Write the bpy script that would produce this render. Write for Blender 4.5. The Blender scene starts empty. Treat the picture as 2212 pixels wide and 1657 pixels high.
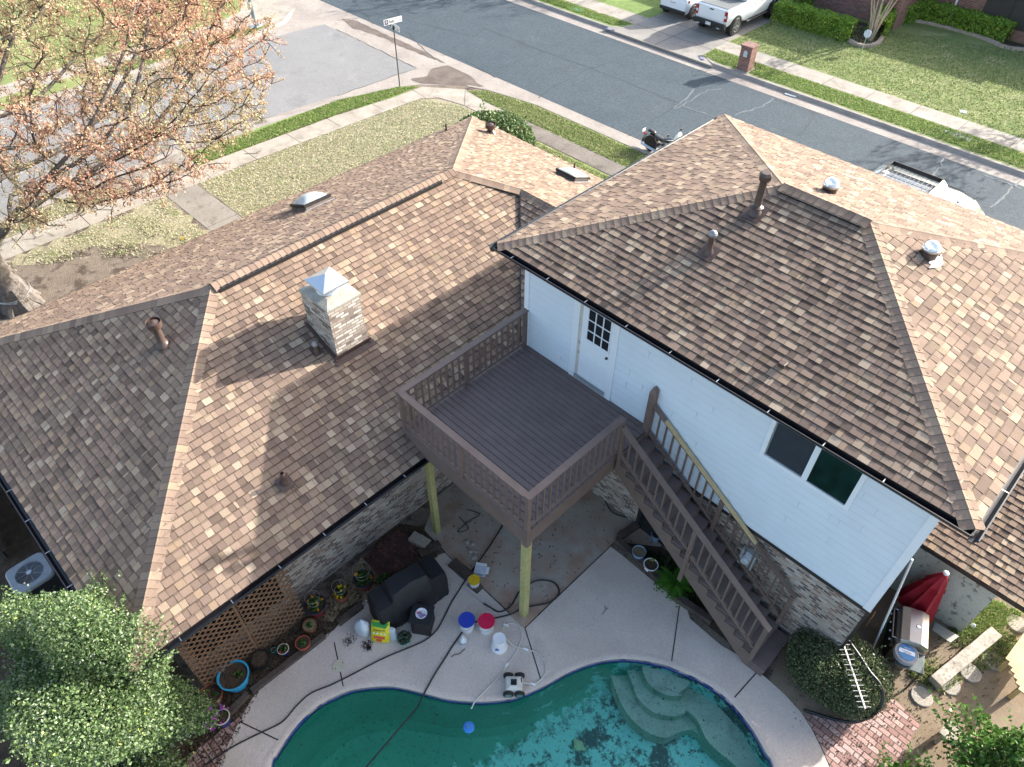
import bpy, math, random
import numpy as np
from mathutils import Vector, Matrix
from mathutils.geometry import tessellate_polygon, delaunay_2d_cdt
random.seed(7); RNG = np.random.default_rng(7)
R = math.radians
SC = bpy.context.scene
COL = SC.collection

# ------------------------------------------------------------------ camera
YAW, PITCH, ROLL, FPX = 2.3479254, 0.7995731, 0.0096990, 1578.47447
CAM = Vector((8.5898925, -9.1386925, 15.0198520))
IW, IH = 2212.0, 1657.0
_f = Vector((math.cos(PITCH)*math.cos(YAW), math.cos(PITCH)*math.sin(YAW), -math.sin(PITCH)))
_r = _f.cross(Vector((0, 0, 1))).normalized(); _u = _r.cross(_f)
_rr = _r*math.cos(ROLL)+_u*math.sin(ROLL); _uu = -_r*math.sin(ROLL)+_u*math.cos(ROLL)
cd = bpy.data.cameras.new('camera'); cam = bpy.data.objects.new('camera', cd); COL.objects.link(cam)
cam.matrix_world = Matrix.Translation(CAM) @ Matrix((_rr, _uu, -_f)).transposed().to_4x4()
cd.sensor_width = 36; cd.lens = FPX/IW*36; cd.clip_start = 0.1; cd.clip_end = 600
SC.camera = cam
# ------------------------------------------------------------------ light
SUN_AZ, SUN_EL = R(72.5), R(22.8)
w = bpy.data.worlds.new("World"); SC.world = w; w.use_nodes = True
nt = w.node_tree; nt.nodes.clear()
sky = nt.nodes.new('ShaderNodeTexSky'); sky.sky_type = 'NISHITA'; sky.sun_disc = False
sky.sun_elevation = SUN_EL; sky.sun_rotation = math.pi/2-SUN_AZ; sky.air_density = 1.0; sky.dust_density = 3.0; sky.ozone_density = 0.5
bg = nt.nodes.new('ShaderNodeBackground'); bg.inputs[1].default_value = 0.125
wo = nt.nodes.new('ShaderNodeOutputWorld')
nt.links.new(sky.outputs[0], bg.inputs[0]); nt.links.new(bg.outputs[0], wo.inputs[0])
sd = bpy.data.lights.new('sun', 'SUN'); sd.energy = 3.6; sd.angle = R(0.5); sd.color = (1.0, 0.95, 0.885)
so = bpy.data.objects.new('sun', sd); COL.objects.link(so)
sdir = Vector((math.cos(SUN_EL)*math.cos(SUN_AZ), math.cos(SUN_EL)*math.sin(SUN_AZ), math.sin(SUN_EL)))
so.rotation_euler = sdir.to_track_quat('Z', 'Y').to_euler(); so.location = sdir*80
SC.view_settings.view_transform = 'Standard'; SC.view_settings.look = 'None'
SC.view_settings.gamma = 1; SC.view_settings.exposure = 1.8
SC.cycles.max_bounces = 6; SC.cycles.transparent_max_bounces = 12

# ------------------------------------------------------------------ survey helpers (photo tile reading -> point on a level plane)
_S = 0.34227
def D(px, py, z=0.0):
    d = _f + _rr*((px-IW/2)/FPX) + _uu*((IH/2-py)/FPX)
    t = (z-CAM.z)/d.z
    return CAM+d*t
def W(r, c, x, y, z=0.0):
    return D((0, 728, 1456)[c]+x*_S, (0, 540, 1090.4)[r]+y*_S, z)
def onplane(px, py, P, n):
    d = _f + _rr*((px-IW/2)/FPX) + _uu*((IH/2-py)/FPX)
    P = Vector(P); n = Vector(n); t = (P-CAM).dot(n)/d.dot(n)
    return CAM+d*t
def T(r, c, x, y):
    return ((0, 728, 1456)[c]+x*_S, (0, 540, 1090.4)[r]+y*_S)

# ------------------------------------------------------------------ materials
def _new(name):
    m = bpy.data.materials.new(name); m.use_nodes = True; nt = m.node_tree; nt.nodes.clear()
    o = nt.nodes.new('ShaderNodeOutputMaterial'); b = nt.nodes.new('ShaderNodeBsdfPrincipled')
    nt.links.new(b.outputs[0], o.inputs[0])
    return m, nt, b
def N(nt, t, **k):
    n = nt.nodes.new(t)
    for a, v in k.items():
        if a in n.inputs: n.inputs[a].default_value = v
        else: setattr(n, a, v)
    return n
def c4(c): return (c[0], c[1], c[2], 1)
def mixc(nt, fac, a, b, blend='MIX'):
    m = nt.nodes.new('ShaderNodeMix'); m.data_type = 'RGBA'; m.blend_type = blend
    for sock, v in ((m.inputs[0], fac), (m.inputs[6], a), (m.inputs[7], b)):
        if hasattr(v, 'type') and hasattr(v, 'links'): nt.links.new(v, sock)
        elif isinstance(v, (int, float)): sock.default_value = v
        else: sock.default_value = c4(v)
    return m.outputs[2]
def noise(nt, vec, scale, detail=3, rough=.55, dist=0):
    n = N(nt, 'ShaderNodeTexNoise', Scale=scale, Detail=detail, Roughness=rough, Distortion=dist)
    nt.links.new(vec, n.inputs['Vector']); return n.outputs['Fac']
def ramp(nt, fac, stops, const=False):
    r = nt.nodes.new('ShaderNodeValToRGB'); e = r.color_ramp.elements
    if const: r.color_ramp.interpolation = 'CONSTANT'
    while len(e) > 1: e.remove(e[-1])
    e[0].position = stops[0][0]; e[0].color = c4(stops[0][1]) if not isinstance(stops[0][1], (int, float)) else (stops[0][1],)*3+(1,)
    for p, c in stops[1:]:
        q = e.new(p); q.color = c4(c) if not isinstance(c, (int, float)) else (c, c, c, 1)
    nt.links.new(fac, r.inputs[0]); return r.outputs[0]
def bump(nt, b, h, strength, dist=.01):
    n = N(nt, 'ShaderNodeBump', Strength=strength, Distance=dist)
    nt.links.new(h, n.inputs['Height']); nt.links.new(n.outputs[0], b.inputs['Normal'])
def ocoord(nt): return nt.nodes.new('ShaderNodeTexCoord').outputs['Object']
def uvcoord(nt): return nt.nodes.new('ShaderNodeTexCoord').outputs['UV']
def plain(name, col, rough=.5, metal=0, var=.12, vs=6, bmp=0, bs=60, spec=.5, coat=0, dirt=None):
    m, nt, b = _new(name); co = ocoord(nt)
    dk = tuple(max(0, x*(1-var)) for x in col); lt = tuple(min(1, x*(1+var)) for x in col)
    f = noise(nt, co, vs, 5, .6)
    c = ramp(nt, f, [(.3, dk), (.7, lt)])
    if dirt:
        g = ramp(nt, noise(nt, co, dirt[1], 6, .65), [(dirt[2], 0.), (dirt[2]+.15, 1.)])
        c = mixc(nt, g, c, dirt[0])
    nt.links.new(c, b.inputs['Base Color'])
    b.inputs['Roughness'].default_value = rough; b.inputs['Metallic'].default_value = metal
    b.inputs['Specular IOR Level'].default_value = spec; b.inputs['Coat Weight'].default_value = coat
    if bmp: bump(nt, b, noise(nt, co, bs, 4, .6), bmp)
    return m
def attrmat(name, rough=.85, grain=90, gv=.25, bmp=.3, trans=0):
    m, nt, b = _new(name); a = N(nt, 'ShaderNodeAttribute', attribute_name='Col'); co = ocoord(nt)
    g = ramp(nt, noise(nt, co, grain, 3, .7), [(.3, 1-gv), (.7, 1+gv)])
    c = mixc(nt, 1.0, a.outputs['Color'], g, 'MULTIPLY')
    nt.links.new(c, b.inputs['Base Color']); b.inputs['Roughness'].default_value = rough
    b.inputs['Specular IOR Level'].default_value = .3
    if bmp: bump(nt, b, noise(nt, co, grain, 2, .6), bmp)
    if trans:
        t = nt.nodes.new('ShaderNodeBsdfTranslucent'); nt.links.new(c, t.inputs[0])
        mx = nt.nodes.new('ShaderNodeMixShader'); mx.inputs[0].default_value = trans
        o = [n for n in nt.nodes if n.type == 'OUTPUT_MATERIAL'][0]
        nt.links.new(b.outputs[0], mx.inputs[1]); nt.links.new(t.outputs[0], mx.inputs[2]); nt.links.new(mx.outputs[0], o.inputs[0])
    return m
def brickmat(name, pal, mortar, bw=.215, rh=.075, ms=.011, wash=None, rough=.85, offset=.5, stain=None):
    m, nt, b = _new(name); uv = uvcoord(nt); co = ocoord(nt)
    br = N(nt, 'ShaderNodeTexBrick', Scale=1.0, **{'Brick Width': bw, 'Row Height': rh, 'Mortar Size': ms, 'Mortar Smooth': .3, 'Bias': 0.0, 'Color1': (0, 0, 0, 1), 'Color2': (1, 1, 1, 1), 'Mortar': (.5, .5, .5, 1)})
    br.offset = offset
    nt.links.new(uv, br.inputs['Vector'])
    n = len(pal); c = ramp(nt, br.outputs['Color'], [(i/n, p) for i, p in enumerate(pal)], True)
    g = ramp(nt, noise(nt, co, 45, 5, .7), [(.3, .7), (.7, 1.25)])
    c = mixc(nt, 1., c, g, 'MULTIPLY')
    if wash: c = mixc(nt, ramp(nt, noise(nt, co, 4.5, 6, .75), [(wash[1], 0.), (wash[1]+.18, wash[2])]), c, wash[0])
    c = mixc(nt, br.outputs['Fac'], c, mortar)
    if stain: c = mixc(nt, ramp(nt, noise(nt, co, stain[1], 6, .7), [(stain[2], 0.), (stain[2]+.2, stain[3])]), c, stain[0])
    nt.links.new(c, b.inputs['Base Color']); b.inputs['Roughness'].default_value = rough
    inv = N(nt, 'ShaderNodeMath', operation='SUBTRACT'); inv.inputs[0].default_value = 1; nt.links.new(br.outputs['Fac'], inv.inputs[1])
    ad = N(nt, 'ShaderNodeMath', operation='ADD'); nt.links.new(inv.outputs[0], ad.inputs[0]); nt.links.new(noise(nt, co, 70, 3, .6), ad.inputs[1])
    bump(nt, b, ad.outputs[0], .7, .008)
    return m
def blotch(name, cols, scales, rough=.9, fine=(60, .25), bmp=.4, bs=50, extra=()):
    """cols[0] base, then each further colour laid over it by its own noise (colour, scale, threshold, softness, strength)"""
    m, nt, b = _new(name); co = ocoord(nt)
    c = ramp(nt, noise(nt, co, scales, 5, .6), [(.3, cols[0]), (.7, cols[1])])
    for (cc, s, th, so_, st) in extra:
        c = mixc(nt, ramp(nt, noise(nt, co, s, 7, .68), [(th, 0.), (min(1, th+so_), st)]), c, cc)
    if fine:
        g = ramp(nt, noise(nt, co, fine[0], 4, .7), [(.3, 1-fine[1]), (.7, 1+fine[1])])
        c = mixc(nt, 1., c, g, 'MULTIPLY')
    nt.links.new(c, b.inputs['Base Color']); b.inputs['Roughness'].default_value = rough
    b.inputs['Specular IOR Level'].default_value = .3
    if bmp: bump(nt, b, noise(nt, co, bs, 4, .65), bmp, .02)
    return m

SHINGLE = [(.245, .175, .130), (.220, .156, .118), (.188, .134, .104), (.288, .212, .154), (.335, .255, .180), (.385, .30, .218), (.236, .168, .126), (.30, .215, .145), (.160, .115, .092), (.262, .190, .142)]
SHW = [.19, .19, .14, .13, .07, .05, .12, .05, .03, .03]
CAPW = [.25, .2, .05, .2, .06, .01, .2, .05, 0, .1]
M = {}
M['shingle'] = attrmat('roof_shingle', .92, 120, .3, .25)
M['leaf'] = attrmat('foliage', .45, 30, .15, 0, .3)
M['grassblade'] = attrmat('grass_blade', .7, 30, .1, 0, .35)
M['bud'] = attrmat('bud', .7, 30, .1, 0, .35)
M['attr'] = attrmat('painted_surface', .55, 40, .06, 0)
M['bark'] = blotch('bark', [(.10, .088, .078), (.20, .18, .16)], 8, .9, (30, .3), .8, 25)
M['twig'] = blotch('twig_bark', [(.045, .032, .026), (.10, .075, .06)], 6, .9, (30, .3), .5, 25)
M['brick'] = brickmat('pale_mixed_brick', [(.30, .24, .195), (.42, .37, .31), (.15, .105, .085), (.36, .30, .25), (.50, .45, .39), (.24, .145, .10), (.40, .33, .26), (.09, .07, .065)], (.36, .33, .30), bw=.17, rh=.072, ms=.011, wash=((.58, .565, .54), .56, .5), stain=((.05, .045, .04), 1.5, .62, .55))
M['chimbrick'] = brickmat('chimney_brick', [(.52, .46, .39), (.40, .33, .265), (.60, .55, .48), (.28, .22, .18), (.48, .41, .34), (.17, .135, .11), (.66, .61, .54)], (.24, .20, .165), bw=.21, rh=.075, ms=.012, wash=((.60, .53, .45), .58, .5))
M['redbrick'] = brickmat('red_brick', [(.20, .075, .055), (.27, .11, .08), (.15, .06, .05), (.24, .12, .10)], (.30, .24, .21), bw=.2, rh=.07, ms=.01)
M['paver'] = brickmat('brick_paver', [(.35, .20, .175), (.42, .265, .235), (.29, .16, .14), (.46, .32, .29)], (.10, .075, .055), bw=.23, rh=.115, ms=.013, stain=((.09, .075, .06), 2.2, .6, .5))
M['darkpaver'] = brickmat('dark_brick_paver', [(.12, .05, .045), (.16, .065, .055), (.09, .04, .04)], (.05, .04, .035), bw=.215, rh=.105, ms=.01, wash=((.35, .33, .33), .66, .5))
M['siding'] = plain('white_lap_siding', (.68, .765, .825), .45, var=.03, vs=2)
M['trim'] = plain('white_trim', (.78, .84, .88), .4, var=.02)
M['fascia'] = plain('dark_brown_fascia', (.030, .024, .022), .45, var=.2)
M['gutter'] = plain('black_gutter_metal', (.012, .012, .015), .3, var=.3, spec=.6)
M['gutterlit'] = plain('lit_gutter_metal', (.055, .06, .065), .28, var=.25, spec=.7)  # lighter copy of the gutter metal, coloured as if lit
M['steel'] = plain('galvanised_steel', (.62, .66, .68), .35, .7, .12, 12)
M['flash'] = plain('brown_painted_metal', (.085, .055, .045), .4, .1, .2, 8)
M['pipe'] = plain('brown_vent_metal', (.085, .056, .046), .4, .1, .2, 8)
M['deck'] = plain('brown_deck_paint', (.150, .112, .104), .5, var=.14, vs=3, bmp=.12, bs=40, dirt=((.17, .135, .125), 3, .62))
M['railp'] = plain('brown_rail_paint', (.165, .118, .098), .5, var=.12, vs=4)
M['treated'] = blotch('treated_pine', [(.34, .33, .13), (.46, .42, .20)], 2.5, .75, (18, .22), .2, 25, extra=[((.20, .14, .07), 3.5, .62, .12, .6)])
M['rawpine'] = blotch('raw_pine', [(.48, .36, .18), (.60, .47, .26)], 4, .7, (30, .15), .2, 30)
M['concrete'] = blotch('pool_deck_concrete', [(.53, .45, .39), (.65, .56, .49)], .8, .85, (26, .13), .3, 60, extra=[((.24, .21, .19), 20, .60, .08, .6), ((.28, .24, .21), .9, .56, .25, .5), ((.27, .26, .25), 5, .66, .03, .65), ((.70, .66, .62), 2.1, .66, .15, .5)])
M['slab'] = blotch('dirty_concrete', [(.42, .385, .33), (.36, .29, .23)], .9, .9, (80, .16), .3, 90, extra=[((.34, .20, .13), .7, .47, .16, .8), ((.08, .055, .04), 5, .64, .08, .7)])
M['slab2'] = blotch('dirty_sidewalk', [(.15, .13, .11), (.22, .195, .165)], 1.1, .8, (14, .25), .2, 60, extra=[((.085, .07, .058), 1.6, .52, .14, .7)])
M['sidewalk'] = blotch('sidewalk_concrete', [(.29, .26, .215), (.39, .355, .305)], 1.2, .85, (16, .16), .2, 60, extra=[((.17, .145, .115), 1.4, .52, .18, .7), ((.12, .10, .08), 6, .64, .06, .5)])
M['wetconc'] = blotch('stained_concrete', [(.21, .19, .165), (.30, .275, .235)], .9, .7, (14, .2), .2, 60, extra=[((.11, .09, .075), 1.8, .50, .14, .75)])
M['gutterpan'] = blotch('gutter_concrete', [(.26, .23, .205), (.35, .315, .28)], .7, .85, (12, .18), .2, 60, extra=[((.15, .125, .105), .8, .60, .12, .65), ((.11, .09, .075), 4, .63, .06, .6)])
M['kerb'] = blotch('kerb_concrete', [(.25, .225, .20), (.36, .325, .29)], 1.2, .85, (60, .15), .2, 90, extra=[((.14, .12, .10), 2.2, .6, .15, .55)])
M['drive'] = blotch('driveway_concrete', [(.22, .205, .185), (.31, .285, .255)], .6, .85, (22, .3), .2, 60, extra=[((.17, .155, .145), .7, .56, .1, .6)])
M['asphalt'] = blotch('asphalt', [(.047, .066, .080), (.066, .089, .105)], .35, .85, (11, .32), .3, 40, extra=[((.036, .046, .054), .35, .50, .22, .65), ((.125, .14, .145), .55, .58, .25, .45), ((.15, .165, .17), 9, .62, .06, .5), ((.03, .036, .04), 5, .63, .06, .5)])
M['asphalt2'] = blotch('worn_asphalt', [(.19, .19, .19), (.245, .245, .242)], .25, .85, (14, .16), .3, 50, extra=[((.11, .11, .11), .5, .55, .2, .7), ((.28, .28, .275), .9, .56, .2, .5), ((.09, .09, .09), 4, .66, .06, .5)])
M['crack'] = plain('crack', (.035, .04, .045), .9, var=.3, vs=20)
M['sealer'] = plain('crack_sealer', (.115, .132, .145), .8, var=.2, vs=3)
M['joint'] = plain('joint_gap', (.04, .033, .028), .95, var=.3, vs=10)
M['soil'] = blotch('bare_soil', [(.15, .12, .095), (.235, .195, .155)], 1.2, .95, (30, .4), .9, 24, extra=[((.065, .048, .038), 1.1, .50, .08, .85), ((.05, .038, .03), 7, .58, .05, .7), ((.42, .37, .31), 2.0, .63, .1, .6)])
M['sand'] = blotch('sandy_soil', [(.20, .15, .10), (.27, .215, .155)], 1.4, .95, (60, .25), .6, 45, extra=[((.13, .11, .06), 3.0, .58, .12, .6)])
M['mulch'] = blotch('dark_mulch', [(.055, .038, .026), (.11, .078, .052)], 5, .95, (45, .5), 1., 40, extra=[((.24, .18, .11), 16, .66, .05, .6)])
M['straw'] = blotch('straw_mulch', [(.22, .165, .095), (.33, .26, .16)], 6, .95, (50, .4), 1., 40, extra=[((.05, .035, .025), 5, .58, .08, .8)])
M['mud'] = blotch('dark_mud', [(.10, .078, .066), (.17, .14, .12)], 1.5, .8, (30, .3), .4, 30)
M['lawnstraw'] = blotch('dormant_lawn', [(.24, .22, .14), (.33, .30, .20)], 3, .95, (12, .45), 1., 12, extra=[((.15, .20, .065), 1.3, .54, .14, .65), ((.42, .385, .28), 7, .58, .08, .6), ((.10, .09, .05), 5, .62, .06, .6)])
M['lawngreen'] = blotch('green_lawn', [(.12, .19, .045), (.20, .27, .08)], 2.2, .95, (22, .45), 1., 18, extra=[((.30, .28, .13), 2.5, .56, .14, .65)])
M['lawnmix'] = blotch('mixed_lawn', [(.15, .20, .06), (.23, .26, .10)], .5, .95, (22, .4), 1., 18, extra=[((.44, .39, .22), .9, .52, .16, .7), ((.14, .26, .05), 1.8, .58, .1, .6)])
M['stone'] = blotch('edging_stone', [(.30, .24, .19), (.42, .36, .30)], 5, .9, (25, .25), .5, 25)
M['pebble'] = blotch('exposed_aggregate', [(.32, .28, .23), (.48, .44, .38)], 30, .9, (70, .5), 1., 60)
M['timber'] = blotch('weathered_timber', [(.30, .265, .22), (.46, .42, .36)], 3, .9, (16, .35), .5, 14, extra=[((.10, .085, .07), 7, .62, .06, .7)])
M['darktimber'] = blotch('dark_timber', [(.060, .045, .038), (.115, .09, .075)], 3, .9, (20, .3), .5, 18)
M['cedar'] = blotch('cedar_lattice', [(.15, .085, .05), (.23, .135, .082)], 3, .8, (20, .2), .3, 20)
M['plywood'] = blotch('weathered_plywood', [(.50, .49, .42), (.60, .59, .52)], 1.2, .9, (20, .1), .3, 20, extra=[((.16, .145, .125), 5, .56, .05, .85), ((.30, .29, .25), 12, .60, .05, .7)])
M['fence'] = blotch('dark_fence_wood', [(.075, .062, .055), (.14, .12, .105)], 3, .9, (20, .3), .4, 18)
M['black'] = plain('black_plastic', (.018, .018, .019), .45, var=.3)
M['rubber'] = plain('black_rubber_hose', (.016, .017, .018), .4, var=.3, vs=10)
M['tyre'] = plain('tyre_rubber', (.018, .018, .018), .8, var=.2, bmp=.4, bs=40)
M['cover'] = plain('black_grill_cover', (.011, .012, .015), .55, var=.25, vs=3, bmp=.3, bs=8)
M['white'] = plain('white_plastic', (.78, .79, .80), .35, var=.04)
M['offwhite'] = plain('cream_plastic', (.62, .60, .54), .45, var=.06)
M['carwhite'] = plain('white_car_paint', (.78, .80, .82), .22, var=.01, coat=.6)
M['glass'] = plain('dark_glass', (.012, .016, .020), .06, var=.1, spec=.8)
M['screen'] = plain('window_screen', (.022, .032, .045), .55, var=.2, vs=2)
M['greenglass'] = plain('dark_window_glass', (.006, .015, .010), .08, var=.3, spec=.5)
M['chrome'] = plain('chrome', (.75, .76, .78), .12, 1, .05)
M['alu'] = plain('brushed_aluminium', (.55, .56, .57), .35, .9, .08, 20)
M['stainless'] = plain('stainless_steel', (.50, .46, .42), .28, .9, .10, 3)
M['antenna'] = plain('antenna_metal', (.62, .60, .56), .5, .4, .08, 20)
M['redlight'] = plain('red_lamp_lens', (.32, .012, .015), .2, var=.1, spec=.8)
M['blue'] = plain('blue_plastic', (.02, .055, .42), .35, var=.06)
M['ltblue'] = plain('light_blue_pot', (.05, .40, .66), .4, var=.06)
M['paleblue'] = plain('pale_blue_plastic', (.22, .32, .44), .45, var=.08)
M['floatblue'] = plain('floater_blue', (.03, .22, .62), .3, var=.1)
M['red'] = plain('red_plastic', (.62, .012, .07), .35, var=.05)
M['yellow'] = plain('yellow_plastic', (.72, .46, .02), .4, var=.06)
M['bagyellow'] = plain('yellow_bag', (.72, .62, .015), .4, var=.06)
M['bagred'] = plain('orange_red_print', (.62, .06, .02), .4, var=.08)
M['baggreen'] = plain('green_print', (.03, .28, .04), .4, var=.1)
M['bagwhite'] = plain('white_bag_film', (.55, .60, .66), .4, var=.18, vs=7, bmp=.4, bs=10)
M['teal'] = plain('teal_bowl', (.04, .42, .38), .4, var=.08)
M['terra'] = plain('terracotta', (.30, .10, .055), .75, var=.15, vs=5)
M['brownpot'] = plain('brown_clay', (.20, .095, .045), .7, var=.2, vs=5)
M['redpot'] = plain('red_glazed_clay', (.42, .10, .06), .4, var=.12, vs=5)
M['darkred'] = plain('dark_red_pot', (.22, .03, .035), .4, var=.15)
M['navy'] = plain('navy_glazed_rim', (.018, .02, .04), .3, var=.2)
M['cobalt'] = plain('cobalt_glaze', (.02, .04, .22), .3, var=.15)
M['cream'] = plain('cream_glaze', (.55, .50, .38), .4, var=.08)
M['umbrella'] = plain('red_canvas', (.34, .010, .025), .7, var=.15, vs=4)
M['wire'] = plain('galvanised_wire', (.42, .42, .42), .4, .6, .1)
M['logo'] = plain('dark_print', (.02, .03, .09), .5, var=.05)
M['ink'] = plain('black_print', (.02, .02, .025), .5, var=.05)
M['numblue'] = plain('navy_kerb_paint', (.02, .035, .12), .7, var=.2, vs=12)
M['numwhite'] = plain('white_kerb_paint', (.62, .64, .68), .7, var=.12, vs=20)
M['cyan'] = plain('aqua_paint', (.05, .55, .60), .6, var=.1)
M['seat'] = plain('black_leather', (.03, .03, .032), .45, var=.15)
M['tonneau'] = plain('grey_tonneau_vinyl', (.16, .17, .165), .6, var=.06)
M['tile'] = brickmat('blue_waterline_tile', [(.02, .035, .28), (.04, .07, .42), (.015, .025, .18), (.06, .11, .48)], (.06, .08, .26), bw=.05, rh=.05, ms=.004, offset=0, rough=.3)
def poolmat():
    m, nt, b = _new('algae_plaster'); co = ocoord(nt)
    base = ramp(nt, noise(nt, co, .7, 5, .6), [(.3, (.06, .42, .30)), (.7, (.10, .52, .38))])
    # pale blue plaster swept clean, where algae has been brushed off (shallow end)
    sep = nt.nodes.new('ShaderNodeSeparateXYZ'); nt.links.new(co, sep.inputs[0])
    # object space is centred on the pool root at (5.5, -7)
    a = N(nt, 'ShaderNodeMath', operation='ADD'); nt.links.new(sep.outputs[0], a.inputs[0]); a.inputs[1].default_value = 5.5-4.75-.32*(-7+5.4)
    a2 = N(nt, 'ShaderNodeMath', operation='MULTIPLY_ADD'); nt.links.new(sep.outputs[1], a2.inputs[0]); a2.inputs[1].default_value = -.32; nt.links.new(a.outputs[0], a2.inputs[2])
    nz = N(nt, 'ShaderNodeMath', operation='MULTIPLY_ADD'); nt.links.new(noise(nt, co, 2.2, 9, .75), nz.inputs[0]); nz.inputs[1].default_value = 2.6; nz.inputs[2].default_value = -1.3
    a3 = N(nt, 'ShaderNodeMath', operation='ADD'); nt.links.new(a2.outputs[0], a3.inputs[0]); nt.links.new(nz.outputs[0], a3.inputs[1])
    cl = ramp(nt, a3.outputs[0], [(0, 0.), (.12, 1.)])
    c = mixc(nt, cl, base, (.34, .86, .80))
    dm = N(nt, 'ShaderNodeMath', operation='MULTIPLY'); nt.links.new(ramp(nt, noise(nt, co, 1.5, 12, .80), [(.485, 0.), (.535, .9)]), dm.inputs[0]); nt.links.new(ramp(nt, a2.outputs[0], [(0, .0), (.35, 1.)]), dm.inputs[1])
    c = mixc(nt, dm.outputs[0], c, (.022, .06, .065))
    sp = ramp(nt, noise(nt, co, 12, 6, .8), [(.57, 0.), (.62, .7)])
    c = mixc(nt, sp, c, (.03, .10, .085))
    nt.links.new(c, b.inputs['Base Color']); b.inputs['Roughness'].default_value = .8
    return m
M['plaster'] = poolmat()
M['poolstep'] = blotch('pool_step_plaster', [(.36, .50, .42), (.52, .66, .56)], 1.5, .8, (40, .3), .2, 50, extra=[((.12, .17, .125), 11, .57, .08, .75), ((.20, .28, .21), 2.6, .50, .18, .6)])
def watermat():
    m = bpy.data.materials.new('pool_water'); m.use_nodes = True; nt = m.node_tree; nt.nodes.clear()
    o = nt.nodes.new('ShaderNodeOutputMaterial'); t = nt.nodes.new('ShaderNodeBsdfTransparent'); g = nt.nodes.new('ShaderNodeBsdfGlossy')
    g.inputs['Roughness'].default_value = .03; mx = nt.nodes.new('ShaderNodeMixShader'); fr = nt.nodes.new('ShaderNodeFresnel'); fr.inputs[0].default_value = 1.33
    co = ocoord(nt); bp = N(nt, 'ShaderNodeBump', Strength=.06, Distance=.02); nt.links.new(noise(nt, co, 5, 2, .5), bp.inputs['Height'])
    nt.links.new(bp.outputs[0], g.inputs['Normal']); nt.links.new(bp.outputs[0], fr.inputs['Normal'])
    t.inputs[0].default_value = (.90, .99, .975, 1)
    nt.links.new(fr.outputs[0], mx.inputs[0]); nt.links.new(t.outputs[0], mx.inputs[1]); nt.links.new(g.outputs[0], mx.inputs[2]); nt.links.new(mx.outputs[0], o.inputs[0])
    va = nt.nodes.new('ShaderNodeVolumeAbsorption'); va.inputs[0].default_value = (.12, .90, .60, 1); va.inputs[1].default_value = .115
    nt.links.new(va.outputs[0], o.inputs['Volume'])
    return m
M['water'] = watermat()
def domemat():
    m, nt, b = _new('clear_acrylic'); b.inputs['Base Color'].default_value = (.85, .93, .96, 1); b.inputs['Roughness'].default_value = .12
    b.inputs['Transmission Weight'].default_value = .55; b.inputs['IOR'].default_value = 1.2
    return m
M['acrylic'] = domemat()
M['skylight'] = plain('skylight_acrylic', (.48, .54, .56), .25, var=.05, coat=.3)

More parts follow.
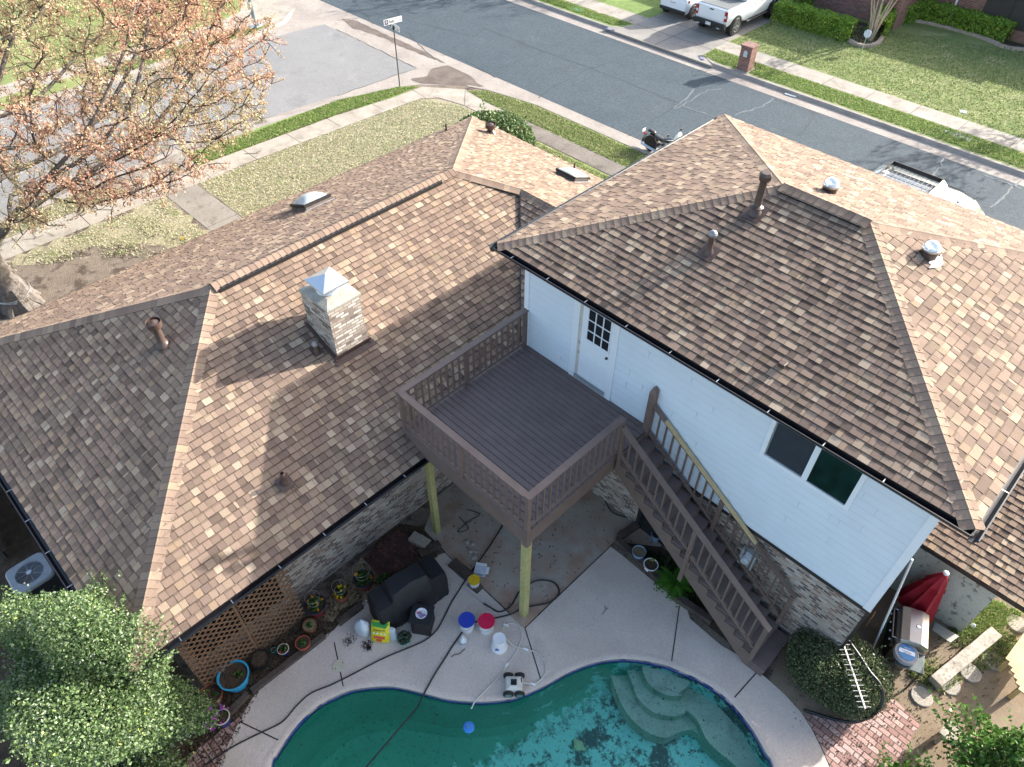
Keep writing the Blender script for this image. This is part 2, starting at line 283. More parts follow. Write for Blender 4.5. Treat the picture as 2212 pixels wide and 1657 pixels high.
# ------------------------------------------------------------------ mesh builder
class MB:
    def __init__(s): s.v = []; s.f = []; s.c = []; s.mi = []; s.m = 0; s.col = None
    def add(s, vs, fs, col=None):
        n = len(s.v); s.v.extend([tuple(p) for p in vs])
        for f in fs: s.f.append([n+i for i in f]); s.c.append(col or s.col or (1, 1, 1)); s.mi.append(s.m)
        return s
    def box(s, x0, x1, y0, y1, z0, z1, mat=None):
        vs = [(x, y, z) for z in (z0, z1) for y in (y0, y1) for x in (x0, x1)]
        if mat: vs = [mat @ Vector(p) for p in vs]
        return s.add(vs, [(0, 2, 3, 1), (4, 5, 7, 6), (0, 1, 5, 4), (2, 6, 7, 3), (0, 4, 6, 2), (1, 3, 7, 5)])
    def bar(s, p0, p1, w, h, up=(0, 0, 1)):
        p0 = Vector(p0); p1 = Vector(p1); d = (p1-p0).normalized(); up = Vector(up)
        if abs(d.dot(up)) > .99: up = Vector((1, 0, 0))
        x = d.cross(up).normalized(); z = x.cross(d)
        vs = [p+x*a*w/2+z*b*h/2 for p in (p0, p1) for a, b in ((-1, -1), (1, -1), (1, 1), (-1, 1))]
        return s.add(vs, [(3, 2, 1, 0), (4, 5, 6, 7), (0, 1, 5, 4), (1, 2, 6, 5), (2, 3, 7, 6), (3, 0, 4, 7)])
    def tube(s, pts, r, n=8, cap=True):
        pts = [Vector(p) for p in pts]; rs = r if isinstance(r, (list, tuple)) else [r]*len(pts)
        vs = []; prev = None
        for i, p in enumerate(pts):
            d = (pts[min(i+1, len(pts)-1)]-pts[max(i-1, 0)])
            d = d.normalized() if d.length > 1e-9 else Vector((0, 0, 1))
            if prev is None: a = d.orthogonal().normalized()
            else: a = (prev-d*prev.dot(d)); a = a.normalized() if a.length > 1e-6 else d.orthogonal().normalized()
            prev = a; b = d.cross(a)
            for k in range(n):
                t = 2*math.pi*k/n; vs.append(p+(a*math.cos(t)+b*math.sin(t))*rs[i])
        fs = []
        for i in range(len(pts)-1):
            for k in range(n): k2 = (k+1) % n; fs.append((i*n+k, i*n+k2, (i+1)*n+k2, (i+1)*n+k))
        if cap: fs.append(tuple(range(n-1, -1, -1))); fs.append(tuple((len(pts)-1)*n+k for k in range(n)))
        return s.add(vs, fs)
    def lathe(s, c, prof, n=24, mat=None, cap0=True, cap1=True):
        c = Vector(c); vs = []
        for r, z in prof:
            for k in range(n):
                t = 2*math.pi*k/n; p = Vector((r*math.cos(t), r*math.sin(t), z)); vs.append(c+((mat @ p) if mat else p))
        fs = []
        for i in range(len(prof)-1):
            for k in range(n): k2 = (k+1) % n; fs.append((i*n+k, i*n+k2, (i+1)*n+k2, (i+1)*n+k))
        if cap0: fs.append(tuple(range(n-1, -1, -1)))
        if cap1: fs.append(tuple((len(prof)-1)*n+k for k in range(n)))
        return s.add(vs, fs)
    def prism(s, poly, z0, z1, holes=(), bottom=True, side=True):
        poly = [(p[0], p[1]) for p in poly]
        if sum(a[0]*b[1]-b[0]*a[1] for a, b in zip(poly, poly[1:]+poly[:1])) < 0: poly = poly[::-1]
        loops = [poly]+[[(p[0], p[1]) for p in h] for h in holes]
        for i in range(1, len(loops)):
            L = loops[i]
            if sum(a[0]*b[1]-b[0]*a[1] for a, b in zip(L, L[1:]+L[:1])) > 0: loops[i] = L[::-1]
        tris = tessellate_polygon([[Vector((x, y, 0)) for x, y in L] for L in loops])
        allp = [p for L in loops for p in L]; n = len(allp)
        vs = [(x, y, z1) for x, y in allp]
        up = []
        for t in tris:
            a, b, c = [Vector((*allp[i], 0)) for i in t]
            up.append(tuple(t) if (b-a).cross(c-a).z > 0 else tuple(t)[::-1])
        s.add(vs, up)
        if side and z0 != z1:
            vs = []; fs = []
            for L in loops:
                o = len(vs); m = len(L); vs += [(x, y, z1) for x, y in L]+[(x, y, z0) for x, y in L]
                for i in range(m): j = (i+1) % m; fs.append((o+i, o+m+i, o+m+j, o+j))
            s.add(vs, fs)
        if bottom and z0 != z1: s.add([(x, y, z0) for x, y in allp], [t[::-1] for t in up])
        return s
    def loft(s, rings, cap=True, closed=True):
        n = len(rings[0]); vs = [p for r in rings for p in r]; fs = []
        for i in range(len(rings)-1):
            for k in range(n if closed else n-1):
                k2 = (k+1) % n; fs.append((i*n+k, i*n+k2, (i+1)*n+k2, (i+1)*n+k))
        if cap: fs.append(tuple(range(n-1, -1, -1))); fs.append(tuple((len(rings)-1)*n+k for k in range(n)))
        return s.add(vs, fs)
    def build(s, name, mats, parent=None, smooth=False, bevel=0, subsurf=0, label=None, colattr=False):
        if not isinstance(mats, (list, tuple)): mats = [mats]
        inv = MW[parent.name].inverted() if parent is not None and parent.name in MW else None
        vs = s.v
        if inv is not None: vs = [inv @ Vector(p) for p in vs]
        me = bpy.data.meshes.new(name); me.from_pydata(vs, [], s.f); 
        for m in mats: me.materials.append(m)
        if len(mats) > 1: me.polygons.foreach_set('material_index', s.mi)
        uv = me.uv_layers.new(name='UVMap'); dat = np.zeros(len(me.loops)*2, 'f')
        co = np.array(s.v, 'f').reshape(-1, 3); li = np.zeros(len(me.loops), 'i'); me.loops.foreach_get('vertex_index', li)
        me.update(); nr = np.zeros(len(me.polygons)*3, 'f'); me.polygons.foreach_get('normal', nr); nr = np.abs(nr.reshape(-1, 3))
        lt = np.zeros(len(me.polygons), 'i'); me.polygons.foreach_get('loop_total', lt)
        ax = np.argmax(nr*np.array([1, 1, 1.0001]), 1); lax = np.repeat(ax, lt); lc = co[li]
        u = np.where(lax == 0, lc[:, 1], lc[:, 0]); vv = np.where(lax == 2, lc[:, 1], lc[:, 2])
        dat[0::2] = u; dat[1::2] = vv; uv.data.foreach_set('uv', dat)
        if colattr:
            a = me.attributes.new('Col', 'FLOAT_COLOR', 'FACE'); cc = np.ones((len(s.f), 4), 'f'); cc[:, :3] = np.array(s.c, 'f'); a.data.foreach_set('color', cc.ravel())
        if smooth: me.polygons.foreach_set('use_smooth', [True]*len(me.polygons))
        o = bpy.data.objects.new(name, me); COL.objects.link(o)
        if parent is not None: o.parent = parent; MW[o.name] = MW.get(parent.name, Matrix.Identity(4))
        if smooth and bevel == 0 and smooth != 'all':
            try:
                me.set_sharp_from_angle(angle=R(40))
            except Exception: pass
        if bevel:
            b = o.modifiers.new('b', 'BEVEL'); b.width = bevel; b.segments = 2; b.limit_method = 'ANGLE'; b.angle_limit = R(40)
        if subsurf:
            b = o.modifiers.new('s', 'SUBSURF'); b.levels = subsurf; b.render_levels = subsurf
        if label: o['label'] = label
        return o
MW = {}
def tag(o, label=None, cat=None, group=None, kind=None):
    if label: o['label'] = label
    if cat: o['category'] = cat
    if group: o['group'] = group
    if kind: o['kind'] = kind
    return o
def thing(name, label, cat, loc=(0, 0, 0), rz=0, group=None):
    o = bpy.data.objects.new(name, None); COL.objects.link(o); o.empty_display_size = .2
    o.location = loc; o.rotation_euler = (0, 0, rz); tag(o, label, cat, group)
    MW[o.name] = Matrix.Translation(Vector(loc)) @ Matrix.Rotation(rz, 4, 'Z')
    return o
def L(root): return MW[root.name]        # local -> world, for parts modelled in local coordinates
def loc_mb(mb, root):
    m = MW[root.name]; mb.v = [tuple(m @ Vector(p)) for p in mb.v]; return mb
def struct(name, mb, mat, label=None, **k):
    o = mb.build(name, mat, **k); o['kind'] = 'structure'; o['label'] = label or name.replace('_', ' '); return o
def dup(root, loc=None, rz=None, label=None):
    r = root.copy(); COL.objects.link(r)
    if loc is not None: r.location = loc
    if rz is not None: r.rotation_euler = (0, 0, rz)
    if label: r['label'] = label
    for ch in list(root.children):
        c = ch.copy(); COL.objects.link(c); c.parent = r
        for g in ch.children: d = g.copy(); COL.objects.link(d); d.parent = c
    return r
def dup_part(o, loc=(0, 0, 0)):
    c = o.copy(); COL.objects.link(c); c.location = loc
    return c
def fastmesh(name, V, F, mat, parent=None, cols=None, smooth=False):
    """V (n,3) world coords, F (m,k) uniform polygons, cols (m,3)"""
    V = np.asarray(V, 'f'); F = np.asarray(F, 'i'); k = F.shape[1]
    if parent is not None and parent.name in MW:
        inv = np.array(MW[parent.name].inverted(), 'f'); V = V @ inv[:3, :3].T+inv[:3, 3]
    me = bpy.data.meshes.new(name); me.vertices.add(len(V)); me.vertices.foreach_set('co', V.ravel())
    me.loops.add(F.size); me.loops.foreach_set('vertex_index', F.ravel()); me.polygons.add(len(F))
    me.polygons.foreach_set('loop_start', np.arange(len(F), dtype='i')*k); me.polygons.foreach_set('loop_total', np.full(len(F), k, 'i'))
    me.update(calc_edges=True); me.materials.append(mat)
    if cols is not None:
        a = me.attributes.new('Col', 'FLOAT_COLOR', 'FACE'); cc = np.ones((len(F), 4), 'f'); cc[:, :3] = cols; a.data.foreach_set('color', cc.ravel())
    o = bpy.data.objects.new(name, me); COL.objects.link(o)
    if parent is not None: o.parent = parent; MW[o.name] = MW.get(parent.name, Matrix.Identity(4))
    return o
def leaves(name, C, size, pal, pw, parent, mat=None, up=.3, elong=1.6, jit=.18):
    """one small pointed leaf (a quad) per centre"""
    C = np.asarray(C, 'f'); n = len(C); d = RNG.normal(size=(n, 3)); d[:, 2] += up; d /= np.linalg.norm(d, axis=1)[:, None]
    e = RNG.normal(size=(n, 3)); e = np.cross(d, e); e /= np.linalg.norm(e, axis=1)[:, None]
    s = size*RNG.uniform(.6, 1.3, (n, 1)); a = d*s*elong/2; b = e*s/2
    V = np.stack([C-a, C+b, C+a, C-b], 1).reshape(-1, 3); F = np.arange(4*n).reshape(n, 4)
    cols = np.array(pal)[RNG.choice(len(pal), n, p=np.array(pw)/sum(pw))]*RNG.uniform(1-jit, 1+jit, (n, 1))
    return fastmesh(name, V, F, mat or M['leaf'], parent, cols)
def smooth_path(pts, n=8, closed=False):
    P = [Vector(p) for p in pts]; out = []; m = len(P)
    rng = range(m) if closed else range(m-1)
    for i in rng:
        p0 = P[(i-1) % m] if closed or i > 0 else P[0]; p1 = P[i]; p2 = P[(i+1) % m]; p3 = P[(i+2) % m] if closed or i < m-2 else P[-1]
        for k in range(n):
            t = k/n; out.append(.5*((2*p1)+(-p0+p2)*t+(2*p0-5*p1+4*p2-p3)*t*t+(-p0+3*p1-3*p2+p3)*t**3))
    if not closed: out.append(P[-1])
    return out
def text_mesh(txt, size, mat, M4, parent, name='lettering', ext=.002, align='CENTER'):
    cu = bpy.data.curves.new(name, 'FONT'); cu.body = txt; cu.size = size; cu.align_x = align; cu.align_y = 'CENTER'; cu.extrude = ext; cu.resolution_u = 3
    t = bpy.data.objects.new(name, cu); COL.objects.link(t); dg = bpy.context.evaluated_depsgraph_get()
    me = bpy.data.meshes.new_from_object(t.evaluated_get(dg)); bpy.data.objects.remove(t)
    me.materials.clear(); me.materials.append(mat)
    inv = MW[parent.name].inverted() if parent is not None and parent.name in MW else Matrix.Identity(4)
    me.transform(inv @ M4); me.name = name
    o = bpy.data.objects.new(name, me); COL.objects.link(o)
    if parent is not None: o.parent = parent; MW[o.name] = MW.get(parent.name, Matrix.Identity(4))
    return o
def frame(o, x, y):
    """matrix with local X=x, local Y=y, origin o"""
    x = Vector(x).normalized(); y = Vector(y).normalized(); z = x.cross(y)
    return Matrix.Translation(Vector(o)) @ Matrix((x, y, z)).transposed().to_4x4()
# ------------------------------------------------------------------ ground, streets, paths
ZS = -.12
def sheet(name, poly, z, mat, label, th=0, holes=()):
    mb = MB(); mb.prism(poly, z-th, z, holes=holes, bottom=th > 0, side=th > 0); return struct(name, mb, mat, label)
def wob(poly, step=.5, amp=.06, seed=3):
    rn = random.Random(seed); out = []
    for a, b in zip(poly, poly[1:]+poly[:1]):
        a = Vector(a[:2]); b = Vector(b[:2]); n = max(1, int((b-a).length/step))
        for i in range(n):
            p = a.lerp(b, i/n); out.append((p.x+rn.uniform(-amp, amp), p.y+rn.uniform(-amp, amp)))
    return out
# swimming pool outline (inner coping edge) and deck outline
pool_px = [(2, 0, 1705, 1657), (2, 0, 1740, 1580), (2, 0, 1790, 1500), (2, 0, 1880, 1380), (2, 0, 2000, 1270), (2, 0, 2120, 1205), (2, 1, 110, 1162), (2, 1, 290, 1143), (2, 1, 400, 1152), (2, 1, 560, 1190), (2, 1, 700, 1225), (2, 1, 870, 1240), (2, 1, 1000, 1235), (2, 1, 1130, 1213), (2, 1, 1300, 1143), (2, 1, 1450, 1060), (2, 1, 1600, 1000), (2, 1, 1750, 972), (2, 1, 1900, 975), (2, 1, 2050, 1003), (2, 2, 0, 1030), (2, 2, 150, 1095), (2, 2, 300, 1190), (2, 2, 400, 1290), (2, 2, 500, 1420), (2, 2, 580, 1560), (2, 2, 630, 1657)]
PP = [W(*a).xy.to_tuple() for a in pool_px]
PP += [D(1690, 1800).xy.to_tuple(), D(1600, 2050).xy.to_tuple(), D(1150, 2200).xy.to_tuple(), D(700, 2080).xy.to_tuple(), D(560, 1850).xy.to_tuple()]
POOL = [p.xy.to_tuple() for p in smooth_path([(x, y, 0) for x, y in PP], 4, True)]
def inset(poly, d):
    n = len(poly); out = []; ar = sum(a[0]*b[1]-b[0]*a[1] for a, b in zip(poly, poly[1:]+poly[:1]))
    sg = 1 if ar > 0 else -1
    for i in range(n):
        a = Vector(poly[i-1]); b = Vector(poly[(i+1) % n]); t = (b-a).normalized(); nn = Vector((-t.y, t.x))*sg
        out.append((poly[i][0]+nn.x*d, poly[i][1]+nn.y*d))
    return out
lot = [(-20.4, -90), (-20.4, 0), (-20.05, 8.4), (-19.25, 11.2), (-18.75, 12.2), (-17.15, 13.55), (-16, 14.1), (-13.4, 14.6), (90, 14.6), (90, -90)]
POOLOUT = inset(POOL, -.12)
struct('yard', MB().prism(lot, -.24, -.004, holes=[POOLOUT]), M['soil'], 'bare soil of the corner lot')
struct('ground', MB().prism([(-220, -160), (220, -160), (220, 260), (-220, 260)], 0, -.20, bottom=False, side=False, holes=[POOLOUT]), M['soil'], 'bare ground under the whole block')
# far side of the main street and the lot across the side street
far_lot = [(-90, 24.4), (-17.0, 24.4), (-16.4, 25.2), (-16.35, 25.9), (-16.35, 80), (-90, 80)]
struct('far_yard', MB().prism(far_lot, -.24, 0), M['lawngreen'], 'green lawn strip across the street left of the driveway')
far_lot2 = [(-11.3, 80), (-11.4, 25.4), (-11.1, 24.75), (-10.3, 24.4), (90, 24.4), (90, 80)]
struct('far_lawn', MB().prism(far_lot2, -.24, 0), M['lawnmix'], 'patchy lawn of the brick house across the street')
west_lot = [(-29.7, -90), (-29.7, 8.3), (-29.6, 9.4), (-30.3, 12.0), (-31.6, 13.4), (-90, 13.6), (-90, -90)]
struct('side_lawn', MB().prism(west_lot, -.24, 0), M['lawnmix'], 'lawn of the corner lot across the side street')
# concrete gutter pan sheet, then asphalt
struct('gutter_pan', MB().prism([(-29.9, -90), (-29.9, 9), (-32, 13.6), (-90, 13.6), (-90, 24.6), (90, 24.6), (90, 14.2), (-13, 14.2), (-17, 13), (-19, 11), (-19.9, 8), (-20.3, 0), (-20.3, -90)], 0, ZS-.004, bottom=False, side=False), M['gutterpan'], 'pale concrete gutters and cross gutter at the corner')
MAIN = [(-90, 15.55), (90, 15.55), (90, 23.42), (-90, 23.42)]
struct('street', MB().prism(MAIN, 0, ZS, bottom=False, side=False), M['asphalt'], 'blue grey asphalt main street')
struct('side_street', MB().prism([(-29.05, -90), (-20.95, -90), (-20.95, -4), (-21.35, 2), (-20.95, 6.2), (-20.72, 8.8), (-20.45, 13.4), (-28.5, 13.55), (-28.9, 10), (-29.05, 8)], 0, ZS, bottom=False, side=False), M['asphalt2'], 'light grey asphalt side street')
def ribbon(path, w, z, mb):
    P = [Vector((p[0], p[1], z)) for p in path]; vs = []
    for i, p in enumerate(P):
        t = (P[min(i+1, len(P)-1)]-P[max(i-1, 0)]).normalized(); n = Vector((-t.y, t.x, 0))
        ww = w*(.6+.8*random.random()) if len(P) > 4 else w
        vs += [p+n*ww/2, p-n*ww/2]
    mb.add(vs, [(2*i+1, 2*i+3, 2*i+2, 2*i) for i in range(len(P)-1)])
def jag(path, step=.3, amp=.05):
    out = []
    for a, b in zip(path, path[1:]):
        a = Vector((a[0], a[1])); b = Vector((b[0], b[1])); n = max(1, int((b-a).length/step))
        for i in range(n): p = a.lerp(b, i/n); out.append((p.x+random.uniform(-amp, amp), p.y+random.uniform(-amp, amp)))
    out.append(tuple(path[-1][:2])); return out
def px(*l, z=ZS): return [W(*a, z=z).xy.to_tuple() for a in l]
mb = MB()
for path in [px((0, 1, 0, 185), (0, 1, 500, 430), (0, 1, 0, 605)), px((0, 1, 840, 140), (0, 1, 1290, 320), (0, 1, 1600, 430), (0, 1, 2150, 650)), px((0, 1, 1600, 430), (0, 1, 1340, 560), (0, 1, 1270, 620)),
             px((0, 1, 200, 70), (0, 1, 860, 230), (0, 1, 700, 320)), px((0, 1, 940, 180), (0, 1, 860, 230)), px((0, 1, 1330, 320), (0, 1, 1000, 440), (0, 1, 960, 470)), px((0, 1, 700, 320), (0, 1, 1000, 490)), px((0, 1, 1900, 330), (0, 1, 1600, 435)),
             px((0, 1, 1840, 860), (0, 1, 2170, 650)), px((0, 2, 620, 620), (0, 2, 900, 720), (0, 2, 780, 860)), px((0, 1, 100, 0), (0, 1, 230, 150)), px((0, 1, 1290, 320), (0, 1, 1480, 240)), px((0, 1, 440, 200), (0, 1, 620, 380))]:
    ribbon(jag(path), .035, ZS+.004, mb)
cr = mb.build('crack', M['crack']); tag(cr, 'thin dark cracks across both streets', None, None, 'structure')
mb = MB()
for path in [px((0, 2, 0, 680), (0, 2, 100, 600), (0, 2, 130, 560), (0, 2, 230, 520)), px((0, 2, 0, 650), (0, 2, 250, 735)), px((0, 2, 380, 730), (0, 2, 560, 670), (0, 2, 630, 620)), px((0, 2, 1610, 1130), (0, 2, 1690, 1050), (0, 2, 1700, 985)), px((0, 2, 2000, 1310), (0, 2, 2120, 1200), (0, 2, 2190, 1140)), px((0, 2, 0, 690), (0, 2, 220, 570), (0, 2, 300, 560)), px((0, 2, 1960, 1110), (0, 2, 2190, 1190))]:
    ribbon(jag(path, .25, .06), .07, ZS+.008, mb)
cr = mb.build('crack_seal', M['sealer']); tag(cr, 'pale sealed crack lines on the main street', None, None, 'structure')
# mud washed into the gutter at the corner
mud = px((0, 1, 470, 500), (0, 1, 560, 485), (0, 1, 600, 440), (0, 1, 690, 410), (0, 1, 790, 450), (0, 1, 860, 500), (0, 1, 920, 545), (0, 1, 800, 548), (0, 1, 650, 535), (0, 1, 520, 528))
struct('mud', MB().prism([p.xy.to_tuple() for p in smooth_path([(x, y, 0) for x, y in wob(mud, .4, .08)], 3, True)], 0, ZS+.004, bottom=False, side=False), M['mud'], 'dark mud and wet stain in the corner gutter')
struct('mud', MB().prism(wob(px((0, 1, 30, 120), (0, 1, 110, 125), (0, 1, 380, 250), (0, 1, 560, 330), (0, 1, 680, 400), (0, 1, 420, 300), (0, 1, 250, 220), (0, 1, 100, 180)), .3, .05), 0, ZS+.003, bottom=False, side=False), M['mud'], 'long dark stain along the cross gutter')
# kerbs
def kerb(name, path, side, label, w=.17, face=.10):
    P = [Vector((p[0], p[1], 0)) for p in path]; rings = []
    for i, p in enumerate(P):
        t = (P[min(i+1, len(P)-1)]-P[max(i-1, 0)]).normalized(); n = Vector((-t.y, t.x, 0))*side
        rings.append([p+Vector((0, 0, -.22))-n*.02, p+Vector((0, 0, .012))-n*.02, p+n*(w-.03)+Vector((0, 0, .012)), p+n*w+Vector((0, 0, -.015)), p+n*(w+face*.6)+Vector((0, 0, ZS+.02)), p+n*(w+face)+Vector((0, 0, -.22))])
    mb = MB(); mb.loft(rings); o = mb.build(name, M['kerb'], smooth=False)
    o['kind'] = 'structure'; o['label'] = label; return o
kerb('kerb', [(-20.4, -90), (-20.4, -2.7)], 1, 'kerb of the side street left of the wet driveway apron')
kerb('kerb', [(-20.35, .95), (-20.2, 5), (-20.05, 8.4), (-19.25, 11.2), (-18.75, 12.1)], 1, 'kerb of the side street along the green strip')
kerb('kerb', [(-17.0, 13.65), (-16, 14.1), (-13.4, 14.6), (-8, 14.62), (90, 14.62)], 1, 'near kerb of the main street')
kerb('kerb', [(-90, 24.4), (-17.1, 24.4), (-16.6, 24.75), (-16.38, 25.5)], -1, 'far kerb left of the neighbour driveway')
kerb('kerb', [(-11.42, 25.5), (-11.2, 24.8), (-10.4, 24.42), (-9.0, 24.4), (90, 24.4)], -1, 'far kerb running right from the brick mailbox')
kerb('kerb', [(-29.7, -90), (-29.7, 8.3), (-29.62, 9.4), (-30.3, 12.0), (-31.2, 13.0)], -1, 'kerb around the lamp post corner', )
# footpaths
def walk(name, poly, z, label, joints, mat='sidewalk', jw=.018):
    o = struct(name, MB().prism(poly, -.1, z), M[mat], label)
    mb = MB()
    for a, b in joints: ribbon([a, b], jw, z+.004, mb)
    if joints:
        j = mb.build('joint', M['joint'], parent=o); j['kind'] = 'structure'
    return o
fy0, fy1 = 12.2, 13.12
side_walk = [(-17.95, -60), (-17.95, -1.0), (-17.85, .2), (-17.95, 2.3), (-17.75, 7), (-17.65, 9.5), (-17.55, 11.2), (-17.05, 11.9), (-15.7, 12.2), (-12.5, 12.2), (60, 12.2), (60, fy1), (-15.2, fy1), (-16.8, 13.35), (-18.45, 12.1), (-18.5, 10.3), (-18.85, 7.5), (-19.05, 2), (-19.2, -2), (-19.2, -60)]
jt = [((-19.15, y), (-17.9, y)) for y in (-20, -16.2, -12.4, -8.7, -6.2, -3.9, -1.65, .85)]+[((-18.95, y), (-17.85, y)) for y in (2.9, 4.95, 7.0, 9.3)]+[((-18.5, 11.55), (-17.4, 11.45)), ((-16.75, 13.3), (-15.6, 12.2))]+[((x, fy0), (x, fy1)) for x in (-13.6, -11.5, -9.6, -7.6, -5.6, 20, 24)]
walk('sidewalk', side_walk, .008, 'concrete sidewalk wrapping the street corner', jt)
walk('sidewalk', [(-11.4, 25.98), (90, 25.98), (90, 27.2), (-11.4, 27.2)], .008, 'sunlit sidewalk across the main street', [((x, 25.98), (x, 27.2)) for x in np.arange(-9.6, 30, 2.15)])
walk('sidewalk', [(-16.35, 25.6), (-90, 25.6), (-90, 26.9), (-16.35, 26.9)], .008, 'sidewalk left of the neighbour driveway', [((x, 25.6), (x, 26.9)) for x in np.arange(-18.4, -50, -2.15)])
walk('sidewalk', [(-31.0, -90), (-31.0, 8.9), (-30.2, 11.6), (-31.3, 13.5), (-34.5, 13.5), (-34.5, 12.2), (-33, 11), (-32.3, 8.9), (-32.3, -90)], .008, 'sidewalk on the lamp post corner', [((-32.3, y), (-31, y)) for y in np.arange(8.9, -20, -2.2)])
walk('driveway', [(-11.4, 80), (-16.35, 80), (-16.35, 25.7), (-16.6, 24.8), (-17.1, 24.3), (-17.1, 24.0), (-10.2, 24.0), (-10.9, 24.5), (-11.4, 25.6)], .004, 'neighbour concrete driveway with a rough aggregate apron', [((-16.35, 27.3), (-11.4, 27.3)), ((-13.85, 24.1), (-13.85, 45)), ((-16.35, 31.5), (-11.4, 31.5)), ((-16.3, 25.7), (-11.4, 25.7))], 'drive', .03)
walk('footpath', [(-17.9, -1.02), (-17.85, .2), (-8.5, .32), (-8.5, -1.0)], .004, 'short concrete path from the sidewalk to the house', [((-14.9, -1.0), (-14.9, .25)), ((-12, -1.0), (-12, .25))], 'wetconc')
walk('driveway_apron', [(-20.6, -2.9), (-19.2, -1.7), (-19.05, .85), (-20.6, 1.2)], .012, 'wet stained concrete apron between kerb and sidewalk', [], 'wetconc')
struct('sidewalk_stain', MB().prism([(-12.3, 12.21), (60, 12.21), (60, 13.1), (-12.9, 13.1)], 0, .0135, bottom=False, side=False), M['slab2'], 'damp dirty stretch of the front sidewalk')
# lawns on our lot
sheet('lawn', wob([(-17.9, .25), (-8, .35), (-8, 12.15), (-12.5, 12.15), (-15.6, 12.15), (-17.0, 11.8), (-17.5, 11.1), (-17.6, 9.5), (-17.8, 5)], .5, .03), .001, M['lawnstraw'], 'straw coloured lawn between the sidewalk and the roof')
sheet('lawn', wob([(-20.3, 1.1), (-19.1, .95), (-19.0, 5), (-18.9, 7.5), (-18.55, 10.3), (-18.55, 12.0), (-19.2, 11.2), (-20.0, 8.4), (-20.25, 4)], .5, .03), .002, M['lawngreen'], 'green grass strip along the side street')
sheet('lawn', wob([(-20.3, -30), (-19.25, -30), (-19.25, -1.75), (-20.3, -2.8)], .5, .04), .002, M['lawnstraw'], 'dry grass strip beside the wet apron')
sheet('lawn', wob([(-16.7, 13.3), (-15.3, fy1+.03), (60, fy1+.03), (60, 14.58), (-13.4, 14.56), (-16, 14.02)], .5, .02), .002, M['lawnmix'], 'grass strip between sidewalk and near kerb')
sheet('lawn', wob([(-12.4, 12.17), (10, 12.17), (10, 8.2), (-12.4, 8.2)], .5, .02), .004, M['lawnmix'], 'narrow lawn in front of the house')
sheet('lawn', wob([(-17.9, -1.1), (-10, -1.1), (-10, -2.2), (-12.5, -2.1), (-14, -2.0), (-15.4, -3.0), (-16.6, -4.4), (-17.2, -6.5), (-17.9, -7)], .22, .22), .001, M['lawnstraw'], 'thin grass along the path beside the bare soil')
# grass blades
PG = {'straw': ([(.50, .46, .33), (.62, .57, .44), (.36, .33, .21), (.22, .29, .10), (.30, .36, .16)], [.3, .25, .15, .15, .15]),
      'green': ([(.19, .30, .075), (.27, .37, .11), (.13, .21, .05), (.42, .40, .22)], [.35, .28, .15, .22]),
      'mix': ([(.20, .27, .085), (.29, .34, .14), (.44, .40, .25), (.14, .21, .06)], [.3, .25, .25, .2])}
def pts_in(poly, n):
    P = np.array([(p[0], p[1]) for p in poly]); lo = P.min(0); hi = P.max(0); out = []
    tot = 0
    while tot < n:
        q = RNG.uniform(lo, hi, (n*2, 2)); ins = np.zeros(len(q), bool)
        for (x1, y1), (x2, y2) in zip(P, np.roll(P, -1, 0)):
            cnd = ((y1 > q[:, 1]) != (y2 > q[:, 1])) & (q[:, 0] < (x2-x1)*(q[:, 1]-y1)/((y2-y1) or 1e-9)+x1); ins ^= cnd
        q = q[ins]; out.append(q); tot += len(q)
    return np.concatenate(out)[:n]
def grass(name, poly, n, kind, h, label, wd=.012, clump=0):
    q = pts_in(poly, n); 
    if clump:
        k = np.sin(q[:, 0]*3.1+q[:, 1]*1.7)+np.sin(q[:, 0]*1.3-q[:, 1]*4.2)+RNG.normal(0, .8, len(q)); q = q[k > clump-1]
    n = len(q); a = RNG.uniform(0, 2*math.pi, n); hh = h*RNG.uniform(.5, 1.4, n); wv = wd*RNG.uniform(.7, 1.6, n)
    ca, sa = np.cos(a), np.sin(a); le = RNG.normal(0, .5, (n, 2))*hh[:, None]
    V = np.zeros((n, 3, 3)); V[:, 0, 0] = q[:, 0]-ca*wv; V[:, 0, 1] = q[:, 1]-sa*wv; V[:, 1, 0] = q[:, 0]+ca*wv; V[:, 1, 1] = q[:, 1]+sa*wv
    V[:, 2, 0] = q[:, 0]+le[:, 0]; V[:, 2, 1] = q[:, 1]+le[:, 1]; V[:, 2, 2] = hh
    pal, pw = PG[kind]; cols = np.array(pal)[RNG.choice(len(pal), n, p=np.array(pw)/sum(pw))]*RNG.uniform(.75, 1.3, (n, 1))
    o = fastmesh(name, V.reshape(-1, 3), np.arange(3*n).reshape(n, 3), M['grassblade'], None, cols); tag(o, label, None, None, 'stuff'); return o
grass('grass', [(-17.85, .3), (-9, .4), (-9, 12.1), (-15.6, 12.1), (-17.5, 11.1), (-17.8, 5)], 60000, 'straw', .05, 'straw coloured grass blades of the side lawn', .014)
grass('grass', [(-20.0, 1.1), (-19.1, .95), (-18.9, 7.5), (-18.6, 10.3), (-18.6, 12.0), (-19.2, 11.2), (-20.0, 8.4)], 16000, 'green', .07, 'green grass blades along the side street', .016)
grass('grass', [(-20.2, -9), (-19.3, -9), (-19.3, -1.8), (-20.2, -2.8)], 6000, 'straw', .05, 'dry grass blades beside the apron', .014)
grass('grass', [(-16.6, 13.3), (-15.3, 13.2), (-4, 13.2), (-4, 14.52), (-13.4, 14.5), (-16, 14.0)], 16000, 'mix', .06, 'grass blades between sidewalk and near kerb', .016)
grass('grass', [(-12.6, 12.1), (-4, 12.1), (-4, 10.5), (-12, 10.5)], 7000, 'mix', .06, 'grass blades in front of the house', .016)
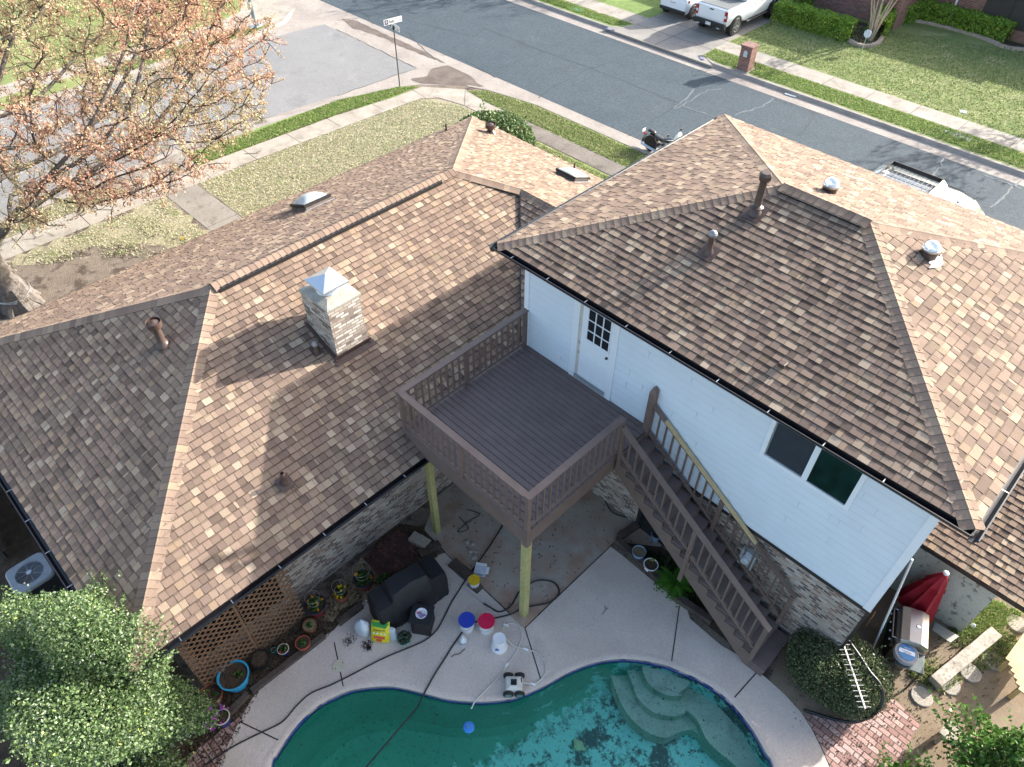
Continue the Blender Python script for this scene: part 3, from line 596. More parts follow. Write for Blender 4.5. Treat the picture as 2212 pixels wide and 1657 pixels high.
grass('grass', [(-11.3, 24.62), (5, 24.62), (5, 25.92), (-11.3, 25.9)], 20000, 'green', .06, 'green grass blades between far kerb and sidewalk', .018)
grass('grass', [(-11.3, 27.3), (8, 27.3), (8, 40), (-11.3, 33)], 50000, 'mix', .05, 'grass blades of the neighbour front lawn', .02)
grass('grass', [(-17.1, 24.65), (-24, 24.65), (-24, 25.5), (-16.5, 25.5)], 7000, 'green', .06, 'grass blades beside the utility covers', .018)
grass('grass', [(-17.9, -1.2), (-12.6, -1.2), (-13, -2.6), (-15.0, -3.6), (-16.2, -5.0), (-17.6, -8)], 9000, 'straw', .05, 'thin grass blades on the bare corner', .014, .6)
grass('grass', [(-29.8, 3), (-30.9, 3), (-30.9, 8.8), (-30.2, 11), (-29.7, 9.4)], 5000, 'mix', .06, 'grass blades around the street lamp', .02)
grass('grass', [(-32.4, 1), (-45, 1), (-45, 11.5), (-33.5, 11), (-32.4, 8.8)], 16000, 'mix', .06, 'grass blades of the lot across the side street', .025)
# ------------------------------------------------------------------ back yard hard surfaces
deck_px = [(2, 0, 1370, 1657), (2, 0, 1440, 1500), (2, 0, 1510, 1370), (2, 0, 1570, 1260), (2, 0, 1640, 1150), (2, 0, 1720, 1060), (2, 0, 1830, 980), (2, 0, 1960, 900), (2, 0, 2060, 820), (2, 0, 2110, 790), (2, 1, 50, 700), (2, 1, 170, 600), (2, 1, 480, 430), (2, 1, 640, 320), (2, 1, 690, 300)]
deck_pts = [W(*a).xy.to_tuple() for a in deck_px]+px((2, 1, 1186, 778), (2, 1, 1720, 260), (2, 1, 1800, 320), (2, 1, 2209, 660), z=0)+px((2, 2, 100, 720), (2, 2, 300, 890), (2, 2, 470, 985), (2, 2, 530, 1050), (2, 2, 600, 1110), (2, 2, 700, 1200), (2, 2, 800, 1310), (2, 2, 870, 1420), (2, 2, 930, 1540), (2, 2, 980, 1657), z=0)
deck_pts += [D(1890, 2000).xy.to_tuple(), D(1700, 2400).xy.to_tuple(), D(600, 2400).xy.to_tuple(), D(330, 1950).xy.to_tuple()]
pdk = struct('pool_deck', MB().prism(deck_pts, -.1, .006, holes=[POOL]), M['concrete'], 'speckled concrete deck around the swimming pool')
mb = MB()
for p in [((2, 1, 545, 160), (2, 1, 700, 320), (2, 1, 1186, 778)), ((2, 1, 1186, 778), (2, 1, 1760, 230)), ((2, 1, 1186, 778), (2, 1, 1297, 1140)), ((2, 1, 2160, 640), (2, 1, 2110, 1000)), ((2, 2, 525, 1055), (2, 2, 365, 1235)), ((2, 0, 2110, 870), (2, 0, 2170, 1165)), ((2, 0, 1515, 1370), (2, 0, 1765, 1490))]:
    ribbon([W(*a).xy.to_tuple() for a in p], .024, .0105, mb)
j = mb.build('joint', M['joint'], parent=pdk); j['kind'] = 'structure'
slab = [W(*a).xy.to_tuple() for a in [(2, 1, 545, 165), (2, 1, 1180, 775), (2, 1, 1755, 232)]]+[(4.6, -.05), (4.6, .1), (-.2, .1), (-.2, -2.8)]
struct('patio_slab', MB().prism(slab, -.1, .002), M['slab'], 'rusty soil stained slab under the raised deck')
# pool: basin, benches, steps, tile band, coping lip
pool = thing('swimming_pool', 'kidney shaped swimming pool with algae stained green plaster and blue tile line', 'swimming pool', (5.5, -7, 0))
IN = POOL; n = len(IN)
mb = MB(); lip = inset(IN, .035)
mb.loft([[(x, y, .007) for x, y in inset(IN, -.16)], [(x, y, .012) for x, y in inset(IN, -.10)], [(x, y, .011) for x, y in inset(IN, -.012)], [(x, y, .0) for x, y in inset(IN, .004)], [(x, y, -.018) for x, y in inset(IN, .005)], [(x, y, -.018) for x, y in inset(IN, -.05)]], cap=False)
mb.build('coping', M['concrete'], pool, smooth=True)
mb = MB(); mb.loft([[(x, y, -.016) for x, y in IN], [(x, y, -.20) for x, y in IN]], cap=False)
o = mb.build('tile_band', M['tile'], pool)
# depth: shallow at the stair end, deep to the left
def depth(x, y):
    t = min(1, max(0, (x-2.5)/4.2)); return -2.3+1.25*t
cx = sum(p[0] for p in IN)/n; cy = sum(p[1] for p in IN)/n
mb = MB(); rings = [[(x, y, -.20) for x, y in inset(IN, .004)]]
for k, (ins, dz) in enumerate([(.02, .45), (.05, .75), (.15, .92), (.35, 1.0)]):
    rings.append([(x, y, -.2+(depth(x, y)+.2)*dz) for x, y in inset(IN, ins)])
mb.loft(rings, cap=False)
last = rings[-1]; tr = tessellate_polygon([[Vector((p[0], p[1], 0)) for p in last]]); 
# floor as a grid so that it can slope
mb.add(last, [t if (Vector(last[t[1]])-Vector(last[t[0]])).cross(Vector(last[t[2]])-Vector(last[t[0]])).z > 0 else t[::-1] for t in tr])
mb.build('basin', M['plaster'], pool)
def fan(name, pxs, z, d, extra):
    """a bench or step whose outer edge follows the pool wall"""
    pts = [p.xy.to_tuple() for p in smooth_path([W(*a, z=z) for a in pxs], 5)]+extra
    mb = MB(); mb.prism(pts, d, z); o = mb.build(name, M['poolstep'], pool, bevel=.03); return o
wallpt = [W(2, 1, a, b, z=-.3).xy.to_tuple() for a, b in [(2209, 1060), (2050, 1003), (1940, 978)]]
fan('step', [(2, 1, 1925, 1000), (2, 1, 1940, 1090), (2, 1, 2000, 1160), (2, 1, 2100, 1205), (2, 1, 2180, 1200), (2, 2, 30, 1190), (2, 2, 90, 1140), (2, 2, 120, 1085)], -.30, -1.2, [W(2, 2, 0, 1030, -.3).xy.to_tuple(), W(2, 1, 2050, 1003, -.3).xy.to_tuple()])
fan('step', [(2, 1, 1830, 1030), (2, 1, 1860, 1120), (2, 1, 1900, 1220), (2, 1, 2000, 1310), (2, 1, 2120, 1335), (2, 1, 2200, 1310), (2, 2, 60, 1290), (2, 2, 140, 1350), (2, 2, 220, 1500), (2, 2, 400, 1657)], -.55, -1.2, [D(1690, 1900, -.6).xy.to_tuple()]+[W(2, 2, a, b, -.55).xy.to_tuple() for a, b in [(620, 1657), (500, 1440), (400, 1300), (300, 1200), (150, 1100), (0, 1035)]]+[W(2, 1, 2050, 1008, -.55).xy.to_tuple()])
fan('step', [(2, 1, 1730, 1080), (2, 1, 1770, 1200), (2, 1, 1840, 1330), (2, 1, 1950, 1430), (2, 1, 2070, 1470), (2, 2, 20, 1440), (2, 2, 110, 1420), (2, 2, 170, 1470)], -.80, -1.2, [W(2, 2, 170, 1350, -.8).xy.to_tuple(), W(2, 2, 100, 1160, -.8).xy.to_tuple(), W(2, 1, 2050, 1050, -.8).xy.to_tuple(), W(2, 1, 1850, 1010, -.8).xy.to_tuple()])
wat = struct('water', MB().prism(inset(IN, -.005), -2.6, -.15), M['water'], 'still green tinted pool water with drowned leaves')
P_ = W(2, 1, 1528, 1510, -1.3)
mb = MB(); mb.loft([[(P_.x+s*.16*math.cos(a)*(1+.3*math.sin(3*a)), P_.y+s*.10*math.sin(a)*(1+.25*math.cos(4*a)), -1.42+h) for a in np.linspace(0, 6.28, 19)[:-1]] for s, h in ((1, 0), (.9, .05), (.4, .09))]); o = mb.build('pool_brush', plain('pale_green_brush', (.55, .70, .42), .6)); tag(o, 'pale green clump lying on the pool floor', 'brush')
# leaf litter on the pool floor and water surface
C = pts_in(inset(IN, .2), 900); C = np.column_stack([C, np.full(len(C), -.142)]); k = RNG.random(len(C)) < .35
q = leaves('leaf_litter', C[k], .045, [(.10, .08, .05), (.05, .05, .03), (.16, .13, .07)], [1, 1, 1], None, up=30)
tag(q, 'dead leaves floating on the pool water', None, None, 'stuff')
# planting beds
struct('side_strip', MB().prism([(-16, -16), (1.2, -16), (1.2, -9.45), (-16, -9.45)], 0, -.002, bottom=False, side=False), M['mulch'], 'dark littered ground in the shade behind the house')
beds = [px((2, 0, 1100, 1657), (2, 0, 1300, 1200), (2, 0, 1600, 960), (2, 0, 1930, 700), (2, 0, 2209, 480), (2, 1, 330, 110), (2, 1, 540, 140), (2, 1, 640, 330), (2, 1, 60, 720), (2, 0, 2060, 840), (2, 0, 1640, 1170), (2, 0, 1400, 1657), z=0)]
struct('planting_bed', MB().prism(beds[0], 0, 0, bottom=False, side=False), M['mulch'], 'dark mulch bed below the brick wall')
struct('planting_bed', MB().prism(px((2, 0, 1930, 700), (2, 0, 2209, 480), (2, 1, 150, 330), (2, 1, 330, 480), (2, 1, 250, 560), (2, 1, 30, 660), (2, 0, 2100, 740), z=0), 0, .004, bottom=False, side=False), M['straw'], 'straw mulch around the flower pots')
struct('planting_bed', MB().prism(px((2, 1, 1760, 200), (2, 1, 1900, 90), z=0)+[(4.6, -.02), (7.9, -.02)]+px((2, 2, 560, 1070), (2, 2, 480, 980), (2, 2, 0, 590), (2, 1, 2209, 640), z=0), 0, -.002, bottom=False, side=False), M['mulch'], 'dark bed under the outside stairs')
struct('paving', MB().prism(px((2, 1, 165, 335), (2, 1, 400, 130), (2, 1, 520, 300), (2, 1, 400, 420), (2, 1, 260, 450), z=0), -.02, .012), M['darkpaver'], 'small dark brick pad by the wall')
struct('side_yard', MB().prism([(7.95, -.35), (7.95, .4), (8.85, .6), (8.85, 4), (16, 4), (16, -8)]+px((2, 2, 990, 1680), (2, 2, 870, 1440), (2, 2, 800, 1330), (2, 2, 700, 1220), (2, 2, 600, 1130), z=0), 0, -.001, bottom=False, side=False), M['sand'], 'sandy side yard with weeds')
pv = px((2, 2, 815, 1325), (2, 2, 1050, 1350), (2, 2, 1240, 1320), (2, 2, 1350, 1220), (2, 2, 1400, 1240), (2, 2, 1450, 1285), (2, 2, 1555, 1390), (2, 2, 1500, 1460), (2, 2, 1470, 1540), (2, 2, 1400, 1657), z=0)+[D(1900, 1950).xy.to_tuple(), D(1850, 1950).xy.to_tuple()]+px((2, 2, 985, 1657), (2, 2, 935, 1540), (2, 2, 875, 1420), z=0)
struct('paving', MB().prism(pv, -.02, .012), M['paver'], 'sunlit red brick path curving past the hedge')
struct('paving', MB().prism(px((2, 0, 1130, 1657), (2, 0, 1250, 1540), (2, 0, 1400, 1420), (2, 0, 1500, 1350), (2, 0, 1560, 1270), (2, 0, 1500, 1390), (2, 0, 1380, 1640), (2, 0, 1360, 1700), z=0), -.02, .008), M['paver'], 'narrow brick edging at the left end of the pool deck')
grass('grass', px((2, 2, 1480, 1040), (2, 2, 1600, 960), (2, 2, 1700, 800), (2, 2, 1900, 650), (2, 2, 2209, 700), (2, 2, 2209, 1000), (2, 2, 1900, 1050), (2, 2, 1700, 1190), (2, 2, 1500, 1100), z=0), 9000, 'mix', .09, 'weeds and grass around the stepping stones', .012, .9)
grass('grass', px((2, 2, 1750, 780), (2, 2, 1990, 600), (2, 2, 2209, 690), (2, 2, 2050, 780), (2, 2, 1800, 850), z=0), 7000, 'green', .09, 'green grass beside the weathered shed', .012, .5)
# bricks standing proud of the path are handled by the paver bump; stepping stones
ss = [((2160, 752), 58, 62), ((2010, 985), 62, 52), ((1868, 1062), 60, 55), ((1560, 1212), 60, 52), ((1735, 1140), 55, 45)]
for i, ((a, b), rx, ry) in enumerate(ss):
    c = W(2, 2, a, b); r = .2
    mb = MB(); mb.lathe((c.x, c.y, 0), [(.21, -.03), (.215, .02), (.20, .035)], 20); o = mb.build('stepping_stone', M['pebble'])
    tag(o, ['round pebble stepping stone farthest from the pool, past the long timber', 'round pebble stepping stone beside the top end of the long timber', 'round pebble stepping stone at the middle of the long timber', 'round pebble stepping stone nearest the brick path', 'round pebble stepping stone at the lower end of the long timber'][i], 'stepping stone', 'stepping stones in the side yard')
def timber(name, pts, w, h, mat, label, z=0, cat='timber'):
    a, b = [Vector((p.x, p.y, z+h/2)) for p in pts]; mb = MB(); m = 6; rings = []
    d = (b-a).normalized(); x = d.cross(Vector((0, 0, 1)))
    for i in range(m+1):
        p = a.lerp(b, i/m); ww = w/2*(1+random.uniform(-.05, .05)); hh = h/2*(1+random.uniform(-.05, .05)); rings.append([p-x*ww-Vector((0, 0, hh)), p+x*ww-Vector((0, 0, hh)), p+x*ww+Vector((0, 0, hh)), p-x*ww+Vector((0, 0, hh))])
    mb.loft(rings); o = mb.build(name, mat, bevel=.012); tag(o, label, cat); return o
timber('railway_tie', [W(2, 2, 2035, 800, .2), W(2, 2, 1652, 1115, .2)], .26, .22, M['timber'], 'long weathered timber lying across the side yard')
def poly_timber(name, pts, w, h, mat, label, cat='timber'):
    return timber(name, pts, w, h, mat, label, 0, cat)
poly_timber('edging_timber', [W(2, 1, 1765, 225), W(2, 1, 2195, 630)], .17, .13, M['darktimber'], 'long dark edging timber between pool deck and stair bed')
poly_timber('edging_timber', [W(2, 2, 0, 585), W(2, 2, 235, 745)], .17, .15, M['darktimber'], 'short edging timber with a broken end by the stairs')
poly_timber('edging_timber', [W(2, 1, 1775, 215), W(2, 1, 1935, 105)], .17, .14, M['darktimber'], 'short grey timber at the corner under the stairs')
poly_timber('edging_timber', [W(2, 1, 10, 755), W(2, 1, 160, 640)], .15, .12, M['darktimber'], 'dark edging timber left of the white bag')
poly_timber('edging_timber', [W(2, 0, 1590, 1185), W(2, 0, 2050, 830)], .14, .10, M['darktimber'], 'grey split edging timber along the row of pots')
poly_timber('edging_timber', [W(2, 0, 1440, 1330), W(2, 0, 1570, 1200)], .13, .10, M['darktimber'], 'grey edging timber beside the purple flowers')
poly_timber('edging_timber', [W(2, 1, 520, 320), W(2, 1, 650, 255)], .17, .13, M['darktimber'], 'dark timber offcut behind the covered grill')
o = timber('stone_block', [W(2, 1, 470, 195, .08), W(2, 1, 575, 255, .08)], .27, .13, M['pebble'], 'cream stone block on the brick pad')
o['category'] = 'stone block'
timber('slate_slab', [W(2, 1, 725, 365), W(2, 1, 830, 455)], .26, .06, M['darktimber'], 'dark stone slab behind the yellow lid bucket', cat='stone slab')
timber('slate_slab', [W(2, 1, 840, 490), W(2, 1, 905, 545)], .22, .05, M['darktimber'], 'dark stone slab under the yellow lid bucket', cat='stone slab')
mb = MB()
def rock(c, r, seed):
    rn = random.Random(seed); mb = MB(); rings = []
    for z, s in ((0, .9), (.4, 1), (.8, .7), (1, .3)):
        rings.append([(c.x+r*s*math.cos(t)*rn.uniform(.7, 1.2), c.y+r*s*math.sin(t)*rn.uniform(.7, 1.2), r*z*.8) for t in np.linspace(0, 2*math.pi, 8)[:-1]])
    return mb.loft(rings)
for i, (a, b, r) in enumerate([(845, 298, .07), (878, 300, .06), (868, 334, .08), (840, 320, .05), (820, 240, .07), (855, 250, .06)]):
    o = rock(W(2, 1, a, b), r, i).build('rock', M['pebble']); tag(o, 'pale broken rock lying on the stained slab', 'rock', 'broken rocks under the raised deck')
# ------------------------------------------------------------------ shingled roofs
def clip_poly(P, Q):
    """Sutherland-Hodgman: P clipped by convex counter-clockwise Q"""
    out = P
    for i in range(len(Q)):
        a = Q[i]; b = Q[(i+1) % len(Q)]; ex, ey = b[0]-a[0], b[1]-a[1]; inp = out; out = []
        if not inp: return []
        for j in range(len(inp)):
            p = inp[j]; q = inp[(j+1) % len(inp)]
            sp = ex*(p[1]-a[1])-ey*(p[0]-a[0]); sq = ex*(q[1]-a[1])-ey*(q[0]-a[0])
            if sp >= 0: out.append(p)
            if (sp >= 0) != (sq >= 0):
                t = sp/(sp-sq); out.append((p[0]+(q[0]-p[0])*t, p[1]+(q[1]-p[1])*t))
    return out
def shingles(o, u, v, pieces, parent, name='roof', expo=.163, seed=1, thick=.015, band=.26, bandc=.72, bandp=.3, label=None):
    o = Vector(o); u = Vector(u).normalized(); v = Vector(v).normalized(); nn = u.cross(v)
    if nn.z < 0: nn = -nn
    rn = random.Random(seed); polys = []
    for pc in pieces:
        q = [((Vector(p)-o).dot(u), (Vector(p)-o).dot(v)) for p in pc]
        if sum(a[0]*b[1]-b[0]*a[1] for a, b in zip(q, q[1:]+q[:1])) < 0: q = q[::-1]
        polys.append(q)
    umin = min(p[0] for q in polys for p in q); umax = max(p[0] for q in polys for p in q); vmax = max(p[1] for q in polys for p in q)
    mb = MB(); k = 0
    def P3(a, b, h): return o+u*a+v*b+nn*h
    while k*expo < vmax:
        v0 = k*expo; v1 = v0+expo; x = umin-rn.uniform(0, .3); raised = True; lastc = None
        while x < umax:
            wd = rn.choice((.10, .125, .14, .145, .15, .16, .17, .185, .21, .06)); col = rn.choices(SHINGLE, SHW)[0]
            j = rn.uniform(.88, 1.12); col = tuple(c*j for c in col)
            raised = not raised; bd = rn.random() < bandp
            hb = thick*(1.35 if raised else .75)
            if raised is False and rn.random() < .25: col = tuple(c*.72 for c in col)
            for q in polys:
                cp = clip_poly([(x, v0-(.0 if raised else -.004)), (x+wd-.006, v0-(.0 if raised else -.004)), (x+wd-.006, v1+.004), (x, v1+.004)], q)
                if len(cp) < 3: continue
                hz = lambda b: .002+hb*max(0, 1-(b-v0)/(expo+.004))
                vs = [P3(a, b, hz(b)) for a, b in cp]
                # laminated shingles: dark print plus painted butt shade along the top of each exposure
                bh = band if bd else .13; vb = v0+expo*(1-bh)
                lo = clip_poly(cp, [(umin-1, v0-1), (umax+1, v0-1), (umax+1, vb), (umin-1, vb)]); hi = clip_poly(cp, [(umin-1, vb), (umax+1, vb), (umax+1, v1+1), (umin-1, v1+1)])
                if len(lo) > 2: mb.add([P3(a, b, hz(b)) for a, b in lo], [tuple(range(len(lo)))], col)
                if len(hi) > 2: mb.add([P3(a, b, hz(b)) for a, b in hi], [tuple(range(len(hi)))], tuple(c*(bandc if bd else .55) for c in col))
                for i in range(len(cp)):      # butt edge facing down the slope and tooth sides, darkened as painted shadow lines
                    a, b = cp[i], cp[(i+1) % len(cp)]
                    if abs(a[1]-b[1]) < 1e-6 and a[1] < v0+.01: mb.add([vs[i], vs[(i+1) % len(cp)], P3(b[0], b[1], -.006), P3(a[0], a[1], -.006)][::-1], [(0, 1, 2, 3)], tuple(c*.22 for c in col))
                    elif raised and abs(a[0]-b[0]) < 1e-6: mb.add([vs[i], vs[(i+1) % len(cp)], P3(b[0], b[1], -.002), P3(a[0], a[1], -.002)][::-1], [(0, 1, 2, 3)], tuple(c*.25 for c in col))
            x += wd
        k += 1
    for q in polys:                            # roof deck under the shingles
        mb.add([P3(a, b, -.008) for a, b in q]+[P3(a, b, -.05) for a, b in q], [tuple(range(len(q))), tuple(range(2*len(q)-1, len(q)-1, -1))]+[(i, i+len(q), (i+1) % len(q)+len(q), (i+1) % len(q)) for i in range(len(q))], (.05, .04, .035))
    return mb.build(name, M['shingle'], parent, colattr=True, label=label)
def caps(p0, p1, dl, dr, parent, name='hip_cap', wd=.19, expo=.150, lift=.013, seed=5, label=None, vent=0, mid=.02):
    """bent cap shingles from the low end p0 to the high end p1; dl, dr run down the two roof planes"""
    p0 = Vector(p0); p1 = Vector(p1); d = (p1-p0); Ln = d.length; d.normalize(); rn = random.Random(seed); mb = MB()
    dl = Vector(dl); dr = Vector(dr); dl = (dl-d*dl.dot(d)).normalized(); dr = (dr-d*dr.dot(d)).normalized(); nl = d.cross(dl); nl = nl if nl.z > 0 else -nl; nr = d.cross(dr); nr = nr if nr.z > 0 else -nr; nm = (nl+nr).normalized()
    s = 0
    while s < Ln:
        e = min(expo+.03, Ln-s+.03); j_ = rn.uniform(.9, 1.1); col = tuple(c*j_ for c in rn.choices(SHINGLE, CAPW)[0])
        def row(t, h):
            c = p0+d*t
            return [c+dl*wd+nl*(h+vent), c+dl*wd*.5+nl*(h+.004+vent), c+dl*wd*.12+(nl*.6+nm*.4).normalized()*(h+mid*.6+vent), c+nm*(h+mid+vent), c+dr*wd*.12+(nr*.6+nm*.4).normalized()*(h+mid*.6+vent), c+dr*wd*.5+nr*(h+.004+vent), c+dr*wd+nr*(h+vent)]
        a = row(s, lift); b = row(s+e, lift*.35); a0 = row(s, -.002); b0 = row(s+e, -.002)
        mb.add(a+b, [(i, i+1, i+8, i+7) for i in range(6)], col)
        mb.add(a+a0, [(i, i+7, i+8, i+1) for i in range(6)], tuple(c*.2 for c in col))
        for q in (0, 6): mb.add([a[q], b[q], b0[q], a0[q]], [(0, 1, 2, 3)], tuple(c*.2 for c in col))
        s += expo
    return mb.build(name, M['shingle'], parent, colattr=True, label=label)
def gutter(path, side, z, parent, mat, label=None, w=.125, h=.11, hangers=True, name='gutter', phase=.3):
    """open K trough along path (xy), hanging below z on the given side"""
    P = [Vector((p[0], p[1], z)) for p in path]; mb = MB(); rings = []
    for i, p in enumerate(P):
        if 0 < i < len(P)-1:
            t0 = (P[i]-P[i-1]).normalized(); t1 = (P[i+1]-P[i]).normalized(); n0 = Vector((-t0.y, t0.x, 0))*side; n1 = Vector((-t1.y, t1.x, 0))*side; n = (n0+n1)/(1+n0.dot(n1))
        else:
            t = (P[min(i+1, len(P)-1)]-P[max(i-1, 0)]).normalized(); n = Vector((-t.y, t.x, 0))*side
        rings.append([p+n*a+Vector((0, 0, b)) for a, b in ((.0, -.005), (.0, -h), (w*.55, -h), (w*.8, -h*.55), (w, -h*.35), (w, 0), (w-.018, 0), (w-.018, -.012), (w-.008, -.014), (w-.01, -h*.33), (w*.78, -h*.5), (w*.52, -h+.008), (.008, -h+.008), (.008, -.005))])
    mb.loft(rings); g = mb.build(name, mat, parent, label=label)
    if hangers:
        for a, b in zip(P, P[1:]):
            t = (b-a).normalized(); n = Vector((-t.y, t.x, 0))*side; k = int((b-a).length/.98)
            for i in range(k):
                c = a+t*(phase+i*.98)
                mb = MB(); mb.bar(c+Vector((0, 0, -.008)), c+n*(w-.006)+Vector((0, 0, -.006)), .014, .004); mb.build('gutter_hanger', M['alu'], g)
    return g
house = thing('brick_house', 'large house with brown shingled hip roofs, white siding upstairs and pale brick below', 'house', (0, 0, 0))
SL, SU = .40283, .30833
XN, XF, YL, YF, Z1, RX, RZ = .7945-.125, -9.8983+.04, -10.1289+.125, 7.4921, 3.0459, -4.668, 5.1996
Z1 = Z1; vS = Vector((-1, 0, SL)); vF = Vector((1, 0, SL)); vE = Vector((0, 1, SL)); vW = Vector((0, -1, SL))
RN = (RX, 2.04, RZ+.005); RL = (RX, -4.86, RZ+.005); Dp = (-3.31, 3.22, 4.766)
zn = lambda x, y: 0
# near slope of the one storey roof (faces the pool)
A1 = (XN, YL, Z1); B1 = (XN, -.80, Z1); sln = (RZ-Z1)/(XN-RX)
shingles((XN, YL, Z1), (0, 1, 0), (-1, 0, sln), [[A1, B1, Dp[:2]+(Z1+(XN-Dp[0])*sln,), RN, RL]], house, seed=11, label='lower roof slope facing the pool, half in shadow')
slf = (RZ-Z1)/(RX-XF)
shingles((XF, YL, Z1), (0, 1, 0), (1, 0, slf), [[(XF, YL, Z1), (XF, YF, Z1), RN, RL]], house, seed=12, label='lower roof slope facing the side street')
sle = (RZ-Z1)/(-4.86-YL)
shingles((XN, YL, Z1), (1, 0, 0), (0, 1, sle), [[(XF, YL, Z1), (XN, YL, Z1), RL]], house, seed=13, thick=.005, band=.3, bandc=.6, bandp=.4, label='shaded lower hip end at the left')
slw = (RZ-Z1)/(YF-2.04); zr2 = Z1+(YF-3.22)*slw
shingles((XF, YF, Z1), (1, 0, 0), (0, -1, slw), [[(XF, YF, Z1), (Dp[0], YF, Z1), (Dp[0], 3.22, zr2), RN], [(Dp[0], YF, Z1), (0.0, YF, Z1), (0.0, 3.22, zr2), (Dp[0], 3.22, zr2)]], house, seed=14, label='lower roof slope facing the main street')
zv = zr2-(3.22+.80)*slw
shingles((0, -.80, zr2-(3.22+.80)*slw), (1, 0, 0), (0, 1, slw), [[(-.005, -.10, zv+.70*slw), (-.005, 3.22, zr2), (Dp[0], 3.22, zr2)], [(XN, -.80, zv), (XN, -.02, zv+.78*slw), (-.005, -.02, zv+.78*slw), (-.005, -.10, zv+.70*slw)]], house, seed=15, label='small valley slope behind the white wall')
mb = MB(); vl = [(Dp[0], 3.22, zr2+.012), (XN, -.80, Z1+.012)]
mb.bar(vl[0], vl[1], .05, .012); mb.build('valley', M['flash'], house)
dn = Vector((1, 0, -sln)).normalized(); df = Vector((-1, 0, -slf)).normalized(); de = Vector((0, -1, -sle)).normalized(); dw = Vector((0, 1, -slw)).normalized()
h45 = lambda a, b: None
caps((XN, YL, Z1), RL, dn, de, house, seed=21, label='hip cap row running to the near left corner')
caps((XF, YL, Z1), RL, df, de, house, seed=22, label='hip cap row running to the far left corner')
caps((XF, YF, Z1), RN, df, dw, house, seed=23, label='hip cap row at the street corner')
caps((Dp[0], 3.22, zr2), RN, dn, dw, house, seed=24, label='hip cap row above the valley')
caps((-.3, 3.22, zr2), (Dp[0], 3.22, zr2), (0, -1, -slw), dw, house, name='ridge_cap', seed=25, label='ridge cap row of the front wing')
caps((RX, -4.86, RZ), (RX, 2.04, RZ), dn, df, house, name='ridge_cap', seed=26, vent=.05, wd=.20, label='raised vented ridge cap of the lower roof')
mb = MB(); mb.box(RX-.165, RX+.172, -4.75, 1.55, RZ-.03, RZ+.008); mb.bar((RX+.205, -4.8, RZ-.03), (RX+.205, 1.5, RZ-.03), .03, .075); mb.build('ridge_vent', M['black'], house)
# soffit, fascia
mb = MB(); mb.box(XF+.02, XN-.02, YL+.02, YF-.02, Z1-.17, Z1-.15); mb.build('soffit', M['fascia'], house)
mb = MB(); mb.box(XN-.03, XN-.005, YL, -.05, Z1-.19, Z1-.03); mb.box(XF, XN-.03, YL, YL+.025, Z1-.19, Z1-.03); mb.box(XF, XF+.025, YL+.025, YF, Z1-.19, Z1-.03); mb.box(XF+.025, 0, YF-.025, YF, Z1-.19, Z1-.03); mb.build('fascia', M['fascia'], house)
gutter([(XN, -.02), (XN, YL), (XF, YL)], 1, Z1-.012, house, M['gutter'], 'black gutter of the lower roof')
# walls
mb = MB(); mb.box(-.38, -.25, -9.3, -.0, 0, Z1-.165); mb.box(-9.2, -.38, -9.3, -9.17, 0, Z1-.165); mb.box(-9.2, -9.07, -9.17, 6.8, 0, Z1-.165); mb.box(-9.07, 0, 6.67, 6.8, 0, Z1-.165)
mb.build('wall', M['brick'], house, label='pale mixed brick wall of the ground floor')
mb = MB(); mb.box(-.25, 8.78, .03, .16, 0, 2.58); mb.box(8.65, 8.78, .16, 7.2, 0, 2.58); mb.box(0, 8.65, 7.07, 7.2, 0, 2.58); mb.build('wall', M['brick'], house, label='pale brick wall below the white siding')
# upper storey with lap siding
ZE = 6.2443; XL, XR, YN, YFF, ZR = -.536+.125, 9.3463-.125, -.583+.125, 7.823, 7.56
WX0, WX1 = .0107, 8.8064
mb = MB(); lap = .185; k = 0
z = 2.66
while z < ZE-.02:
    z1 = min(z+lap, ZE-.02)
    mb.add([(WX0, -.024, z), (WX1, -.024, z), (WX1, -.004, z1), (WX0, -.004, z1), (WX0, -.004, z), (WX1, -.004, z)], [(0, 1, 2, 3), (4, 5, 1, 0)])
    mb.add([(WX0-.016, 7.2, z), (WX0-.016, 0, z), (WX0-.004, 0, z1), (WX0-.004, 7.2, z1)], [(0, 1, 2, 3)])
    mb.add([(WX1+.016, 0, z), (WX1+.016, 7.2, z), (WX1+.004, 7.2, z1), (WX1+.004, 0, z1)], [(0, 1, 2, 3)])
    z = z1
mb.box(WX0, WX1, .0, 7.2, 2.6, ZE-.03)
ws = mb.build('wall', M['siding'], house, label='white lap siding of the upper floor')
mb = MB()
rn = random.Random(4)
for i in range(26):     # short vertical butt joints between the boards
    kx = rn.uniform(2.8, 8.5); kz = 2.66+lap*rn.randint(0, 14)
    mb.box(kx, kx+.005, -.0245, -.015, kz+.01, kz+lap-.01)
mb.build('butt_joint', plain('grey_joint', (.51, .58, .635), .7), house)
mb = MB(); z = 2.66
while z < ZE-.2:
    mb.box(WX0, WX1, -.0252, -.0238, z-.004, z+.003); z += lap
mb.build('lap_line', plain('painted_lap_shade', (.56, .64, .70), .7), house)  # thin grey strips paint in the shade at each lap
mb = MB(); mb.box(WX0-.022, WX0+.11, -.034, -.006, 2.6, ZE-.02); mb.build('trim', M['trim'], house)
mb = MB(); mb.box(WX1-.12, WX1+.022, -.034, -.006, 2.62, ZE-.02); mb.build('trim', M['trim'], house)
mb = MB(); mb.box(1.40, 1.56, -.040, -.006, 3.645, ZE-.03); mb.box(2.42, 2.58, -.040, -.006, 3.645, ZE-.03); mb.box(1.40, 2.58, -.045, -.020, 3.505, 3.64); mb.build('trim', M['trim'], house)
mb = MB(); mb.box(-.26, 8.84, -.02, .03, 2.52, 2.60); mb.build('band_board', M['fascia'], house)
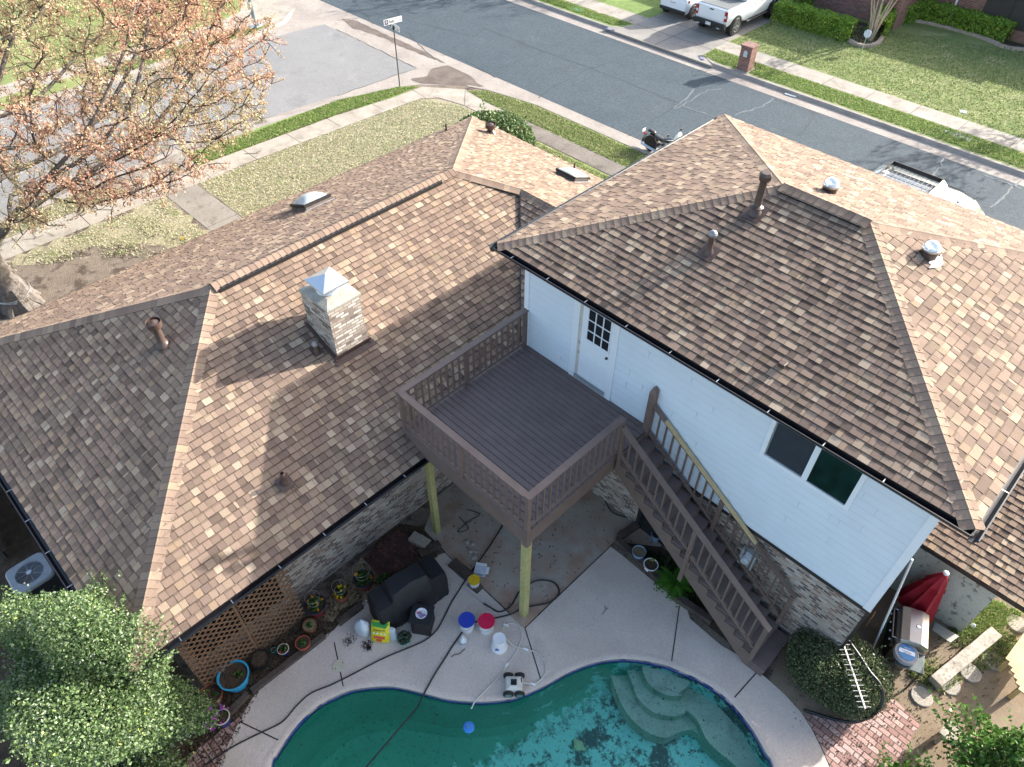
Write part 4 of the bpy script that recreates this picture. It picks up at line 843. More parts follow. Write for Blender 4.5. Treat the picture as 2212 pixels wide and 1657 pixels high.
mb = MB(); mb.box(8.785, 8.83, -.01, 7.1, 0, 6.2); mb.build('corner_board', M['fascia'], house)
# door with nine panes
dr = MB(); dr.box(1.64, 2.42, -.030, -.012, 3.66, 5.72); door = dr.build('door', M['trim'], house, label='white half glazed door onto the deck')
mb = MB(); mb.box(1.76, 2.06, -.036, -.030, 3.80, 4.32); mb.box(2.12, 2.36, -.036, -.030, 3.80, 4.32); mb.build('door_panel', M['trim'], door, bevel=.006)
mb = MB(); mb.box(1.80, 2.38, -.0345, -.0302, 4.80, 5.62); mb.build('pane', M['glass'], door)
mb = MB()
for x in (1.79, 1.985, 2.18, 2.38): mb.box(x-.012, x+.012, -.046, -.030, 4.76, 5.66)
for zz in (4.77, 5.05, 5.33, 5.62): mb.box(1.778, 2.392, -.044, -.0305, zz-.012, zz+.012)
mb.build('muntin', M['trim'], door)
mb = MB(); mb.lathe((2.36, -.022, 4.62), [(.028, 0), (.03, .03), (.022, .05)], 12, Matrix.Rotation(R(90), 3, 'X')); mb.build('handle', M['black'], door)
mb = MB(); mb.box(1.56, 1.64, -.028, -.008, 3.66, 5.74); mb.build('door_frame', blotch('rotten_paint', [(.5, .48, .42), (.62, .6, .55)], 3, .8, (30, .1), 0, 20, extra=[((.22, .14, .07), 4, .58, .06, .8)]), house, label='unpainted rotten door jamb')
mb = MB(); mb.box(1.57, 2.43, -.075, -.0455, 3.56, 3.60); mb.box(1.57, 2.43, -.065, -.046, 3.60, 3.66); mb.build('threshold', M['alu'], house)
# sliding window
wn = MB(); wn.box(5.94, 7.66, -.062, -.012, 4.66, 4.74); wn.box(5.94, 6.02, -.062, -.012, 4.74, 5.74); wn.box(7.58, 7.66, -.062, -.012, 4.74, 5.74); wn.box(6.76, 6.86, -.056, -.012, 4.74, 5.74); wn.box(6.02, 6.76, -.056, -.012, 5.66, 5.74); wn.box(6.86, 7.58, -.056, -.012, 5.66, 5.74)
win = wn.build('window', M['trim'], house, label='white framed sliding window under the eave')
mb = MB(); mb.box(6.02, 6.76, -.034, -.028, 4.74, 5.66); mb.build('screen', M['screen'], win)
mb = MB(); mb.box(6.86, 7.58, -.034, -.028, 4.74, 5.66); mb.build('pane', M['greenglass'], win)
mb = MB(); mb.box(6.02, 6.05, -.044, -.0342, 4.74, 5.66); mb.box(6.05, 6.76, -.044, -.0342, 4.74, 4.77); mb.build('sash', M['alu'], win)
# outlet box, meter
mb = MB(); mb.box(1.03, 1.15, -.06, -.015, 3.78, 3.87); mb.build('outlet_box', M['white'], house, bevel=.01)
mt = MB(); mt.box(6.34, 6.66, -.09, .028, 1.48, 1.98); meter = mt.build('electric_meter', plain('meter_grey', (.42, .48, .50), .4), house, bevel=.01)
mb = MB(); mb.lathe((6.5, -.09, 1.80), [(.115, 0), (.115, .02), (.09, .03), (.088, .10), (.07, .13)], 24, Matrix.Rotation(R(90), 3, 'X')); mb.build('meter_dial', plain('meter_glass', (.5, .55, .56), .15), meter)
mb = MB(); mb.box(3.9, 5.1, -.01, .03, .05, 1.95); mb.build('patio_door', M['glass'], house, label='dark glazed basement opening under the deck')
mb = MB(); mb.box(3.82, 3.9, -.025, .03, 0.05, 2.03); mb.box(5.1, 5.18, -.025, .03, 0.05, 2.03); mb.box(3.9, 5.1, -.025, .03, 1.95, 2.03); mb.build('door_frame', M['fascia'], house)
# upper hip roof
hy = YN+(YFF-YN)/2-.0; sun_ = (ZR-ZE)/(hy-YN); R1 = (3.43, 3.55, ZR); R2 = (5.20, 3.55, ZR)
sN = (ZR-ZE)/(3.55-YN); sF = (ZR-ZE)/(YFF-3.55); sLf = (ZR-ZE)/(3.43-XL); sRt = (ZR-ZE)/(XR-5.20)
shingles((XL, YN, ZE), (1, 0, 0), (0, 1, sN), [[(XL, YN, ZE), (XR, YN, ZE), R2, R1]], house, seed=31, thick=.009, band=.36, bandc=.42, bandp=.7, label='upper roof slope above the white wall')  # stronger bands here paint in the grazing butt shadows
shingles((XL, YFF, ZE), (1, 0, 0), (0, -1, sF), [[(XL, YFF, ZE), (XR, YFF, ZE), R2, R1]], house, seed=32, label='upper roof slope facing the main street')
shingles((XL, YN, ZE), (0, 1, 0), (1, 0, sLf), [[(XL, YN, ZE), (XL, YFF, ZE), R1]], house, seed=33, label='upper hip end on the left')
shingles((XR, YN, ZE), (0, 1, 0), (-1, 0, sRt), [[(XR, YN, ZE), (XR, YFF, ZE), R2]], house, seed=34, label='upper hip end on the right')
uN = Vector((0, -1, -sN)); uF = Vector((0, 1, -sF)); uL = Vector((-1, 0, -sLf)); uR = Vector((1, 0, -sRt))
caps((XL, YN, ZE), R1, uN, uL, house, seed=41, label='hip cap row from the left corner of the upper roof')
caps((XL, YFF, ZE), R1, uF, uL, house, seed=42, label='hip cap row from the far corner of the upper roof')
caps((XR, YN, ZE), R2, uN, uR, house, seed=43, label='hip cap row from the near right corner of the upper roof')
caps((XR, YFF, ZE), R2, uF, uR, house, seed=44, label='hip cap row on the far right of the upper roof')
caps(R1, R2, uN, uF, house, name='ridge_cap', seed=45, vent=.045, wd=.20, label='short ridge cap of the upper roof')
mb = MB(); mb.bar((3.5, 3.55-.178, ZR-.025), (5.15, 3.55-.178, ZR-.025), .012, .055); mb.bar((3.5, 3.55+.178, ZR-.025), (5.15, 3.55+.178, ZR-.025), .012, .055); mb.build('ridge_vent', M['black'], house)
mb = MB(); mb.box(XL+.02, XR-.02, YN+.02, YFF-.02, ZE-.17, ZE-.15); mb.build('soffit', M['fascia'], house)
mb = MB(); mb.box(XL, XR, YN, YN+.025, ZE-.2, ZE-.03); mb.box(XL, XL+.025, YN+.025, YFF, ZE-.2, ZE-.03); mb.box(XR-.025, XR, YN+.025, YFF, ZE-.2, ZE-.03); mb.box(XL+.025, XR-.025, YFF-.025, YFF, ZE-.2, ZE-.03); mb.build('fascia', M['fascia'], house)
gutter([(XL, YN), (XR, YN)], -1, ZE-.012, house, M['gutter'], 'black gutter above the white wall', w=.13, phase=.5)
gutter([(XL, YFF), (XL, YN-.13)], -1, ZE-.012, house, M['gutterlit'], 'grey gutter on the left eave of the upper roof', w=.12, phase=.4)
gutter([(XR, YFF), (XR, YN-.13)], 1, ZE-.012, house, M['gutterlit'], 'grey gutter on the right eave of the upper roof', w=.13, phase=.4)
mb = MB(); mb.box(XL-.03, XR+.03, YFF, YFF+.03, ZE-.06, ZE+.01); mb.box(XF-.02, 0, YF, YF+.02, Z1-.05, Z1+.008); mb.box(XF-.02, XF, YL, YF, Z1-.05, Z1+.008); mb.build('drip_edge', M['gutter'], house)
# chimney
ch = MB(); ch.box(-2.95, -1.97, -3.72, -2.92, 3.7, 5.42); chim = ch.build('chimney', M['chimbrick'], house, label='pale brick chimney')
mb = MB(); mb.loft([[(-2.97, -3.74, 5.42), (-1.95, -3.74, 5.42), (-1.95, -2.90, 5.42), (-2.97, -2.90, 5.42)], [(-2.97, -3.74, 5.47), (-1.95, -3.74, 5.47), (-1.95, -2.90, 5.47), (-2.97, -2.90, 5.47)], [(-2.75, -3.55, 5.54), (-2.2, -3.55, 5.54), (-2.2, -3.1, 5.54), (-2.75, -3.1, 5.54)]]); mb.build('chimney_crown', blotch('mortar_crown', [(.30, .28, .235), (.42, .395, .34)], 6, .9, (40, .25), .5, 25, extra=[((.25, .22, .14), 9, .6, .1, .6)]), chim)
mb = MB(); mb.lathe((-2.47, -3.33, 0), [(.25, 5.50), (.25, 5.60), (.22, 5.62)], 20); mb.build('flue_collar', M['trim'], chim)
mb = MB()
for s in (-1, 1):
    for k in range(14): t = -.2+.4*k/13; mb.bar((-2.47+t, -3.33+s*.2, 5.60), (-2.47+t, -3.33+s*.2, 5.76), .012, .012); mb.bar((-2.47+s*.2, -3.33+t, 5.60), (-2.47+s*.2, -3.33+t, 5.76), .012, .012)
mb.build('spark_screen', M['black'], chim)
mb = MB(); q = .34; cz = 5.76
mb.add([(-2.47-q, -3.33-q*.92, cz), (-2.47+q, -3.33-q*.92, cz), (-2.47+q, -3.33+q*.92, cz), (-2.47-q, -3.33+q*.92, cz), (-2.47-q, -3.33-q*.92, cz-.035), (-2.47+q, -3.33-q*.92, cz-.035), (-2.47+q, -3.33+q*.92, cz-.035), (-2.47-q, -3.33+q*.92, cz-.035), (-2.47, -3.33, cz+.16)], [(0, 1, 8), (1, 2, 8), (2, 3, 8), (3, 0, 8), (0, 4, 5, 1), (1, 5, 6, 2), (2, 6, 7, 3), (3, 7, 4, 0), (7, 6, 5, 4)])
mb.build('chimney_cap', plain('bright_cap_metal', (.66, .70, .74), .28, .75, .04), chim)
mb = MB(); zf = lambda x: Z1+(XN-x)*sln
mb.bar((-1.90, -3.85, zf(-1.9)+.02), (-1.90, -2.80, zf(-1.9)+.02), .16, .012, up=(sln, 0, 1)); mb.bar((-1.96, -3.8, zf(-1.96)+.06), (-1.96, -2.85, zf(-1.96)+.06), .02, .10); mb.bar((-3.0, -3.76, zf(-3.0)+.04), (-1.92, -3.76, zf(-1.92)+.04), .08, .02); mb.bar((-3.0, -2.88, zf(-3.0)+.04), (-1.92, -2.88, zf(-1.92)+.04), .08, .02); mb.build('chimney_flashing', M['flash'], chim)
# roof penetrations
def flashplate(p, nrm, up, w, h, mb):
    nrm = Vector(nrm).normalized(); v = (Vector(up)-nrm*Vector(up).dot(nrm)).normalized(); u = v.cross(nrm); p = Vector(p)+nrm*.022
    mb.add([p+u*a*w/2+v*b*h/2+nrm*c for c in (0, .006) for a, b in ((-1, -1), (1, -1), (1, 1), (-1, 1))], [(3, 2, 1, 0), (4, 5, 6, 7), (0, 1, 5, 4), (1, 2, 6, 5), (2, 3, 7, 6), (3, 0, 4, 7)])
def vent(p, nrm, r, h, cap, label, plate=.28, coll=None):
    mb = MB(); flashplate(p, nrm, (0, 0, 1), plate, plate*1.1, mb); v = mb.build('vent_pipe', M['flash'], house, label=label)
    p = Vector(p); mb = MB(); mb.lathe(p, [(r*1.9, .0), (r*1.3, .09), (r, .12), (r, h), (r*.8, h), (r*.8, h-.1)], 18, cap1=True); mb.build('pipe', M['pipe'], v, smooth=True)
    if coll: mb = MB(); mb.lathe(p+Vector((0, 0, coll)), [(r, .03), (r*1.8, 0), (r*1.8, -.015), (r, -.01)], 18, cap0=False, cap1=False); mb.build('storm_collar', M['pipe'], v)
    if cap == 'round':
        mb = MB(); mb.lathe(p+Vector((0, 0, h)), [(r*1.75, -.05), (r*1.8, .08), (r*1.7, .08), (r*1.65, -.02), (r*1.0, -.02)], 20, cap0=False, cap1=False); mb.lathe(p+Vector((0, 0, h+.03)), [(r*1.3, 0), (r*1.28, .02), (r*.1, .06)], 20); mb.build('vent_cap', M['pipe'], v)
    elif cap == 'hex':
        mb = MB(); mb.lathe(p+Vector((0, 0, h-.03)), [(r*1.25, 0), (r*1.7, .04), (r*1.7, .11), (r*1.25, .16)], 6); mb.build('vent_cap', M['flash'], v)
    elif cap == 'dome':
        mb = MB(); mb.lathe(p+Vector((0, 0, h-.04)), [(r*1.35, 0), (r*1.6, .03), (r*1.6, .05), (r*1.2, .09), (r*.5, .12)], 16); mb.build('vent_cap', plain('grey_cap', (.30, .29, .29), .4, .4), v)
    return v
vent((-.43, -6.19, 3.54), (sln, 0, 1), .05, .30, None, 'small plumbing vent on the lower slope above the brick wall')
vent((-4.43, -6.29, Z1+(-6.29-YL)*sle), (0, -sle, 1), .085, .56, 'round', 'brown round topped vent on the shaded hip end')
vent((-2.36, -3.98, zf(-2.36)), (sln, 0, 1), .045, .2, 'dome', 'small vent in the shadow beside the chimney', .22)
vent((-8.05, 6.65, Z1+(YF-6.65)*slw), (0, slw, 1), .10, .26, 'round', 'wide round vent near the street corner of the lower roof')
vent((-9.44, 5.9, Z1+(-9.44-XF)*slf), (-slf, 0, 1), .035, .24, None, 'thin plumbing vent by the street corner hip', .2)
vent((-4.75, 7.13, Z1+(YF-7.13)*slw), (0, slw, 1), .03, .22, None, 'thin vent pipe at the front eave', .16)
vent((3.39, 2.73, ZE+(2.73-YN)*sN), (0, -sN, 1), .072, .74, 'hex', 'tall hexagon capped flue on the upper roof', .38, .16)
vent((3.24, 1.53, ZE+(1.53-YN)*sN), (0, -sN, 1), .055, .43, 'dome', 'shorter flue with a grey cap on the upper roof', .34)
mb = MB(); pz = ZE+(.28-YN)*sN; mb.box(5.60, 5.72, .22, .34, pz+.0, pz+.075); mb.build('roof_anchor', M['flash'], house, bevel=.01)
def suntube(p, nrm, label, r=.15, hh=.16):
    mb = MB(); mb.lathe(p, [(r*1.0, -.08), (r*.98, hh)], 28); t = mb.build('sun_tunnel', M['flash'], house, label=label)
    mb = MB(); mb.lathe(Vector(p)+Vector((0, 0, hh)), [(r*1.06, -.02), (r*1.06, .012), (r*.98, .014)], 28); mb.build('ring', M['alu'], t)
    mb = MB(); mb.lathe(Vector(p)+Vector((0, 0, hh+.01)), [(r*math.cos(a), r*.95*math.sin(a)) for a in np.linspace(0, math.pi/2*.97, 9)], 28); mb.build('dome', M['acrylic'], t, smooth=True)
    mb = MB(); mb.lathe(Vector(p)+Vector((0, 0, hh)), [(r*.9, .012), (r*.75, .05), (r*.2, .03)], 28); mb.build('reflector', M['chrome'], t, smooth=True)
    return t
suntube((3.98, 4.52, ZE+(YFF-4.52)*sF), None, 'clear dome sun tunnel just past the upper ridge')
suntube((6.28, 3.9, ZE+(XR-6.28)*sRt), None, 'clear dome sun tunnel on the right hip with a loose white flashing')
mb = MB(); fz = lambda x, y: ZE+(XR-x)*sRt+.03
pl = [onplane(*T(0, 2, 1620+a*.633*0, 0), (0, 0, 0), (0, 0, 1)) for a in (0,)]
fp = [(3500+a*.2698, 850+b*.2698) for a, b in [(800, 740), (900, 640), (955, 665), (985, 620), (1005, 760), (960, 805), (805, 822), (845, 775)]]
fw_ = [onplane(a/1.8517, b/1.8517, (XR, 0, ZE+.035), (sRt, 0, 1)) for a, b in fp]
mb.add(fw_+[p+Vector((0, 0, -.006)) for p in fw_], [tuple(range(8))[::-1], tuple(range(8, 16))]+[(i, (i+1) % 8, (i+1) % 8+8, i+8) for i in range(8)]); mb.build('loose_flashing', M['white'], house)
def skylight(corner, ux, vx, nrm, w, l, h, label, flare):
    u = Vector(ux).normalized(); v = Vector(vx).normalized(); n_ = Vector(nrm).normalized(); c = Vector(corner)
    P = lambda a, b, z: c+u*a+v*b+n_*z
    mb = MB(); mb.loft([[P(0, 0, 0), P(w, 0, 0), P(w, l, 0), P(0, l, 0)], [P(0, 0, h), P(w, 0, h), P(w, l, h), P(0, l, h)]]); s = mb.build('skylight', plain('skylight_kerb', (.13, .10, .09), .6), house, label=label)
    mb = MB(); mb.loft([[P(-.02, -.02, h*.55), P(w+.02, -.02, h*.55), P(w+.02, l+.02, h*.55), P(-.02, l+.02, h*.55)], [P(-.03, -.03, h), P(w+.03, -.03, h), P(w+.03, l+.03, h), P(-.03, l+.03, h)], [P(.03, .03, h+.015), P(w-.03, .03, h+.015), P(w-.03, l-.03, h+.015), P(.03, l-.03, h+.015)]]); mb.build('frame', M['fascia'], s)
    mb = MB(); m = 10; vs = []; fs = []
    for i in range(m+1):
        for j in range(m+1):
            a, b = i/m, j/m; hgt = (1-abs(2*a-1)**3)*(1-abs(2*b-1)**3); vs.append(P(.01+a*(w-.02), .01+b*(l-.02), h+.012+flare*hgt))
    for i in range(m):
        for j in range(m): q = i*(m+1)+j; fs.append((q, q+m+1, q+m+2, q+1))
    mb.add(vs, fs); mb.build('dome', M['skylight'], s, smooth=True)
    mb = MB(); mb.loft([[P(-.08, -.08, .02), P(-.02, -.08, .02), P(-.02, l+.08, .02), P(-.08, l+.08, .02)], [P(-.08, -.08, .03), P(-.02, -.08, .03), P(-.02, l+.08, .03), P(-.08, l+.08, .03)]]); mb.build('flashing', M['steel'], s)
skylight((-7.30, -.92, Z1+(-7.30-XF)*slf), (-1, 0, -slf), (0, 1, 0), (-slf, 0, 1), .86, .80, .17, 'domed skylight on the side street slope', .15)
skylight((-3.72, 5.92, Z1+(YF-5.92)*slw), (-1, 0, 0), (0, 1, -slw), (0, slw, 1), .75, .70, .15, 'domed skylight on the front slope beside the upper roof', .10)
# cedar lattice screen along the brick wall
def lattice(p0, p1, z0, z1, label):
    p0 = Vector(p0); p1 = Vector(p1); Ln = (p1-p0).length; d = (p1-p0).normalized(); nn = Vector((d.y, -d.x, 0)); mb = MB(); H = z1-z0
    sp = .172
    for lay, sgn in ((0, 1), (1, -1)):
        k = -H
        while k < Ln+H:
            # 45 degree slat from (k,0) to (k+sgn*H,H) clipped to the panel
            a0, b0 = (k, 0); a1, b1 = (k+sgn*H, H)
            t0, t1 = 0, 1
            if a1 != a0:
                ta = (0-a0)/(a1-a0); tb = (Ln-a0)/(a1-a0); lo, hi = min(ta, tb), max(ta, tb); t0 = max(t0, lo); t1 = min(t1, hi)
            if t1-t0 > .01:
                A = p0+d*(a0+(a1-a0)*t0)+Vector((0, 0, z0+H*t0))+nn*(.009*lay); B = p0+d*(a0+(a1-a0)*t1)+Vector((0, 0, z0+H*t1))+nn*(.009*lay)
                mb.bar(A, B, .008, .040, up=d.cross(Vector((0, 0, 1))).cross(B-A) if False else (0, 0, 1))
            k += sp
    o = mb.build('lattice_panel', M['cedar'])
    for a, b in ((p0, p0+d*.05), (p1-d*.05, p1)):
        pass
    tag(o, label, 'lattice panel', 'cedar lattice panels against the brick wall'); return o
mb = MB(); mb.box(-.248, -.235, -9.1, -7.1, .5, 2.2); mb.build('window', M['glass'], house, label='dark window pane added behind the cedar lattice to darken its gaps')  # dark glass added on the wall so the lattice gaps look darker
lattice((.18, -9.28, 0), (.18, -8.14, 0), .02, 2.36, 'left cedar lattice panel nearer the big shrub')
lattice((.18, -8.07, 0), (.18, -6.95, 0), .02, 2.36, 'right cedar lattice panel nearer the flower pots')
mb = MB(); mb.bar((.16, -8.11, 0), (.16, -8.11, 2.6), .05, .05); o = mb.build('post', M['cedar']); tag(o, 'thin post between the two lattice panels', 'post')

# ------------------------------------------------------------------ raised deck
dk = thing('raised_deck', 'brown painted upstairs deck with railings and a long outside staircase', 'deck', (1.8, -1.8, 0))
ZD = 3.498; XB, YD = 3.646, -3.673; RT = ZD+1.067
nb = 26; bw = (abs(YD)-.02)/nb
mb = MB()
for i in range(nb):
    y1 = -.02-i*bw; mb.box(0+.0, XB-.0, y1-bw+.012, y1, ZD-.028, ZD)
o = mb.build('floor', M['deck'], dk, bevel=.003, label='brown painted floor boards')
mb = MB(); mb.box(.08, XB-.08, YD+.08, -.03, ZD-.040, ZD-.031); mb.build('gap_darkening_sheet', M['black'], dk)  # black sheet added below the boards to darken the gaps between them
mb = MB(); mb.box(.02, XB-.03, YD+.03, YD+.07, 3.015, ZD-.03); mb.box(XB-.07, XB-.03, YD+.07, -.02, 3.015, ZD-.03); mb.box(.02, .06, YD+.07, -.02, 3.42, ZD-.03); mb.build('rim_board', M['railp'], dk, bevel=.004)
mb = MB()
for y in np.arange(-3.4, -.2, .42): mb.box(.6, XB-.08, y, y+.04, 3.24, ZD-.03)
mb.box(.5, .54, YD+.07, -.02, 3.10, ZD-.03); mb.build('joist', M['treated'], dk)
def cap_rail(a, b, w=.14, h=.035, mat='railp', label=None, zoff=0):
    mb = MB(); mb.bar(a, b, w, h); return mb.build('top_rail', M[mat], dk, bevel=.004, label=label)
xl, xr, yn = .06, XB-.05, YD+.05
cap_rail((xl, -.01, RT-.018), (xl, YD+.0, RT-.018)); cap_rail((xl+.07, yn, RT-.018), (xr-.07, yn, RT-.018)); cap_rail((xr, YD, RT-.018), (xr, -1.0, RT-.018))
def railing(a, b, posts, zb0, zb1, zt0, zt1, nbal, mat='railp', rails=True):
    """rails and balusters between two plan points"""
    a = Vector(a); b = Vector(b)
    if rails:
        mb = MB(); mb.bar((a.x, a.y, zb0), (b.x, b.y, zb1), .045, .07); mb.build('bottom_rail', M[mat], dk)
        mb = MB(); mb.bar((a.x, a.y, zt0), (b.x, b.y, zt1), .045, .07); mb.build('upper_rail', M[mat], dk)
    for i in range(nbal):
        t = (i+1)/(nbal+1); x = a.x+(b.x-a.x)*t; y = a.y+(b.y-a.y)*t; s0 = zb0+(zb1-zb0)*t; s1 = zt0+(zt1-zt0)*t
        mb = MB(); d = (b-a).normalized(); sd_ = Vector((d.y, -d.x))*.0
        mb.box(x-.018, x+.018, y-.018, y+.018, s0-.03, s1-.005); mb.build('baluster', M[mat], dk)
def rpost(x, y, z0, z1, s=.09, mat='railp', name='post', top=None):
    mb = MB(); mb.box(x-s/2, x+s/2, y-s/2, y+s/2, z0, z1); return mb.build(name, M[mat], dk, bevel=.004)
for (x, y) in ((xl, -.06), (xl, -1.86), (xl, yn), (1.84, yn), (xr, yn), (xr, -1.03)): rpost(x, y, ZD if (x, y) != (xr, yn) else ZD-.0, RT-.035)
mb = MB(); mb.box(XB-.03, XB+.0, YD-.0, YD+.12, 2.98, ZD-.03); mb.box(XB-.14, XB-.03, YD-.0, YD+.03, 2.98, ZD-.03); mb.build('corner_trim', M['railp'], dk)
zb, zt = ZD+.10, RT-.075
railing((xl, -.10), (xl, -1.82), 0, zb, zb, zt, zt, 9); railing((xl, -1.90), (xl, yn+.04), 0, zb, zb, zt, zt, 9)
railing((xl+.05, yn), (1.80, yn), 0, zb, zb, zt, zt, 9); railing((1.88, yn), (xr-.05, yn), 0, zb, zb, zt, zt, 9)
railing((xr, yn+.05), (xr, -1.08), 0, zb, zb, zt, zt, 13)
# support posts
mb = MB(); mb.box(XB-.20, XB-.05, YD+.05, YD+.20, .02, 3.05); mb.build('support_post', M['treated'], dk, bevel=.005, label='green tinted timber post at the free corner')
mb = MB(); mb.box(.50, .64, -3.57, -3.43, .0, 3.25); mb.build('support_post', M['treated'], dk, bevel=.005, label='timber post near the brick wall')
mb = MB(); mb.box(XB-.36, XB+.10, YD-.10, YD+.34, -.02, .03); mb.build('footing', M['slab'], dk, bevel=.01)
# stairs
rise, run, n_t = .197, .265, 15
ys0, ys1 = -1.04, -.12
for k in range(n_t):
    x0 = XB+run*k-.02; z = ZD-rise*(k+1); mb = MB(); mb.box(x0, x0+run+.035, ys0, ys1, z-.035, z); mb.box(x0+.022, x0+.042, ys0+.03, ys1-.03, z, z+rise-.036); mb.build('stair_tread', M['deck'], dk, bevel=.003)
xe = XB+run*n_t; mb = MB(); mb.box(xe-.02, xe+.33, ys0-.06, ys1+.05, .26, .32); mb.box(xe+.0, xe+.31, ys0-.03, ys1+.02, 0, .26); mb.build('bottom_step', M['deck'], dk, bevel=.004)
sl_ = rise/run
for y in (ys0-.02, ys1+.02):
    mb = MB(); prof = []
    top = []; bot = []
    for k in range(n_t):
        x0 = XB+run*k-.02; z = ZD-rise*(k+1)-.035; top += [(x0+.02, z), (x0+run+.02, z)]
    bot = [(XB, ZD-.48), (xe-.05, .02), (xe+.0, .02)]
    poly = top+[(xe, .02), (xe-.12, .02), (XB, ZD-.50)]
    vs = [(p[0], y+s, p[1]) for s in (-.02, .02) for p in poly]; m = len(poly)
    tt = tessellate_polygon([[Vector((p[0], p[1], 0)) for p in poly]])
    mb.add(vs, [t for t in tt]+[tuple(i+m for i in t)[::-1] for t in tt]+[(i, (i+1) % m, (i+1) % m+m, i+m) for i in range(m)]); mb.build('stringer', M['railp'], dk)
yN, yF = ys0-.03, ys1+.02
nz0, nz1 = 4.36, 1.72
cap_rail((3.66, yN, nz0-.0), (7.66, yN, nz1-.02), .13, .035)
cap_rail((3.66, yF, 4.30), (4.02, yF, 4.30-.65*.36), .085, .035); cap_rail((4.02, yF, 4.30-.65*.36), (6.55, yF, 4.30-.65*2.89), .085, .036, 'rawpine', 'raw unpainted length of the wall side handrail'); cap_rail((6.55, yF, 4.30-.65*2.89), (7.66, yF, 4.30-.65*4.0), .085, .035)
railing((3.70, yN), (5.62, yN), 0, 3.59, 3.59-.69*1.92, nz0-.06, nz0-.06-.66*1.92, 9); railing((5.72, yN), (7.54, yN), 0, 3.59-.72*2.02, .80, nz0-.06-.66*2.02, nz1+.02, 9)
railing((3.70, yF), (5.58, yF), 0, 3.45, 3.45-.69*1.88, 4.24, 4.24-.65*1.88, 9); railing((5.68, yF), (7.54, yF), 0, 3.45-.69*1.98, .82, 4.24-.65*1.98, 4.24-.65*3.84, 9)
rpost(5.67, yN, 1.12, nz0-.66*2.0-.03, .09); rpost(7.60, yN, .32, 1.72, .09); rpost(5.63, yF, 1.6, 4.24-.65*1.93, .09); rpost(7.60, yF, .32, 1.68, .09); rpost(3.70, yN, 3.2, 4.32, .07)
mb = MB(); mb.loft([[(3.56, -.16, 3.1), (3.70, -.16, 3.1), (3.70, -.03, 3.1), (3.56, -.03, 3.1)], [(3.56, -.16, 4.60), (3.70, -.16, 4.60), (3.70, -.03, 4.66), (3.56, -.03, 4.66)], [(3.62, -.12, 4.70), (3.64, -.12, 4.70), (3.64, -.05, 4.74), (3.62, -.05, 4.74)]]); mb.build('newel_post', M['railp'], dk)
# weathered shed to the right
sh = thing('shed', 'low shed with brown shingles and peeling weathered plywood wall', 'shed', (10.4, 5, 0))
mb = MB(); mb.box(8.86, 10.47, 2.81, 2.85, .0, 1.86); mb.box(10.43, 10.47, 2.85, 7.0, 0, 1.86); mb.build('wall', M['plywood'], sh)
se = 2.0; y0 = 2.62
shingles((8.86, y0, se), (1, 0, 0), (0, 1, .22), [[(8.86, y0, se), (10.95, y0, se), (10.95, 7.4, se+4.78*.22), (8.86, 7.4, se+4.78*.22)]], sh, seed=51, label='low sloping shingled roof')
mb = MB(); mb.box(8.86, 10.97, y0-.02, y0, se-.10, se); mb.box(10.95, 10.97, y0, 7.4, se-.10, se-.02); mb.build('fascia', M['fascia'], sh)
# ------------------------------------------------------------------ things in the back yard
def root_at(name, p, label, cat, group=None, rz=0): return thing(name, label, cat, (p.x, p.y, p.z if len(p) > 2 else 0), rz, group)
def bucket(name, p, r, h, lid, label, lidmat, bodymat='white', handle=True):
    t = root_at(name, p, label, 'bucket'); c = Vector(p)
    mb = MB(); mb.lathe(c, [(r*.86, .0), (r*.88, .01), (r*.97, h*.85), (r*1.02, h*.86), (r*1.02, h*.93), (r, h*.97)], 28); mb.build('body', M[bodymat], t)
    if lid:
        mb = MB(); mb.lathe(c, [(r*1.06, h*.95), (r*1.08, h*1.0), (r*1.06, h*1.03), (r*.95, h*1.03), (r*.93, h*1.01), (r*.35, h*1.01), (r*.33, h*1.03), (r*.28, h*1.03), (r*.26, h*1.012)], 28); mb.build('lid', M[lidmat], t)
    if handle:
        mb = MB(); mb.tube([c+Vector((r*1.05*math.cos(a), r*1.05*math.sin(a)-.02, h*.86-abs(math.sin(a))*.10)) for a in np.linspace(-math.pi, 0, 12)], .005, 6); mb.build('handle', M['alu'], t)
    return t, c
k = .0117   # metres per photo tile reading here
t, c = bucket('bucket', W(2, 1, 822, 775), .17, .36, 1, 'white bucket with a blue lid', 'blue')
mb = MB(); mb.lathe(c, [(.164, .12), (.1665, .22)], 28, cap0=False, cap1=False); 
t, c = bucket('bucket', W(2, 1, 945, 782), .17, .36, 1, 'white bucket with a bright red lid', 'red')
t, c = bucket('bucket', W(2, 1, 868, 505), .125, .22, 1, 'small white bucket with a yellow lid', 'yellow')
# upturned bucket with a blue logo
p = W(2, 1, 1025, 895); t = root_at('bucket', p, 'white bucket standing upside down with a blue emblem', 'bucket')
mb = MB(); mb.lathe(p, [(.175, .0), (.175, .04), (.162, .045), (.165, .075), (.155, .08), (.14, .37), (.132, .385), (.12, .38), (.06, .376)], 28); mb.build('body', M['white'], t)
ang = math.atan2(CAM.y-p.y, CAM.x-p.x)-.35
def on_cyl(p, r, z, a0, w_, txt=None, h=.1): pass
fm = frame(p+Vector((math.cos(ang)*.1605, math.sin(ang)*.1605, .17)), (-math.sin(ang), math.cos(ang), 0), (-.09*math.cos(ang), -.09*math.sin(ang), 1))
mb = MB(); mb.add([fm @ Vector(q) for q in [(-.05, -.05, 0), (-.02, -.055, .003), (.0, -.01, .004), (.05, -.04, 0), (.03, .0, .002), (.05, .05, -.002), (.01, .03, .003), (-.03, .06, .0), (-.02, .01, .003)]], [(0, 1, 2, 8), (2, 3, 4), (4, 5, 6), (6, 7, 8), (2, 4, 6, 8)]); mb.build('emblem', M['blue'], t)
